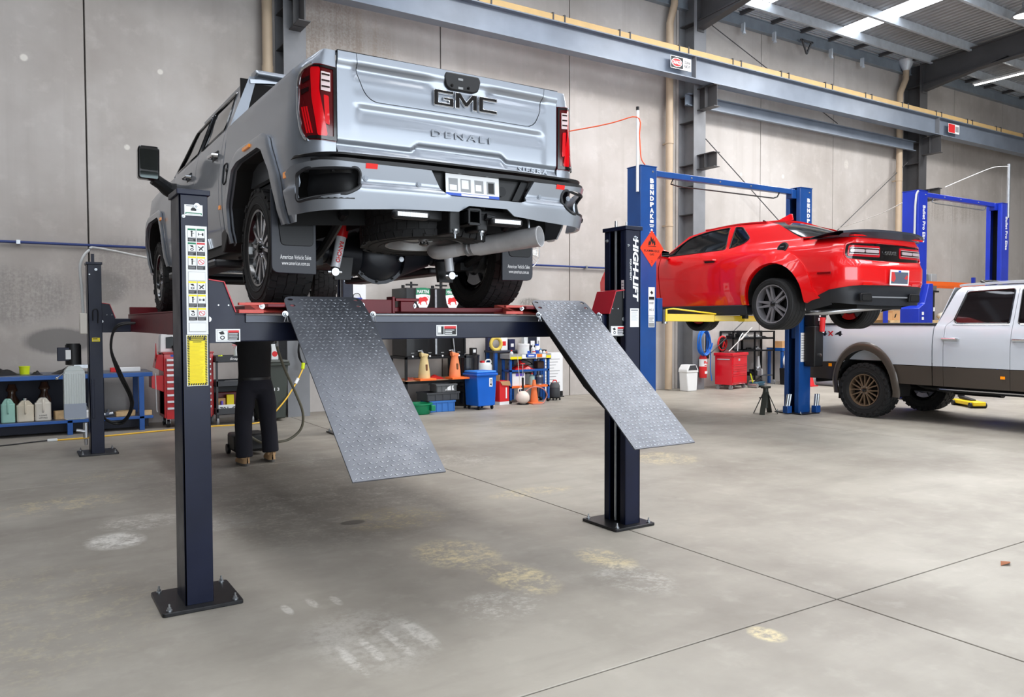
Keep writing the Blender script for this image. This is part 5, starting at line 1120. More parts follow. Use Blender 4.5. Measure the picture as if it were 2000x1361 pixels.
for p in (pA, pB):      # upright letters down the post
    for ch in list(p.children):
        if ch.name.startswith('lettering'): bpy.data.objects.remove(ch)
    for i, c_ in enumerate('BENDPAK'): lettering(c_, .075, .070, frame((.215, -.0015, 3.675-i*.087), (1, 0, 0), (0, 0, 1)), WHITE, p, .002, .06)
    r = [(.1, .82, .9, .98, 0), (.3, .5, .7, .78, 0), (.15, .4, .85, .46, 0), (.35, .1, .65, .36, 0)]
    b = MB(); b.box(.18, .25, -.002, 0, 3.06, 3.10).box(.17, .26, -.002, 0, 3.02, 3.035).box(.18, .25, -.002, 0, 2.995, 3.01).cyl((.215, 0, 2.95), (.215, -.002, 2.95), .02, n=14).box(.17, .26, -.002, 0, 2.915, 2.922); b.build('small_print', WHITE, p, kind='stuff')
# flammable gas diamond
dm = M('orange red sign', (228, 66, 36), .4)
b = MB(); b.prism([(0, .27), (.235, 0), (0, -.27), (-.235, 0)], 0, .003); sg_ = b.build('gas_diamond', dm, pA, Mx=frame((.215, -.002, 2.68), (1, 0, 0), (0, 0, 1)), label='orange red diamond sign')
fl = [(-.075, .05), (-.055, .12), (-.035, .09), (-.02, .18), (.01, .13), (.025, .16), (.04, .10), (.06, .13), (.07, .06), (.045, .04), (.03, .09), (.01, .05), (-.005, .11), (-.03, .05)]
MB().prism(fl, .003, .0045).box(-.08, .08, .028, .036, .003, .0045).build('flame_symbol', INK, sg_)
lettering('FLAMMABLE', .30, .033, T(0, -.035, .003), INK, sg_, .001, .01); lettering('GAS', .09, .033, T(0, -.085, .003), INK, sg_, .001, .01); lettering('2', .018, .035, T(0, -.19, .003), INK, sg_, .001, .01)
sticker('hoist_label', .125, .42, frame((.215, -.0015, 1.90), (1, 0, 0), (0, 0, 1)), pA, [(.08, .56, .92, .66, 1), (.06, .54, .94, .55, 1), ([(.25, .8), (.5, .88), (.75, .8), (.62, .74), (.55, .78), (.5, .72), (.4, .78)], 1)], label='white hoist number label')
lettering('HOIST', .085, .03, frame((.215, -.0032, 1.875), (1, 0, 0), (0, 0, 1)), INK, pA, .001, 0); lettering('NO. 2', .085, .03, frame((.215, -.0032, 1.775), (1, 0, 0), (0, 0, 1)), INK, pA, .001, 0)
sticker('small_label', .12, .17, frame((.215, -.0015, 1.60), (1, 0, 0), (0, 0, 1)), pA, [(.05, .05, .95, .4, 5)]+lines(.1, .9, .45, .95, 4, 5))
sticker('paper_notice', .20, .50, frame((.14, -.0015, 1.15), (1, 0, 0), (0, 0, 1)), pB, lines(.1, .9, .08, .95, 10, 5, .3, 3))
# white stand with the orange cord on top of the near post
MB().cyl((-.03, .04, 3.50), (-.03, .04, 4.68), .022, n=10).build('cord_pole', WHITE, lf); MB().cyl((-.03, .04, 4.68), (-.03, .04, 4.73), .024, n=10).build('pole_cap', BLACK, lf)
MB().tube([(.10, .02, 3.90), (.02, .02, 4.0), (-.01, .02, 4.3), (-.05, .04, 4.58), (-.4, .5, 4.5), (-1.4, 2.2, 4.4), (-2.4, 4.85, 4.35)], .009, 6, smooth=5).build('orange_cord', M('orange cord', (240, 96, 52), .45), lf)
# carriages, arms
for x, sd, p in ((0, 1, pA), (LB-.31, -1, pB)):
    b = MB(); xi = .31 if sd > 0 else 0
    b.box(min(xi, xi+sd*.10), max(xi, xi+sd*.10), -.03, .33, 1.60, 1.95).box(.05, .26, .10, .2, 1.3, 2.4); b.build('carriage', BLU, p, bevel=.006)
def arm(p, q, up):
    p = Vector(p); q = Vector(q); d = (q-p).normalized(); m = p.lerp(q, .62)
    a = MB().bar(p, m, .12, .11).build('lift_arm', YEL, lf, bevel=.006); MB().bar(m, q, .085, .08).build('arm_extension', YEL, a, bevel=.005)
    MB().cyl(q+Vector((0, 0, .0)), q+Vector((0, 0, up)), .06, n=18).build('lift_pad', BLACK, a); MB().cyl(p+Vector((0, 0, -.09)), p+Vector((0, 0, .12)), .045, n=16).build('arm_pin', STEEL, a)
    return a
a1 = arm((.46, -.02, 1.66), (1.40, -.72, 1.64), .075)
MB().tube([(.42, -.10, 1.60), (.42, -.10, 1.78), (.50, -.16, 1.79), (1.02, -.52, 1.71)], .012, 8).build('toe_guard', YEL, a1)
MB().tube([(.42, -.10, 1.60), (.42, -.10, 1.78)], .016, 8).build('guard_post', YEL, a1)
arm((.46, .28, 1.66), (1.32, 1.0, 1.64), .075); arm((LB-.46, -.02, 1.66), (LB-1.36, -.72, 1.64), .075); arm((LB-.46, .28, 1.66), (LB-1.32, 1.0, 1.64), .075)
# power pack and covers on the far post
pk = MB().box(.20, .44, -.23, -.02, .82, 1.52).build('pump_cover', BLACK, pB, bevel=.02); pk.location.x = -.09
b = MB(); b.box(.20, .42, -.22, -.02, 1.52, 1.96); b.box(.36, .50, -.24, -.06, 1.62, 1.86); b.build('pump_motor', SATIN, pk, bevel=.012)
for (x, z, ww, hh, mt_) in ((.27, 1.92, .09, .09, WHITE), (.28, 1.74, .07, .08, WHITE), (.34, 1.82, .06, .07, YELP), (.35, 1.70, .05, .05, WHITE), (.33, 1.63, .05, .05, WHITE), (.36, 1.56, .06, .05, WHITE), (.10, 1.95, .12, .10, WHITE), (.06, 1.73, .09, .08, WHITE)):
    MB().box(x-ww/2, x+ww/2, -.226 if x > .2 else -.004, -.221 if x > .2 else 0, z-hh/2, z+hh/2).build('pump_label', mt_, pk)
b = MB(); b.box(.41, .49, -.246, -.24, 1.70, 1.82); b.build('isolator_plate', YELP, pk); MB().cyl((.45, -.246, 1.76), (.45, -.27, 1.76), .028, n=16).build('isolator_knob', REDP, pk); MB().cyl((.44, -.13, 1.98), (.44, -.15, 1.98), .05, n=20).build('pressure_gauge', CHROME, pk)
MB().box(.46, .50, -.22, -.1, 1.64, 1.84).build('white_box', WHITE, pk)
b = MB(); b.cyl((.36, -.25, 1.42), (.38, -.25, 1.66), .045, .05, 14); b.build('red_gun', REDP, pk); MB().cyl((.38, -.24, 1.4), (.42, -.24, 1.56), .04, n=12).build('air_fitting', CHROME, pk); MB().cyl((.34, -.23, 1.02), (.34, -.25, 1.02), .03, n=14).build('cover_knob', CHROME, pk)
for x, y, r_ in ((.34, -.10, 0), (-.14, .12, .25)):
    b = MB(); b.box(x-.06, x+.06, y-.05, y+.05, .02, .14); q_ = b.build('arm_adapter_rack', BLU, pB, bevel=.006)
    for k in (-.03, .03): MB().cyl((x+k, y, .12), (x+k+r_*.1+.03, y, .34), .026, n=14).build('arm_adapter', STEEL, q_)
b = MB(); b.cyl((.36, -.04, .02), (.38, -.04, .30), .03, n=14); b.build('arm_adapter', STEEL, pA)
# second lift, farther down the bay
l2, (qA, qB), L2 = twopost('two_post_lift', 'royal blue two post lift beyond the white pickup', 15.36, 18.97, 8.95, 4.21, .32, .34, BLU2, 'Bullet Pro Elite', 3.55, (.74, .095), 4.22)
MB().cyl((L2-.06, .0, 3.9), (L2-.06, .0, 5.1), .035, n=12).build('cord_pole', STEEL, l2)
MB().tube([(L2-.06, 0, 5.05), (L2-.5, .1, 5.0), (L2-1.1, .2, 4.8), (L2-2.1, .3, 4.45)], .007, 6, smooth=6).build('white_cord', M('white cord', (230, 230, 228), .5), l2)
MB().tube([(.0, .34, 4.0), (1.6, 1.9, 4.05), (3.9, 4.5, 4.15)], .009, 6, smooth=6).build('white_cord', M('white cord'), l2)
MB().tube([(.0, .0, 4.2), (-.03, .05, 3.9), (-.03, .06, 2.0)], .02, 8, smooth=3).build('grey_hose', M('grey conduit'), l2)
b = MB(); b.box(-.30, .34, -.12, .30, 1.45, 2.15); 
b = MB(); b.prism([(-.10, 1.35), (.40, 1.35), (.40, 2.35), (.25, 2.35), (.10, 1.95), (-.10, 1.85)], -.10, .30, frame((0, 0, 0), (1, 0, 0), (0, 0, 1), (0, 1, 0))); cr_ = b.build('carriage', BLU2, qA, bevel=.012)
for z in (1.62, 1.72): MB().box(.0, .07, -.104, -.1, z, z+.06).build('carriage_label', WHITE, cr_)
for sd, x in ((1, .45), (-1, L2-.45)): MB().bar((x, -.05, 1.42), (x+sd*.85, -.8, 1.40), .12, .11).build('lift_arm', BLU2, l2, bevel=.006)
sticker('white_label', .14, .26, frame((.2, -.0015, 2.05), (1, 0, 0), (0, 0, 1)), qB, lines(.1, .9, .1, .9, 4, 5))
# ================================================ white pickup on the floor (front towards -y)
WPT = M('white car paint', (198, 204, 212), .28, 0, .9, cr=.04); BRN = M('bronze brown paint', (74, 66, 59), .38, .2, .5, cr=.1)
wt = thing('pickup_truck', 'white and bronze brown crew cab pickup parked on the floor beside the blue lift', 'pickup truck', (12.95, 7.85, 0))
def Wf(y, z):
    w_ = interp(z, [.45, .60, .75, .90, 1.2, 1.35, 1.48, 1.56, 1.75, 2.04, 2.10, 2.14, 2.17], [.93, .975, .985, .995, 1.0, .985, .955, .92, .855, .755, .72, .66, .55])
    if y < -4.0: w_ -= .12*((-4.0-y)/1.2)**2
    return w_
def ell(cy, a, h, a0, a1, n=20, cz=.50): return [(cy+a*cos(math.radians(a0+(a1-a0)*i/n)), cz+h*sin(math.radians(a0+(a1-a0)*i/n))) for i in range(n+1)]
for sd in (-1, 1):
    fw = lambda y, z, o=0: (sd*(Wf(y, z)+o), y, z)
    e0 = ell(0, .54, .66, 0, 180)
    up = [p for p in e0 if p[1] > .905]; lo_r = [p for p in e0 if p[1] <= .905 and p[0] > 0]; lo_l = [p for p in e0 if p[1] <= .905 and p[0] < 0]
    bs = sheet([[(-1.125, .905), (-1.125, 1.52), (1.20, 1.54), (1.22, .905), (up[0][0], .905)]+up+[(up[-1][0], .905)]], fw, .06, (sd, 0, 0)).build('bedside', WPT, wt, solid=.012, ang=60, rim=False)
    sheet([[(1.21, .60), (1.21, .895), (lo_r[-1][0], .895)]+lo_r[::-1]+[(lo_r[0][0], .60)]], fw, .06, (sd, 0, 0)).build('lower_panel', BRN, bs, solid=.012)
    sheet([[(-1.125, .60), (-1.125, .895), (lo_l[0][0], .895)]+lo_l+[(lo_l[-1][0], .60)]], fw, .06, (sd, 0, 0)).build('lower_panel', BRN, bs, solid=.012)
    def fl_(cy, par):
        i_, o_ = ell(cy, .50, .62, -12, 192, 40), ell(cy, .585, .735, -10, 190, 40)
        def g_(u, v):
            k = u*40; a = min(int(k), 39); t = k-a; q = [(L[a][0]+(L[a+1][0]-L[a][0])*t, L[a][1]+(L[a+1][1]-L[a][1])*t) for L in (i_, o_)]
            y, z = q[0][0]+(q[1][0]-q[0][0])*v, q[0][1]+(q[1][1]-q[0][1])*v
            return (sd*(Wf(y, z)+.004+.026*(1-max(0, (v-.5)/.5)**2)), y, z)
        MB().grid(g_, 40, 6, flip=sd < 0).build('wheel_arch_flare', BRN, par, solid=.03, ang=50)
        b = MB()
        for (a, za), (c_, zc) in zip(i_, i_[1:]): b.add([(sd*(Wf(a, za)+.0), a, za), (sd*.5, a, za), (sd*.5, c_, zc), (sd*(Wf(c_, zc)+.0), c_, zc)], [(0, 1, 2, 3)])
        b.add([(sd*.5, y, z) for y, z in i_], [tuple(range(len(i_)))]); b.build('arch_liner', WELL, par, solid=.004)
    fl_(0, bs)
    MB().box(min(sd*1.0, sd*.75), max(sd*1.0, sd*.75), .46, .475, .28, .62).build('mud_flap', BRN, wt)
    MB().box(min(sd*.955, sd*.86), max(sd*.955, sd*.86), -1.12, 1.2, 1.535, 1.565).build('bed_rail', BLACK, wt, bevel=.01)
    MB().box(min(sd*.90, sd*.87), max(sd*.90, sd*.87), -1.1, 1.2, .95, 1.5).build('bed_wall', WPT, wt)
    RW = roundpoly([(-1.41, 1.60), (-1.53, 2.035), (-2.20, 2.06), (-2.20, 1.56), (-1.47, 1.56)], [.03, .05, .03, .03, .03]); FW = roundpoly([(-2.32, 1.555), (-2.30, 2.06), (-2.90, 2.03), (-3.42, 1.555)], .03)
    cc = sheet([[(-1.14, .905), (-1.14, 1.50), (-1.20, 1.62), (-1.36, 2.04), (-1.42, 2.11), (-1.55, 2.12), (-2.6, 2.135), (-2.98, 2.08), (-3.55, 1.56), (-3.46, 1.56), (-2.94, 2.06), (-2.25, 2.08), (-1.52, 2.06), (-1.40, 1.62), (-1.30, 1.52), (-1.30, .905)]], fw, .05, (sd, 0, 0)).build('cab_frame', WPT, wt, solid=.012, ang=60, rim=False)
    sheet([[(-1.14, .60), (-1.14, .895), (-1.30, .895), (-1.30, .60)]], fw, .06, (sd, 0, 0)).build('lower_panel', BRN, cc, solid=.012)
    for nm_, a, b_, hole in (('rear_door', -1.306, -2.25, RW), ('front_door', -2.256, -3.50, FW)):
        top = [(a, .905), (a, 1.52), (-1.41, 1.62), (-1.53, 2.055), (b_, 2.075), (b_, .905)] if nm_ == 'rear_door' else [(a, .905), (a, 2.075), (-2.93, 2.05), (-3.46, 1.56), (b_, .905)]
        d = sheet([top, hole], fw, .06, (sd, 0, 0)).build(nm_, WPT, wt, solid=.012, ang=60, rim=False)
        sheet([[(a, .60), (a, .895), (b_, .895), (b_, .60)]], fw, .08, (sd, 0, 0)).build('lower_panel', BRN, d, solid=.012)
        sheet([hole], lambda y, z: fw(y, z, -.008), .08, (sd, 0, 0)).build('window', M('privacy glass', (20, 16, 18), .04, 0, .5, spec=.7), d)
        MB().tube([Vector(fw(*p)) for p in hole], .010, 6, closed=True).build('window_trim', GLOSSB, d); MB().tube([Vector(fw(a-.1, 1.545, .006)), Vector(fw(b_+.04, 1.545, .006))], .007, 6).build('belt_trim', CHROME, d)
        hy = a-.07-.10 if nm_ == 'rear_door' else a-.14; hy = -1.40 if nm_ == 'rear_door' else -2.40
        b = MB(); b.tube([(sd*.985, hy+.12, 1.32), (sd*1.03, hy+.10, 1.325), (sd*1.03, hy-.10, 1.325), (sd*.985, hy-.12, 1.32)], .022, 8); b.build('door_handle', CHROME, d); MB().box(sd*.985-.006, sd*.985+.006, hy-.11, hy+.11, 1.275, 1.32).build('handle_cup', M('grey print'), d)
        MB().box(sd*.992-.006, sd*.992+.006, (a+b_)/2-.38-.03, (a+b_)/2-.38+.03, .76, .80).build('side_marker', M('amber lens'), d)
    MB().box(sd*.992-.006, sd*.992+.006, .62, .68, .82, .87).build('side_marker', M('amber lens'), bs)
    e1 = ell(-4.0, .54, .66, 0, 180)
    sheet([[(-3.51, .60), (-3.49, 1.50), (-4.2, 1.47), (-4.95, 1.42), (-5.05, .65), (-4.56, .6)]+e1[::-1]], fw, .07, (sd, 0, 0)).build('front_wing', WPT, wt, solid=.012, ang=60, rim=False)
    fl_(-4.0, wt)
    b = MB(); b.box(min(sd*.98, sd*.80), max(sd*.98, sd*.80), -3.4, -1.2, .52, .57); b.build('side_step', SATIN, wt, bevel=.015); MB().box(min(sd*.99, sd*.975), max(sd*.99, sd*.975), -3.4, -1.25, .55, .565).build('step_trim', CHROME, wt)
    MB().prism(roundpoly([(-.09, -.16), (.09, -.16), (.09, .15), (-.09, .15)], .03), -.06, .06, frame((sd*1.25, -3.35, 1.66), (1, 0, 0), (0, 0, 1), (0, 1, 0))).build('mirror', BLACK, wt, bevel=.02); MB().box(min(sd*1.2, sd*.92), max(sd*1.2, sd*.92), -3.40, -3.32, 1.56, 1.62).build('mirror_arm', BLACK, wt)
    # badge 4 x 4
    BX = lambda y: frame((sd*(Wf(y, 1.385)+.002), y, 1.385), (0, 1, 0) if sd > 0 else (0, -1, 0), (0, 0, 1))
    for ch, yy, mt_ in (('4', .80, M('badge black', (28, 30, 36), .3)), ('X', .655, REDP), ('4', .50, M('badge black'))): lettering(ch, .14 if ch == '4' else .11, .085, BX(yy if sd < 0 else 1.3-yy), mt_, bs, .006, .04, name='badge')
    # lamp at the tail
    MB().box(min(sd*.985, sd*.80), max(sd*.985, sd*.80), 1.20, 1.245, 1.05, 1.45).build('tail_light', M('red tail lamp'), wt, bevel=.01)
MB().box(-.80, .80, 1.20, 1.25, .92, 1.54).build('tailgate', WPT, wt, bevel=.015)
b = MB(); b.box(-.99, .99, 1.22, 1.40, .66, .86); b.build('rear_bumper', SATIN, wt, bevel=.03)
b = MB(); b.grid(lambda u, v: ((-1+2*u)*.70, -1.38-1.5*v, 2.12+.045*(1-(2*u-1)**2)+.02*sin(PI*v)), 16, 10); b.build('roof', WPT, wt, solid=.03)
b = MB(); b.tube([(-.66, -1.75, 2.15), (-.62, -1.66, 2.19), (-.3, -1.62, 2.20), (.3, -1.62, 2.20)], .02, 8); b.build('roof_aerial', BLACK, wt)
sheet([[(-.93, .9), (.93, .9), (.92, 1.55), (.72, 2.11), (-.72, 2.11), (-.92, 1.55)], roundpoly([(-.70, 1.60), (.70, 1.60), (.60, 2.02), (-.60, 2.02)], .05)], lambda x, z: (x, -1.16-.30*max(0, z-1.55)*.9, z), .12, (0, 1, 0)).build('cab_back', WPT, wt, solid=.01)
b = MB(); b.grid(lambda u, v: ((-1+2*u)*.70, -1.19-.13*v, 1.60+.43*v), 2, 2); b.build('rear_window', TINT, wt)
b = MB(); b.grid(lambda u, v: ((-1+2*u)*(.68+.22*v), -2.95-.75*v, 2.10-.58*v+.0), 10, 8); b.build('windscreen', TINT, wt)
b = MB(); b.grid(lambda u, v: ((-1+2*u)*.90, -3.6-1.4*v, 1.50+.05*(1-(2*u-1)**2)-.07*v*v), 12, 10); b.build('bonnet', WPT, wt, solid=.02)
b = MB(); b.box(-.86, .86, -5.12, -4.95, .8, 1.42); b.build('grille', CHROME, wt, bevel=.04); b = MB(); b.box(-1.0, 1.0, -5.22, -4.98, .52, .80); b.build('front_bumper', CHROME, wt, bevel=.05)
b = MB(); b.box(-.86, .86, -1.1, 1.2, .93, .97); b.build('cargo_bed', SATIN, wt)
b = MB(); b.box(-.5, .5, -4.8, 1.2, .60, .72).box(-.86, .86, -4.8, -1.2, .62, .78); b.build('underbody', UNDER, wt)
b = MB(); b.cyl((-.7, 0, .45), (.7, 0, .45), .06, n=14); b.sphere((0, 0, .45), .18, 16); b.cyl((-.7, -4, .45), (.7, -4, .45), .06, n=14); b.build('axles', UNDER, wt)
b = MB(); b.tube([(-.4, -2.8, .55), (-.45, -.9, .52), (-.5, -.5, .62), (-.6, .6, .6), (-.75, 1.1, .55)], .04, 10, smooth=5); b.build('exhaust_pipe', UNDER, wt); MB().cyl((-.42, -1.9, .55), (-.42, -1.2, .55), .11, n=16).build('silencer', SATIN, wt)
BRZ = M('bronze alloy', (150, 128, 106), .32, .75)
for i, (sd, yy) in enumerate(((-1, 0), (1, 0), (-1, -4.0), (1, -4.0))): wheel(wt, (sd*.86, yy, .452), .452, .32, .265, 'multi', sd, BRZ, M('dark barrel'), 'mud', 5+i)
# ================================================ mechanic standing under the pickup, seen from behind
def skin(name, verts, edges, radii, mat, parent, sub=2, root=0, Mx=None):
    me = bpy.data.meshes.new(name); me.from_pydata(verts, edges, []); o = bpy.data.objects.new(name, me); C.objects.link(o)
    o.modifiers.new('skin', 'SKIN'); 
    for i, r in enumerate(radii):
        r = r if isinstance(r, tuple) else (r, r); me.skin_vertices[0].data[i].radius = r
    me.skin_vertices[0].data[root].use_root = True
    s_ = o.modifiers.new('sub', 'SUBSURF'); s_.levels = sub; s_.render_levels = sub
    dg = bpy.context.evaluated_depsgraph_get(); dg.update(); m2 = bpy.data.meshes.new_from_object(o.evaluated_get(dg)); bpy.data.objects.remove(o)
    m2.name = name; m2.materials.clear(); m2.materials.append(mat); m2.polygons.foreach_set('use_smooth', [True]*len(m2.polygons))
    o = bpy.data.objects.new(name, m2); C.objects.link(o); 
    if parent is not None: o.parent = parent
    return o
SK = M('skin', (196, 146, 116), .5); BLKC = M('black work cloth', (17, 17, 20), .85, bump=.15, bs=30); TRS = M('navy black trousers', (22, 22, 32), .85, bump=.2, bs=22, var=.2)
pz = thing('person', 'person in black shirt, dark trousers and tan boots standing beneath the raised pickup, back turned', 'person', (2.33, 9.06, 0), .10)
# body: head, neck and both arms with hands in one skin
V = [(0, .02, 1.00), (0, .03, 1.25), (0, .02, 1.42), (0, .03, 1.50), (0, .05, 1.57), (0, .07, 1.66), (0, .06, 1.74),
     (-.17, .03, 1.43), (-.25, .20, 1.47), (-.22, .33, 1.68), (-.22, .35, 1.76), (.17, .03, 1.43), (.26, .18, 1.47), (.25, .30, 1.68), (.25, .32, 1.76)]
E_ = [(0, 1), (1, 2), (2, 3), (3, 4), (4, 5), (5, 6), (2, 7), (7, 8), (8, 9), (9, 10), (2, 11), (11, 12), (12, 13), (13, 14)]
r_ = [.08, .085, .08, .055, .07, .088, .062, .062, .048, .034, .03, .062, .048, .034, .03]
body = skin('body', V, E_, r_, SK, pz)
for sd, hx, hy, hz in ((-1, -.22, .35, 1.76), (1, .25, .32, 1.76)):
    for k in range(4):
        x = hx+(k-1.5)*.019; L = [.066, .076, .072, .058][k]
        skin('finger', [(x, hy, hz+.01), (x, hy+.012, hz+.055), (x, hy+.03, hz+.055+L*.5), (x, hy+.055, hz+.05+L*.75)], [(0, 1), (1, 2), (2, 3)], [.011, .0095, .009, .0075], SK, body, 1)
    skin('thumb', [(hx-sd*.02, hy+.0, hz), (hx-sd*.045, hy+.01, hz+.03), (hx-sd*.048, hy+.03, hz+.06)], [(0, 1), (1, 2)], [.013, .011, .009], SK, body, 1)
MB().sphere((0, .055, 1.69), .094, 20, sz=1.12).build('hair', M('dark hair', (32, 26, 22), .8), body)
f = MB(); f.sphere((0, .155, 1.655), .016, 10, sz=1.4); f.build('nose', SK, body)
for sd in (-1, 1):
    MB().sphere((sd*.033, .140, 1.685), .012, 10).build('eye', M('eye white', (230, 228, 222), .3), body); MB().sphere((sd*.094, .07, 1.665), .022, 10, sz=1.5).build('ear', SK, body)
MB().box(-.024, .024, .138, .150, 1.605, 1.613).build('mouth', M('lips', (150, 90, 80), .5), body, bevel=.003)
b = MB(); b.lathe([(.02, .84), (.185, .85), (.188, .92), (.182, 1.02), (.185, 1.15), (.195, 1.30), (.185, 1.40), (.12, 1.465), (.02, 1.47)], 28, T(0, .02, 0) @ Matrix.Diagonal((1, .68, 1, 1)))
for sx in (-1, 1): b.tube([(sx*.12, .02, 1.41), (sx*.18, .05, 1.425), (sx*.235, .15, 1.45)], [.07, .075, .066], 14, smooth=4)
sh = blob('shirt', b, BLKC, pz)
b = MB(); b.lathe([(.02, .78), (.12, .79), (.19, .85), (.185, .93), (.168, .985), (.02, .99)], 28, T(0, .012, 0) @ Matrix.Diagonal((1, .70, 1, 1)))
for P in ([(-.09, .01, .92), (-.105, .01, .80), (-.125, .0, .66), (-.135, .02, .50), (-.143, -.005, .32), (-.145, -.02, .09)], [(.09, .01, .92), (.11, .01, .80), (.14, .02, .66), (.158, .055, .50), (.176, .055, .32), (.185, .05, .11)]): b.tube(P, [.10, .108, .105, .096, .092, .094], 18, smooth=4)
tr = blob('trousers', b, TRS, pz)
TAN = M('tan suede', (176, 142, 104), .8, bump=.1); SOL = M('grey sole', (92, 88, 84), .7)
for x, y, a in ((-.145, -.02, .05), (.185, .05, -.12)):
    b = MB(); b.grid(lambda u, v: (lambda t, w_: (w_*cos(v*2*PI)*(.9 if sin(v*2*PI) < 0 else 1), t, .028+max(0, sin(v*2*PI))*(.105 if u < .35 else .105-.05*sst(.35, .7, u))*(1-max(0, (u-.85)/.15)**2*.6)))(-.09+.29*u, .05*math.sqrt(max(.02, 1-abs(2*u-1)**4))), 14, 16)
    bt = b.build('boot', TAN, pz, Mx=T(x, y, 0) @ RZ(a), ang=60)
    MB().prism([(.05*cos(t)*.95, .055+.148*sin(t)) for t in np.linspace(0, 2*PI, 24)[:-1]], 0, .03).build('sole', SOL, bt); MB().cyl((0, -.02, .08), (0, -.02, .16), .052, n=16).build('boot_cuff', TAN, bt)
    for k in range(3): MB().tube([(-.03, .03+.03*k, .12-.012*k), (0, .035+.03*k, .128-.012*k), (.03, .03+.03*k, .12-.012*k)], .004, 6).build('lace', M('brown lace', (70, 50, 36), .8), bt)
MB().lathe([(.172, .955), (.176, .955), (.176, .985), (.172, .985)], 28, T(0, .012, 0) @ Matrix.Diagonal((1, .72, 1, 1)), closed=True).build('belt', BLACK, tr)
# ================================================ things along the wall
def item(name, label, cat, loc, rz, parts, group=None):
    """parts: list of (part name, MB, material[, bevel[, kw]])"""
    t = thing(name, label, cat, loc, rz, group)
    for p in parts: p[1].build(p[0], p[2], t, bevel=p[3] if len(p) > 3 else 0, **(p[4] if len(p) > 4 else {}))
    return t
def single(name, label, cat, loc, mb, mat, bevel=0, group=None, rz=0, **k):
    o = mb.build(name, mat, None, bevel=bevel, Mx=T(*loc) @ RZ(rz), **k); return tag(o, label, cat, group)
BB = M('workbench blue', (26, 84, 160), .38, 0, .2, var=.1, vs=3); TOPG = M('bench top steel', (86, 92, 108), .35, .3, var=.2, vs=4)
GRYD = M('dark grey plastic', (62, 64, 68), .55, var=.1); WOOD = M('raw timber', (204, 172, 128), .7, var=.2, vs=9); CARD = M('cardboard', (190, 148, 104), .8, var=.08)
BEIGE = M('beige plastic', (216, 206, 186), .45, var=.08); TEAL = M('teal plastic', (150, 196, 182), .35); BRO = M('brown bottle', (66, 42, 26), .2, 0, .4)
ORG = M('orange plastic', (240, 112, 44), .5, var=.06); REDM = M('tool chest red', (192, 16, 26), .3, 0, .5, var=.06); SILV = M('silver trim', (212, 214, 218), .3, .5)
DBLK = M('satin tank black', (12, 12, 14), .32, 0, .1, var=.2, vs=2, spec=.3); BINB = M('blue bin plastic', (18, 96, 196), .42, var=.06); GRN = M('green plastic', (14, 128, 84), .45)
BLUC = M('blue crate', (52, 112, 186), .5); CLR = M('translucent plastic', (222, 226, 226), .3, spec=.4)

# --- blue workbench with things on and under it
b = MB(); b.box(-2.6, 1.79, .0, .75, .80, .86)
wb = item('workbench', 'long blue steel workbench with a lower shelf against the left wall', 'workbench', (0, 12.85, 0), 0, [('bench_frame', b, BB, .006), ('bench_top', MB().box(-2.6, 1.79, .005, .75, .86, .872), TOPG), ('lower_shelf', MB().box(-2.6, 1.79, .0, .70, .17, .21), BB, .005), ('shelf_top', MB().box(-2.6, 1.78, .03, .7, .21, .214), TOPG), ('back_panel', MB().box(-2.6, 1.2, .70, .72, .2, .8), M('bench back', (34, 38, 54), .6)), ('kick_panel', MB().box(-2.6, 1.75, .2, .22, .03, .17), M('bench back'))])
for x in (-2.55, -.95, .66, 1.60):
    MB().box(x, x+.07, .0, .06, .0, .8).build('leg', BB, wb, bevel=.004)
    MB().box(x, x+.07, .66, .72, .0, .8).build('leg', BB, wb, bevel=.004)
def jug(name, label, loc, w_, d_, h, mat, cap, rz=0, handle=True, group=None):
    b = MB(); b.prism(roundpoly([(-w_/2, -d_/2), (w_/2, -d_/2), (w_/2, d_/2), (-w_/2, d_/2)], .035), 0, h*.72); 
    ps = [('body', b, mat, .012)]
    n = MB(); n.prism(roundpoly([(-w_*.45, 0), (w_*.45, 0), (w_*.2, h*.2), (-w_*.2, h*.2)], .02), -d_*.35, d_*.35, frame((0, 0, h*.71), (1, 0, 0), (0, 0, 1), (0, 1, 0))); ps.append(('shoulder', n, mat, .012))
    if cap: ps.append(('cap', MB().cyl((0, 0, h*.9), (0, 0, h), .026, n=14), cap))
    if handle: ps.append(('handle', MB().tube([(0, -d_/2+.01, h*.86), (0, -d_/2-.03, h*.78), (0, -d_/2-.02, h*.45), (0, -d_/2+.005, h*.36)], .014, 8, smooth=4), mat))
    return item(name, label, 'jug', loc, rz, ps, group)
zs = .2141+12.85*0
jug('oil_jug', 'pale teal oil jug at the left end under the blue workbench', (-.05, 12.99, .2141), .17, .13, .37, TEAL, None)
jug('oil_jug', 'squat beige oil can with a chrome neck under the workbench', (.155, 13.02, .2141), .21, .16, .33, BEIGE, CHROME)
t = jug('oil_jug', 'tall off-white jug with black handwriting under the workbench', (.37, 13.02, .2141), .20, .15, .36, M('off white plastic', (226, 220, 208), .45), None)
lettering('LONG', .09, .022, frame((.0, -.0765, .08), (1, 0, 0), (0, 0, 1)), INK, t, .001, .0); lettering('LIFTING', .10, .022, frame((.0, -.0765, .045), (1, 0, 0), (0, 0, 1)), INK, t, .001, .0)
def brown(x, label, h): item('brown_bottle', label, 'bottle', (x, 13.25, .2141), 0, [('body', MB().lathe([(.085, 0), (.09, .03), (.09, h*.55), (.05, h*.7), (.05, h*.82)], 20), BRO), ('lid', MB().lathe([(.07, h*.80), (.075, h*.84), (.06, h*.9), (.045, h)], 20), BRO)])
brown(.0, 'dark brown bottle behind the pale teal jug', .52); brown(.40, 'dark brown bottle behind the off-white jug', .54)
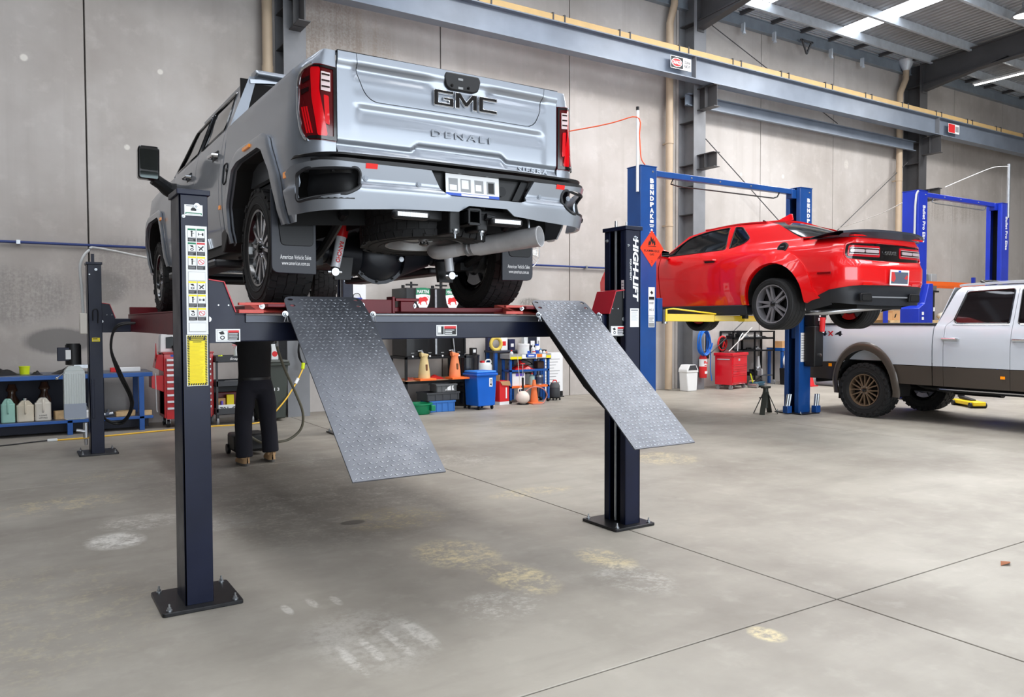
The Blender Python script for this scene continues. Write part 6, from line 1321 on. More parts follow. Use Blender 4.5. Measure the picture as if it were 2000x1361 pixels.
for i, (x, y, l, rz, lb) in enumerate(((.62, 13.1, .22, .2, 'timber block near the middle leg of the workbench shelf'), (1.42, 12.98, .26, .12, 'pale timber offcut below the hose loop, left of the bench leg'), (1.72-.02, 12.95, .16, -.05, 'pale timber offcut at the right end of the bench shelf'), (1.45, 13.12, .24, .3, 'timber offcut behind the others on the bench shelf'))):
    single('timber_block', lb, 'wood', (x, y, .2141), MB().box(-l/2, l/2, -.05, .05, 0, .07 if i else .12), WOOD, .004, rz=rz)
single('white_bag', 'crumpled white plastic bag under the workbench beside the oil tank', 'bag', (.80, 13.1, .2141), MB().grid(lambda u, v: (.13*sin(PI*v)*cos(u*2*PI)*(1+.15*sin(7*u*PI+3*v)), .10*sin(PI*v)*sin(u*2*PI), .11-.11*cos(PI*v)*(1+.1*sin(11*u))), 20, 12), CLR, ang=60)
single('white_tray', 'low white plastic tray on the bench shelf behind the oil tank', 'tray', (.98, 12.93, .2141), MB().box(-.12, .12, -.06, .1, 0, .12), WHITE, .02)
single('spray_gun_parts', 'bunch of pale metal fittings on the bench shelf behind the hose', 'fittings', (1.18, 12.98, .2141), MB().cyl((-.08, 0, .03), (.08, 0, .05), .03, n=12).cyl((0, -.05, .05), (.02, .06, .09), .025, n=12), STEEL)
def cloth(name, label, loc, sx, sy, h, mat, seed, rz=0):
    rn = random.Random(seed); ph = [rn.random()*6 for _ in range(6)]
    f = lambda u, v: ((u-.5)*sx*(1+.12*sin(5*v+ph[0])), (v-.5)*sy*(1+.15*sin(6*u+ph[1])), max(.003, h*sin(PI*u)*sin(PI*v)*(.65+.35*sin(9*u+ph[2])*cos(7*v+ph[3]))+.002))
    return single(name, label, 'cloth', loc, MB().grid(f, 18, 14), mat, rz=rz, solid=.004, ang=60)
cloth('black_cloth', 'black cloth bundle at the left edge on the workbench', (-.12, 13.15, .8725), .42, .3, .12, BLACK, 1); cloth('black_cloth', 'black cloth bundle on the workbench beneath the pump motor', (.72, 13.12, .8725), .42, .3, .11, BLACK, 2); cloth('black_cloth', 'small black rag beside the neon yellow tub', (.30, 13.05, .8725), .14, .12, .06, BLACK, 3)
NEON = M('neon yellow', (214, 232, 30), .5)
item('neon_tub', 'small neon yellow tub on the blue workbench', 'tub', (.16, 13.2, .8725), 0, [('tub', MB().lathe([(.06, 0), (.068, .11)], 20), NEON), ('rim', MB().lathe([(.07, .10), (.072, .115), (.064, .115)], 20), NEON)])
item('carton', 'long white and red carton lying on the workbench near the tool chest', 'box', (1.45, 13.1, .8725), 0, [('box', MB().box(-.20, .20, -.05, .05, 0, .06), WHITE, .003), ('printed_end', MB().box(-.205, -.1, -.052, .052, 0, .061), REDP, .003)])
# --- red tool chest and its caddy
tc = thing('tool_chest', 'tall red roller tool chest with silver drawer pulls beside the workbench', 'tool chest', (1.95, 12.88, 0))
MB().box(0, .72, 0, .48, .15, 1.13).build('cabinet', REDM, tc, bevel=.008); MB().box(-.01, .73, -.01, .49, 1.13, 1.15).build('chest_lid', REDM, tc, bevel=.006)
z = 1.06
for k, h in enumerate((.07, .07, .075, .095, .095, .095, .095, .095, .19)):
    z1 = z; z0 = z-h; z = z0-.006
    d = MB().box(.03, .69, -.014, .0, z0, z1).build('drawer', REDM, tc, bevel=.003); MB().box(.04, .68, -.03, -.013, z1-.042, z1-.010).build('drawer_pull', SILV, d, bevel=.003)
MB().box(.10, .30, -.003, 0, 1.085, 1.115).build('blue_badge', M('plate blue'), tc)
for x in (.06, .64):
    for y in (.06, .42):
        c = MB().cyl((x-.02, y, .065), (x+.02, y, .065), .062, n=20).build('caster', BLACK, tc); MB().box(x-.03, x+.03, y-.02, y+.02, .06, .15).build('caster_fork', SILV, c)
cd_ = MB().prism([(-.17, .62), (0, .55), (0, .80), (-.17, .80)], .02, .30, frame((0, 0, 0), (1, 0, 0), (0, 0, 1), (0, 1, 0))).build('side_caddy', REDM, tc, bevel=.004)
MB().prism([(-.12, .92), (0, .86), (0, 1.12), (-.08, 1.12)], .02, .26, frame((0, 0, 0), (1, 0, 0), (0, 0, 1), (0, 1, 0))).build('side_caddy', REDM, tc, bevel=.004)
item('screwdriver', 'long red screwdriver standing in the caddy of the tool chest', 'tool', (1.86, 12.98, .93), 0, [('handle', MB().cyl((0, 0, -.02), (0, 0, .12), .016, n=10), BLACK), ('shaft', MB().cyl((0, 0, .12), (0, 0, .36), .012, .004, 8), REDM)])
item('grease_gun', 'orange and black grease gun in the caddy of the tool chest', 'tool', (1.905, 12.99, .96), 0, [('barrel', MB().cyl((0, 0, 0), (.01, 0, .15), .028, n=14), ORG), ('head', MB().cyl((.01, 0, .15), (.012, 0, .18), .02, n=12).bar((.01, 0, .17), (-.05, 0, .12), .012, .012), BLACK)])
single('pry_bar', 'thin pale pry bar hanging beside the red chest', 'tool', (1.845, 12.9, .28), MB().cyl((0, 0, 0), (-.01, 0, .56), .009, n=8).cyl((0, 0, 0), (.012, 0, -.03), .009, n=8), SILV)
MB().box(.0, .001, .02, .4, .2, .7).build('chest_decal', BLACK, tc)
at_ = thing('battery_tester', 'white battery tester with a dark screen on the red tool chest', 'tester', (2.06, 13.08, 1.1501))
MB().prism(roundpoly([(-.14, 0), (.16, 0), (.16, .05), (.13, .26), (.06, .32), (-.06, .32), (-.13, .28)], [.01, .01, .02, .06, .03, .03, .05]), -.1, .1, frame((0, 0, 0), (1, 0, 0), (0, 0, 1), (0, 1, 0))).build('case', WHITE, at_, bevel=.015)
MB().prism([(-.06, .06), (.12, .06), (.11, .2), (.03, .24), (-.06, .23)], -.106, -.1, frame((0, 0, 0), (1, 0, 0), (0, 0, 1), (0, 1, 0))).build('screen', M('dark screen', (46, 50, 52), .2), at_); MB().box(.03, .15, -.16, -.09, .02, .10).build('clip', BLACK, at_, bevel=.01); MB().box(-.04, .05, -.104, -.1, .27, .29).build('vent', GREYP, at_)
# --- black tool cart
ct = thing('tool_cart', 'black three shelf tool cart behind the mechanic', 'cart', (2.68, 12.75, 0))
for z0, h in ((.98, .10), (.60, .09), (.16, .10)): 
    b = MB(); b.box(0, .56, 0, .45, z0, z0+.012).box(0, .56, 0, .015, z0, z0+h).box(0, .56, .435, .45, z0, z0+h).box(0, .015, .015, .435, z0, z0+h).box(.545, .56, .015, .435, z0, z0+h); b.build('tray', GRYD, ct, bevel=.004)
for x in (.0, .53):
    for y in (.0, .42): MB().box(x, x+.03, y, y+.03, .2, 1.0).build('upright', GRYD, ct); q_ = MB().cyl((x+.0, y+.015, .06), (x+.03, y+.015, .06), .058, n=18).build('caster', M('grey caster', (140, 142, 144), .5), ct); MB().box(x-.005, x+.035, y-.01, y+.04, .07, .17).build('caster_fork', BLACK, q_)
lettering('Snap-on', .24, .045, frame((.33, -.0012, 1.03), (1, 0, 0), (0, 0, 1)), WHITE, ct, .002, .02, .25)
MB().box(.03, .53, .40, .43, .25, .58).build('back_sheet', GRYD, ct)
cx, cy = 2.68, 12.75
cloth('yellow_cloth', 'neon yellow folded cloth on the top tray of the black cart', (cx+.12, cy+.2, .9925), .2, .16, .13, NEON, 4)
def spray(name, label, loc, body, head, h=.24, r=.04, band=None, rz=0):
    ps = [('body', MB().lathe([(r*.95, 0), (r, .01), (r, h*.55), (r*.45, h*.72), (r*.4, h*.78)], 18), body), ('trigger', MB().box(-.02, .03, -.015, .015, h*.78, h*.9).bar((-.02, 0, h*.84), (-.07, 0, h*.84), .014, .018).bar((-.03, 0, h*.8), (-.05, 0, h*.66), .01, .008), head)]
    if band: ps.append(('label_band', MB().cyl((0, 0, h*.15), (0, 0, h*.45), r*1.02, n=18, cap=False), band))
    return item(name, label, 'bottle', loc, rz, ps)
spray('spray_bottle', 'clear spray bottle with a red and black trigger on the black cart', (cx+.36, cy+.18, .9925), CLR, REDM, .30, .05)
spray('spray_bottle', 'pale blue spray bottle on the black cart beside the mechanic', (cx+.48, cy+.22, .9925), M('pale blue plastic', (120, 176, 196), .35), BLACK, .26, .05)
t = item('pump_bottle', 'white pump bottle with a red round logo on the wheelie bin lid', 'bottle', (3.62, 12.90, .9905), 0, [('body', MB().box(-.06, .06, -.05, .05, 0, .26), CLR, .015), ('pump', MB().cyl((0, 0, .26), (0, 0, .33), .02, n=12).box(-.02, .10, -.02, .02, .33, .36).box(-.055, .055, -.04, .04, .26, .30), BLACK), ('logo', MB().cyl((0, -.0505, .10), (0, -.052, .10), .045, n=20), REDP)])
item('number_plate', 'white number plate standing on the bottom tray of the cart', 'number plate', (cx+.24, cy+.05, .1725), 0, [('plate', MB().box(-.2, .2, 0, .006, 0, .14), WHITE, .002)])
lettering('701-CER', .36, .085, frame((cx+.24, cy+.0495, .1725+.065), (1, 0, 0), (0, 0, 1)), INK, None, .001, .01); o = [x for x in bpy.data.objects if x.name.startswith('number_plate') and x.type == 'EMPTY'][-1]; l_ = [x for x in bpy.data.objects if x.name.startswith('lettering') and x.parent is None][-1]; l_.parent = o; l_.matrix_local = frame((0, -.0005, .065), (1, 0, 0), (0, 0, 1))
single('red_toolbox', 'dark red case at the back of the bottom cart tray', 'box', (cx+.26, cy+.32, .1725), MB().box(-.2, .2, -.06, .06, 0, .32), M('dark red case', (112, 14, 20), .4), .01)
single('carton', 'small cardboard box behind the number plate on the cart', 'box', (cx+.10, cy+.17, .1725), MB().box(-.06, .06, -.06, .06, 0, .24), CARD, .003)
single('yellow_tin', 'yellow packet behind the number plate on the cart', 'tin', (cx+.24, cy+.16, .1725), MB().box(-.055, .055, -.03, .03, 0, .29), YELP, .006)
single('purple_tin', 'small purple tin beside the cardboard box on the cart', 'tin', (cx+.10, cy+.085, .1725), MB().cyl((0, 0, 0), (0, 0, .2), .02, n=12), M('purple', (108, 84, 190), .4))
single('rag_roll', 'pale rag on the middle cart tray', 'cloth', (cx+.30, cy+.15, .6125), MB().cyl((-.14, 0, .035), (.14, 0, .035), .035, n=14), WHITE)
single('socket_set', 'dark socket tray with red ends on the middle cart tray', 'tool', (cx+.08, cy+.15, .6125), MB().box(-.05, .05, -.08, .08, 0, .05), BLACK, .004)
# --- wheelie bin with its lid open
bn = thing('wheelie_bin', 'dark green wheelie bin with a closed lid beside the grey column', 'bin', (3.30, 12.78, 0))
b = MB(); b.prism([(.05, .04), (.47, .04), (.52, .93), (.0, .93)], .0, .38, frame((0, 0, 0), (1, 0, 0), (0, 0, 1), (0, 1, 0))); b.build('bin_body', M('dark green bin', (56, 62, 56), .5), bn, bevel=.02)
MB().box(-.02, .54, -.03, .40, .90, .95).build('bin_rim', M('dark green bin'), bn, bevel=.01); MB().box(-.01, .53, -.04, .40, .951, .99).build('bin_lid', M('grey green lid', (86, 90, 86), .5), bn, bevel=.015)
for x in (.06, .46): MB().cyl((x-.03, .34, .1), (x+.03, .34, .1), .1, n=20).build('wheel', BLACK, bn)
lettering('CH 3', .19, .05, frame((.27, -.003, .52), (1, 0, 0), (0, 0, 1)), WHITE, bn, .002, .01)
# --- cords and hoses
single('cable_coil', 'black cable coil hanging on the grey column by the wheelie bin', 'cable', (4.20, 13.12, 1.12), MB().tube([(.12*cos(a)*(1+.08*sin(a*3.3)), -.02-.012*a/6, .22*sin(a)) for a in np.linspace(0, 8*PI, 90)], .011, 6), BLACK)
yc = single('extension_cord', 'yellow extension cord along the floor, rising to the grey column', 'cord', (0, 0, 0), MB().tube([(.46, 12.30, .012), (.9, 12.32, .012), (1.5, 12.45, .012), (2.05, 12.55, .012), (2.6, 12.62, .012), (3.1, 12.58, .012), (3.4, 12.6, .06), (3.7, 12.7, .3), (3.95, 12.85, .58), (4.12, 12.98, .82)], .012, 6, smooth=6), M('yellow cord', (240, 190, 60), .45))
single('cord_plug', 'pale plug joining the black and yellow cords on the floor', 'plug', (.46, 12.30, 0), MB().box(-.07, .05, -.022, .022, 0, .035), CLR, .008); single('cord_plug', 'neon yellow plug on the cord at the grey column', 'plug', (4.12, 12.99, .82), MB().cyl((0, 0, 0), (.02, .02, .10), .03, n=12), NEON); single('cord_plug', 'white plug on the yellow cord below the neon one', 'plug', (3.98, 12.87, .62), MB().cyl((-.03, -.02, -.03), (.03, .02, .05), .026, n=12), WHITE)
single('extension_cord', 'black extension cord on the floor in front of the workbench', 'cord', (0, 0, 0), MB().tube([(-1.5, 12.05, .01), (-.6, 12.1, .01), (-.1, 12.16, .01), (.2, 12.28, .01), (.40, 12.30, .015)], .009, 6, smooth=6), BLACK)
hs = item('air_hose', 'grey hose looping down from the lift beside the mechanic', 'hose', (2.62, 9.3, 0), 0, [('hose', MB().tube([(-.05, 0, 1.50), (.01, .0, 1.46), (.03, 0, 1.30), (.12, .02, 1.05), (.24, .03, .78), (.34, .05, .52), (.33, .08, .32), (.20, .1, .20), (.05, .12, .17), (-.10, .2, .16), (-.24, .25, .25)], .016, 8, smooth=6), M('olive grey hose', (104, 100, 84), .45)), ('hose_tip', MB().tube([(-.05, 0, 1.50), (.01, 0, 1.46), (.025, 0, 1.32)], .0185, 8, smooth=5), STEEL)])
dr = item('oil_drainer', 'black wheeled oil drain stand behind the legs of the mechanic', 'oil drainer', (2.42, 9.75, 0), 0, [('base_tank', MB().box(-.2, .2, -.12, .25, .05, .26), BLACK, .03), ('column', MB().cyl((0, 0, .26), (0, 0, .95), .04, n=14), BLACK), ('gauge', MB().cyl((0, -.05, .6), (0, -.07, .6), .03, n=14), STEEL), ('valve', MB().cyl((-.05, -.14, .1), (-.05, -.14, .22), .022, n=10), ALU)])
for x in (-.2, .2): MB().cyl((x-.02, .2, .06), (x+.02, .2, .06), .06, n=16).build('wheel', BLACK, dr)
# --- white board on the wall
item('wall_board', 'white board on the back wall behind the raised pickup', 'sign', (5.33, 13.66, 1.95), 0, [('board', MB().box(-.2, .2, 0, .03, 0, .34), WHITE, .004), ('blue_strap', MB().box(-.05, .12, -.03, 0, .02, .10), M('blue strap', (40, 62, 150), .5), .01), ('wire_loop', MB().tube([(-.05, -.02, .06), (-.04, -.02, .16), (.06, -.02, .17), (.10, -.02, .08)], .006, 6, smooth=5), BLACK)])
# --- twin oil tanks on a stand
SHIELD = [(-.135, .2), (-.05, .215), (.05, .215), (.135, .2), (.14, .06), (.12, -.06), (.07, -.15), (0, -.205), (-.07, -.15), (-.12, -.06), (-.14, .06)]
BULL = [(-.095, -.02), (-.085, .025), (-.06, .045), (-.02, .04), (.03, .055), (.07, .05), (.085, .02), (.1, .005), (.088, -.015), (.07, -.02), (.075, -.06), (.088, -.085), (.065, -.085), (.055, -.05), (.04, -.03), (0, -.03), (-.03, -.035), (-.045, -.07), (-.03, -.09), (-.055, -.09), (-.07, -.06), (-.085, -.075), (-.1, -.06), (-.085, -.045)]
st = thing('tank_stand', 'black steel stand under the two black oil tanks', 'stand', (5.88, 12.72, 0))
for x in (0, 1.19):
    for y in (0, .62): MB().box(x, x+.04, y, y+.04, 0, .98).build('leg', SATIN, st)
for z in (.50, .94):
    b = MB(); b.box(0, 1.23, -.0, .03, z, z+.05).box(0, 1.23, .63, .66, z, z+.05).box(0, .03, .03, .63, z, z+.05).box(1.2, 1.23, .03, .63, z, z+.05); b.build('rail', SATIN, st)
MB().box(-.02, 1.25, -.06, .62, .55, .565).build('shelf', M('chipboard shelf', (176, 130, 96), .7, var=.1), st)
for i, x0 in enumerate((0.0, .595)):
    tk_ = thing('oil_tank', ['black oil tank with a shield decal, left one on the stand', 'black oil tank with a red bull shield decal, right one on the stand'][i], 'tank', (5.90+x0, 12.72, .9901))
    b = MB(); b.prism(roundpoly([(0, 0), (.585, 0), (.585, .62), (0, .62)], .01), .0, 1.22); b.build('tank_body', DBLK, tk_, bevel=.02)
    MB().box(.565, .60, -.012, .0, .03, 1.2).build('edge_strip', STEEL if i == 0 else SATIN, tk_)
    b = MB(); b.cyl((.22, .25, 1.22), (.22, .25, 1.34), .02, n=10).box(.12, .34, .22, .28, 1.27, 1.30).cyl((.08, .3, 1.22), (.08, .3, 1.28), .03, n=10); b.build('filler_valve', BLACK, tk_)
    F_ = frame((.33, -.002, 1.01), (1, 0, 0), (0, 0, 1)); dcl = MB().prism(SHIELD, 0, .002).build('shield_decal', WHITE, tk_, Mx=F_)
    MB().prism([(-.135, .2), (-.05, .215), (.05, .215), (.135, .2), (.139, .085), (.05, .10), (-.05, .10), (-.139, .085)], .002, .003).build('green_band', GRNP, dcl)
    lettering('MARTINI', .235, .062, T(0, .145, .003), WHITE, dcl, .001, .02); MB().prism(BULL, .002, .003, T(0, -.0, 0)).build('bull_emblem', REDP, dcl); MB().tube([(.085, .02, .0025), (.11, .05, .0025), (.085, .065, .0025)], .004, 6).build('bull_tail', REDP, dcl)
    if i == 0: sticker('paper_label', .15, .12, frame((.34, -.001, .40), (1, 0, 0), (0, 0, 1)), tk_, lines(.05, .95, .08, .95, 7, 5, .3, 2))
    else:
        d2 = MB().prism([(x*.28, y*.28) for x, y in SHIELD], 0, .002).build('small_shield', WHITE, tk_, Mx=frame((.22, -.001, .40), (1, 0, 0), (0, 0, 1))); MB().prism([(-.038, .055), (.038, .055), (.038, .03), (-.038, .03)], .002, .003).build('green_band', GRNP, d2)
        [lettering(wd, .10, .022, frame((.33, -.001, .445-.03*k), (1, 0, 0), (0, 0, 1)), WHITE, tk_, .001, .01) for k, wd in enumerate(('MARTINI', 'RACING'))]
        MB().cyl((.36, -.03, .02), (.31, -.05, .36), .014, n=10).build('pump_lever', STEEL, tk_)
    for k, xx in enumerate((.12, .46)): MB().cyl((xx, -.001, -.03+.03), (xx, -.012, .0), .016, n=12).build('round_stud', WHITE, tk_); MB().box(xx-.03, xx+.03, -.002, 0, .055, .065).build('tap_label', GREYP, tk_)
def pourer(label, x, mat):
    t = item('oil_pourer', label, 'jug', (x, 12.67, .6001), 0, [('body', MB().lathe([(.105, 0), (.108, .02), (.10, .12), (.075, .30), (.062, .36), (.07, .40)], 24, cap=False).cyl((0, 0, 0), (0, 0, .01), .105, n=24), mat, 0, {'ang': 60}), ('pour_lip', MB().prism([(-.072, .38), (.0, .385), (.072, .40), (.066, .43), (-.08, .46)], -.05, .05, frame((0, 0, 0), (1, 0, 0), (0, 0, 1), (0, 1, 0))), mat, .01), ('grip_slot', MB().box(-.012, .022, -.106, -.07, .14, .25), M('shadowed slot', (110, 70, 40), .7), .008), ('valve', MB().cyl((-.02, 0, .43), (-.06, 0, .50), .024, n=12).cyl((-.05, 0, .49), (-.12, 0, .485), .01, n=8), STEEL)])
pourer('tan oil pourer on a timber block below the left oil tank', 6.22, M('tan plastic', (214, 190, 136), .5, var=.06)); pourer('orange oil pourer on a board below the right oil tank', 6.84, M('salmon orange plastic', (246, 142, 92), .5, var=.05))
single('wood_tray', 'pale timber block with an orange top under the tan pourer', 'wood', (6.22, 12.66, .5651), MB().box(-.16, .16, -.16, .12, 0, .035), ORG, .003); single('wood_tray', 'orange board under the orange pourer', 'wood', (6.88, 12.66, .5651), MB().box(-.18, .18, -.16, .12, 0, .035), ORG, .003)
cloth('red_cloth', 'folded red cloth on the shelf between the two pourers', (6.54, 12.9, .5655), .34, .3, .08, M('red cloth', (206, 34, 30), .8), 6); cloth('red_cloth', 'brownish red hose bundle at the left end of the stand shelf', (6.02, 12.85, .5655), .22, .3, .07, M('brick red cloth', (168, 84, 68), .8), 7)
def crate(name, label, loc, w_, d_, h, mat, rz=0):
    t = thing(name, label, 'crate', loc, rz)
    b = MB(); b.box(-w_/2, w_/2, -d_/2, d_/2, 0, .01).box(-w_/2, w_/2, -d_/2, -d_/2+.012, 0, h).box(-w_/2, w_/2, d_/2-.012, d_/2, 0, h).box(-w_/2, -w_/2+.012, -d_/2+.012, d_/2-.012, 0, h).box(w_/2-.012, w_/2, -d_/2+.012, d_/2-.012, 0, h); b.build('shell', mat, t, bevel=.004)
    b = MB(); b.box(-w_/2-.012, w_/2+.012, -d_/2-.012, -d_/2, h-.03, h).box(-w_/2-.012, w_/2+.012, d_/2, d_/2+.012, h-.03, h); b.build('rim', mat, t, kind='stuff')
    for k in range(5): MB().box(-w_/2+w_*k/4.3+.01, -w_/2+w_*k/4.3+.022, -d_/2-.010, -d_/2, .01, h-.03).build('rib', mat, t)
    return t
crate('crate', 'blue plastic crate at the bottom of the crate pile', (6.47, 12.62, 0), .50, .34, .2, BLUC); crate('crate', 'wide dark grey crate in the middle of the crate pile', (6.49, 12.66, .2001), .66, .38, .15, GRYD, .05)
t = crate('crate', 'grey crate with white print on top of the crate pile', (6.56, 12.60, .3502), .40, .28, .145, M('mid grey plastic', (88, 90, 92), .55)); 
MB().prism([(-.08, .03), (.10, .03), (.08, .08), (.10, .12), (.02, .11), (-.02, .09), (-.06, .06)], .0, .002, frame((.05, -.141, 0), (1, 0, 0), (0, 0, 1))).build('white_print', WHITE, t)
b = MB(); b.lathe([(.17, 0), (.19, .02), (.21, .16), (.235, .17), (.235, .19), (.20, .19), (.18, .04), (.001, .03)], 28, cap=False); item('drain_basin', 'round green plastic basin on the floor beside the crates', 'basin', (6.0, 12.42, 0), 0, [('basin', b, GRN, 0, {'ang': 40}), ('grip', MB().box(.12, .2, -.235, -.15, .06, .16), GRN, .01)])
# --- drum with its pump, blue bin
dm_ = thing('oil_drum', 'black steel oil drum with a pump pipe, behind the blue bin', 'drum', (7.40, 13.30, 0))
pr = [(.27, 0), (.285, .01)]
for z in np.linspace(.05, .93, 45): pr.append((.285+.02*max(0, cos((z-.32)*60) if abs(z-.32) < .09 else 0)+.02*max(0, cos((z-.62)*60) if abs(z-.62) < .09 else 0), z))
pr += [(.29, .95), (.29, .97), (.275, .97), (.275, .955), (.001, .955)]
MB().lathe(pr, 40).build('drum_shell', M('gloss black drum', (24, 26, 31), .26, 0, .5), dm_, ang=50); MB().cyl((-.02, .05, .955), (-.02, .05, 1.62), .028, n=14).build('pump_pipe', BLACK, dm_); MB().box(.13, .24, -.06, .06, .955, 1.10).build('meter_box', BLACK, dm_, bevel=.01); MB().box(.15, .21, -.066, -.06, 1.01, 1.07).build('meter_face', WHITE, dm_); MB().cyl((-.02, .05, .95), (-.02, .05, 1.0), .045, n=14).build('bung', GREYP, dm_)
single('wall_plank', 'pale timber plank leaning on the wall behind the oil drum', 'wood', (7.22, 13.55, 0), MB().box(-.05, .05, -.01, .02, 0, 1.9), WOOD, .003)
bb = thing('wheeled_bin', 'blue square plastic bin on small black wheels', 'bin', (7.28, 12.50, 0), .12)
b = MB(); b.prism(roundpoly([(-.19, .07), (.19, .07), (.225, .64), (-.225, .64)], .02), -.2, .2, frame((0, 0, 0), (1, 0, 0), (0, 0, 1), (0, 1, 0))); b.build('bin_body', BINB, bb, bevel=.02)
MB().box(-.245, .245, -.225, .225, .62, .665).build('bin_rim', BINB, bb, bevel=.012); MB().box(-.225, .225, -.205, .205, .665, .71).build('bin_lid', M('light blue bin lid', (46, 126, 220), .4), bb, bevel=.02)
for x in (-.15, .15):
    for y in (-.15, .15): MB().cyl((x-.012, y, .035), (x+.012, y, .035), .035, n=14).box(x-.02, x+.02, y-.015, y+.015, .03, .075).build('caster', BLACK, bb)
sticker('bin_sticker', .075, .16, frame((.09, -.2005, .50), (1, 0, 0), (0, 0, 1)), bb, [([(.2, .2), (.8, .1), (.7, .4), (.3, .35)], 1), ([(.3, .5), (.75, .45), (.8, .8), (.35, .85)], 1), ([(.4, .55), (.65, .52), (.65, .7), (.45, .75)], 0)])
# --- white jug, red cartons
item('white_drum', 'white plastic drum with a red cap and red label behind the blue bin', 'drum', (7.88, 13.38, 0), 0, [('body', MB().lathe([(.15, 0), (.16, .02), (.16, .74), (.13, .80), (.001, .81)], 28), CLR, 0, {'ang': 40}), ('cap', MB().cyl((-.07, -.05, .80), (-.07, -.05, .84), .045, n=16), REDP), ('handle', MB().tube([(.0, -.05, .80), (.02, -.05, .85), (.11, -.05, .85), (.13, -.05, .79)], .014, 8, smooth=4), CLR), ('label', MB().cyl((0, 0, .3), (0, 0, .62), .1612, n=28, cap=False), M('pink red label', (214, 90, 90), .5))])
item('red_carton', 'red oil carton with an open cardboard top beside the trolley', 'box', (8.02, 13.02, 0), .15, [('carton', MB().box(-.12, .12, -.14, .14, .06, .46), REDP, .004), ('base', MB().box(-.121, .121, -.141, .141, 0, .06), WHITE), ('flap', MB().prism([(-.12, .455), (.12, .455), (.15, .36), (-.06, .38)], -.16, -.145, frame((0, 0, 0), (1, 0, 0), (0, 0, 1), (0, 1, 0))), CARD), ('flap', MB().bar((-.12, 0, .46), (-.10, 0, .58), .26, .006), CARD), ('print', MB().box(.03, .06, -.1465, -.14, .12, .33), WHITE)])
item('red_carton', 'red labelled oil container behind the open carton', 'box', (7.72, 13.02, 0), .1, [('container', MB().box(-.11, .11, -.12, .12, .05, .42), M('deep red print', (168, 28, 34), .5), .01), ('base', MB().box(-.11, .11, -.12, .12, 0, .05), WHITE), ('handle', MB().tube([(-.06, 0, .42), (-.05, 0, .47), (.05, 0, .47), (.06, 0, .42)], .014, 8, smooth=4), WHITE), ('print', MB().prism(roundpoly([(.0, .1), (.09, .1), (.09, .25), (.045, .32), (.0, .25)], .01), -.1215, -.12, frame((0, 0, 0), (1, 0, 0), (0, 0, 1), (0, 1, 0))), WHITE)])
# --- blue steel table against the wall and the blue trolley in front
tb = thing('steel_table', 'tall blue steel table against the wall behind the blue trolley', 'table', (8.06, 13.29, 0))
MB().box(0, 1.27, 0, .40, .99, 1.03).build('table_top', M('dark top', (54, 58, 70), .4), tb, bevel=.004)
for x in (.03, .62, 1.18):
    MB().box(x, x+.06, .02, .08, 0, .99).build('leg', BB, tb); MB().box(x, x+.06, .33, .39, 0, .99).build('leg', BB, tb)
MB().box(.03, 1.24, .37, .39, .3, .98).build('back_sheet', M('grey back', (130, 132, 134), .6), tb)
tr_ = thing('trolley', 'blue open trolley with stickered top edge and three shelves', 'trolley', (8.20, 12.93, 0))
for x in (0, .9):
    for y in (0, .26): MB().box(x, x+.045, y, y+.045, .07, .90).build('leg', BB, tr_); MB().cyl((x+.0, y+.02, .035), (x+.04, y+.02, .035), .035, n=14).build('caster', BLACK, tr_)
for nm_, z, mt_ in (('shelf', .62, BB), ('shelf', .30, ORG)): MB().box(.0, .945, 0, .305, z, z+.04).build(nm_, mt_, tr_, bevel=.003)
b = MB(); b.box(-.02, .97, -.02, .33, .86, .875).box(-.02, .97, -.02, -.005, .86, .97).box(-.02, -.005, -.005, .33, .86, .97).box(.955, .97, -.005, .33, .86, .97).box(-.005, .955, .315, .33, .86, .97); b.build('top_tray', M('pale tray steel', (168, 170, 168), .45, .2), tr_)
for x0, x1, z0, z1, mt_ in ((.0, .26, .87, .92, YELP), (.27, .38, .88, .96, WHITE), (.36, .60, .90, .965, M('plate blue')), (.60, .62, .87, .95, WHITE), (.62, .75, .90, .96, M('orange print', (240, 120, 30), .5)), (.75, .84, .89, .96, WHITE), (.85, .965, .88, .93, YELP)):
    MB().box(x0, x1, -.0225, -.02, z0, z1).build('sticker', mt_, tr_)
MB().box(.42, .56, -.0232, -.022, .92, .945).build('sticker_print', WHITE, tr_)
X0, Y0 = 8.20, 12.93
def can(name, label, x, y, z, r, h, mat, cap=None, band=None, cat='can', neck=.4):
    ps = [('body', MB().lathe([(r*.96, 0), (r, .008), (r, h*.72), (r*neck, h*.82), (r*neck, h*.9)], 16), mat)]
    if cap: ps.append(('cap', MB().cyl((0, 0, h*.88), (0, 0, h), r*neck*1.15, n=14), cap))
    if band: ps.append(('label_band', MB().cyl((0, 0, h*.2), (0, 0, h*.55), r*1.02, n=16, cap=False), band))
    return item(name, label, cat, (x, y, z), 0, ps)
BLUP = M('plate blue')
zt_ = .8751
item('paint_pail', 'white pail with a blue label on the trolley top', 'pail', (X0+.42, Y0+.16, zt_), 0, [('pail', MB().lathe([(.10, 0), (.12, .26), (.125, .26), (.125, .29), (.001, .29)], 24), WHITE), ('label', MB().cyl((0, 0, .06), (0, 0, .2), .117, n=24, cap=False), CLR), ('blue_patch', MB().box(.02, .09, -.118, -.105, .07, .15), BLUP)])
can('spray_can', 'white bottle with a red cap on the trolley top near its left end', X0+.10, Y0+.10, zt_, .035, .17, WHITE, REDP); can('spray_can', 'small red topped tin on the trolley beside the white pail', X0+.62, Y0+.08, zt_, .04, .14, WHITE, REDP, REDP, neck=.8)
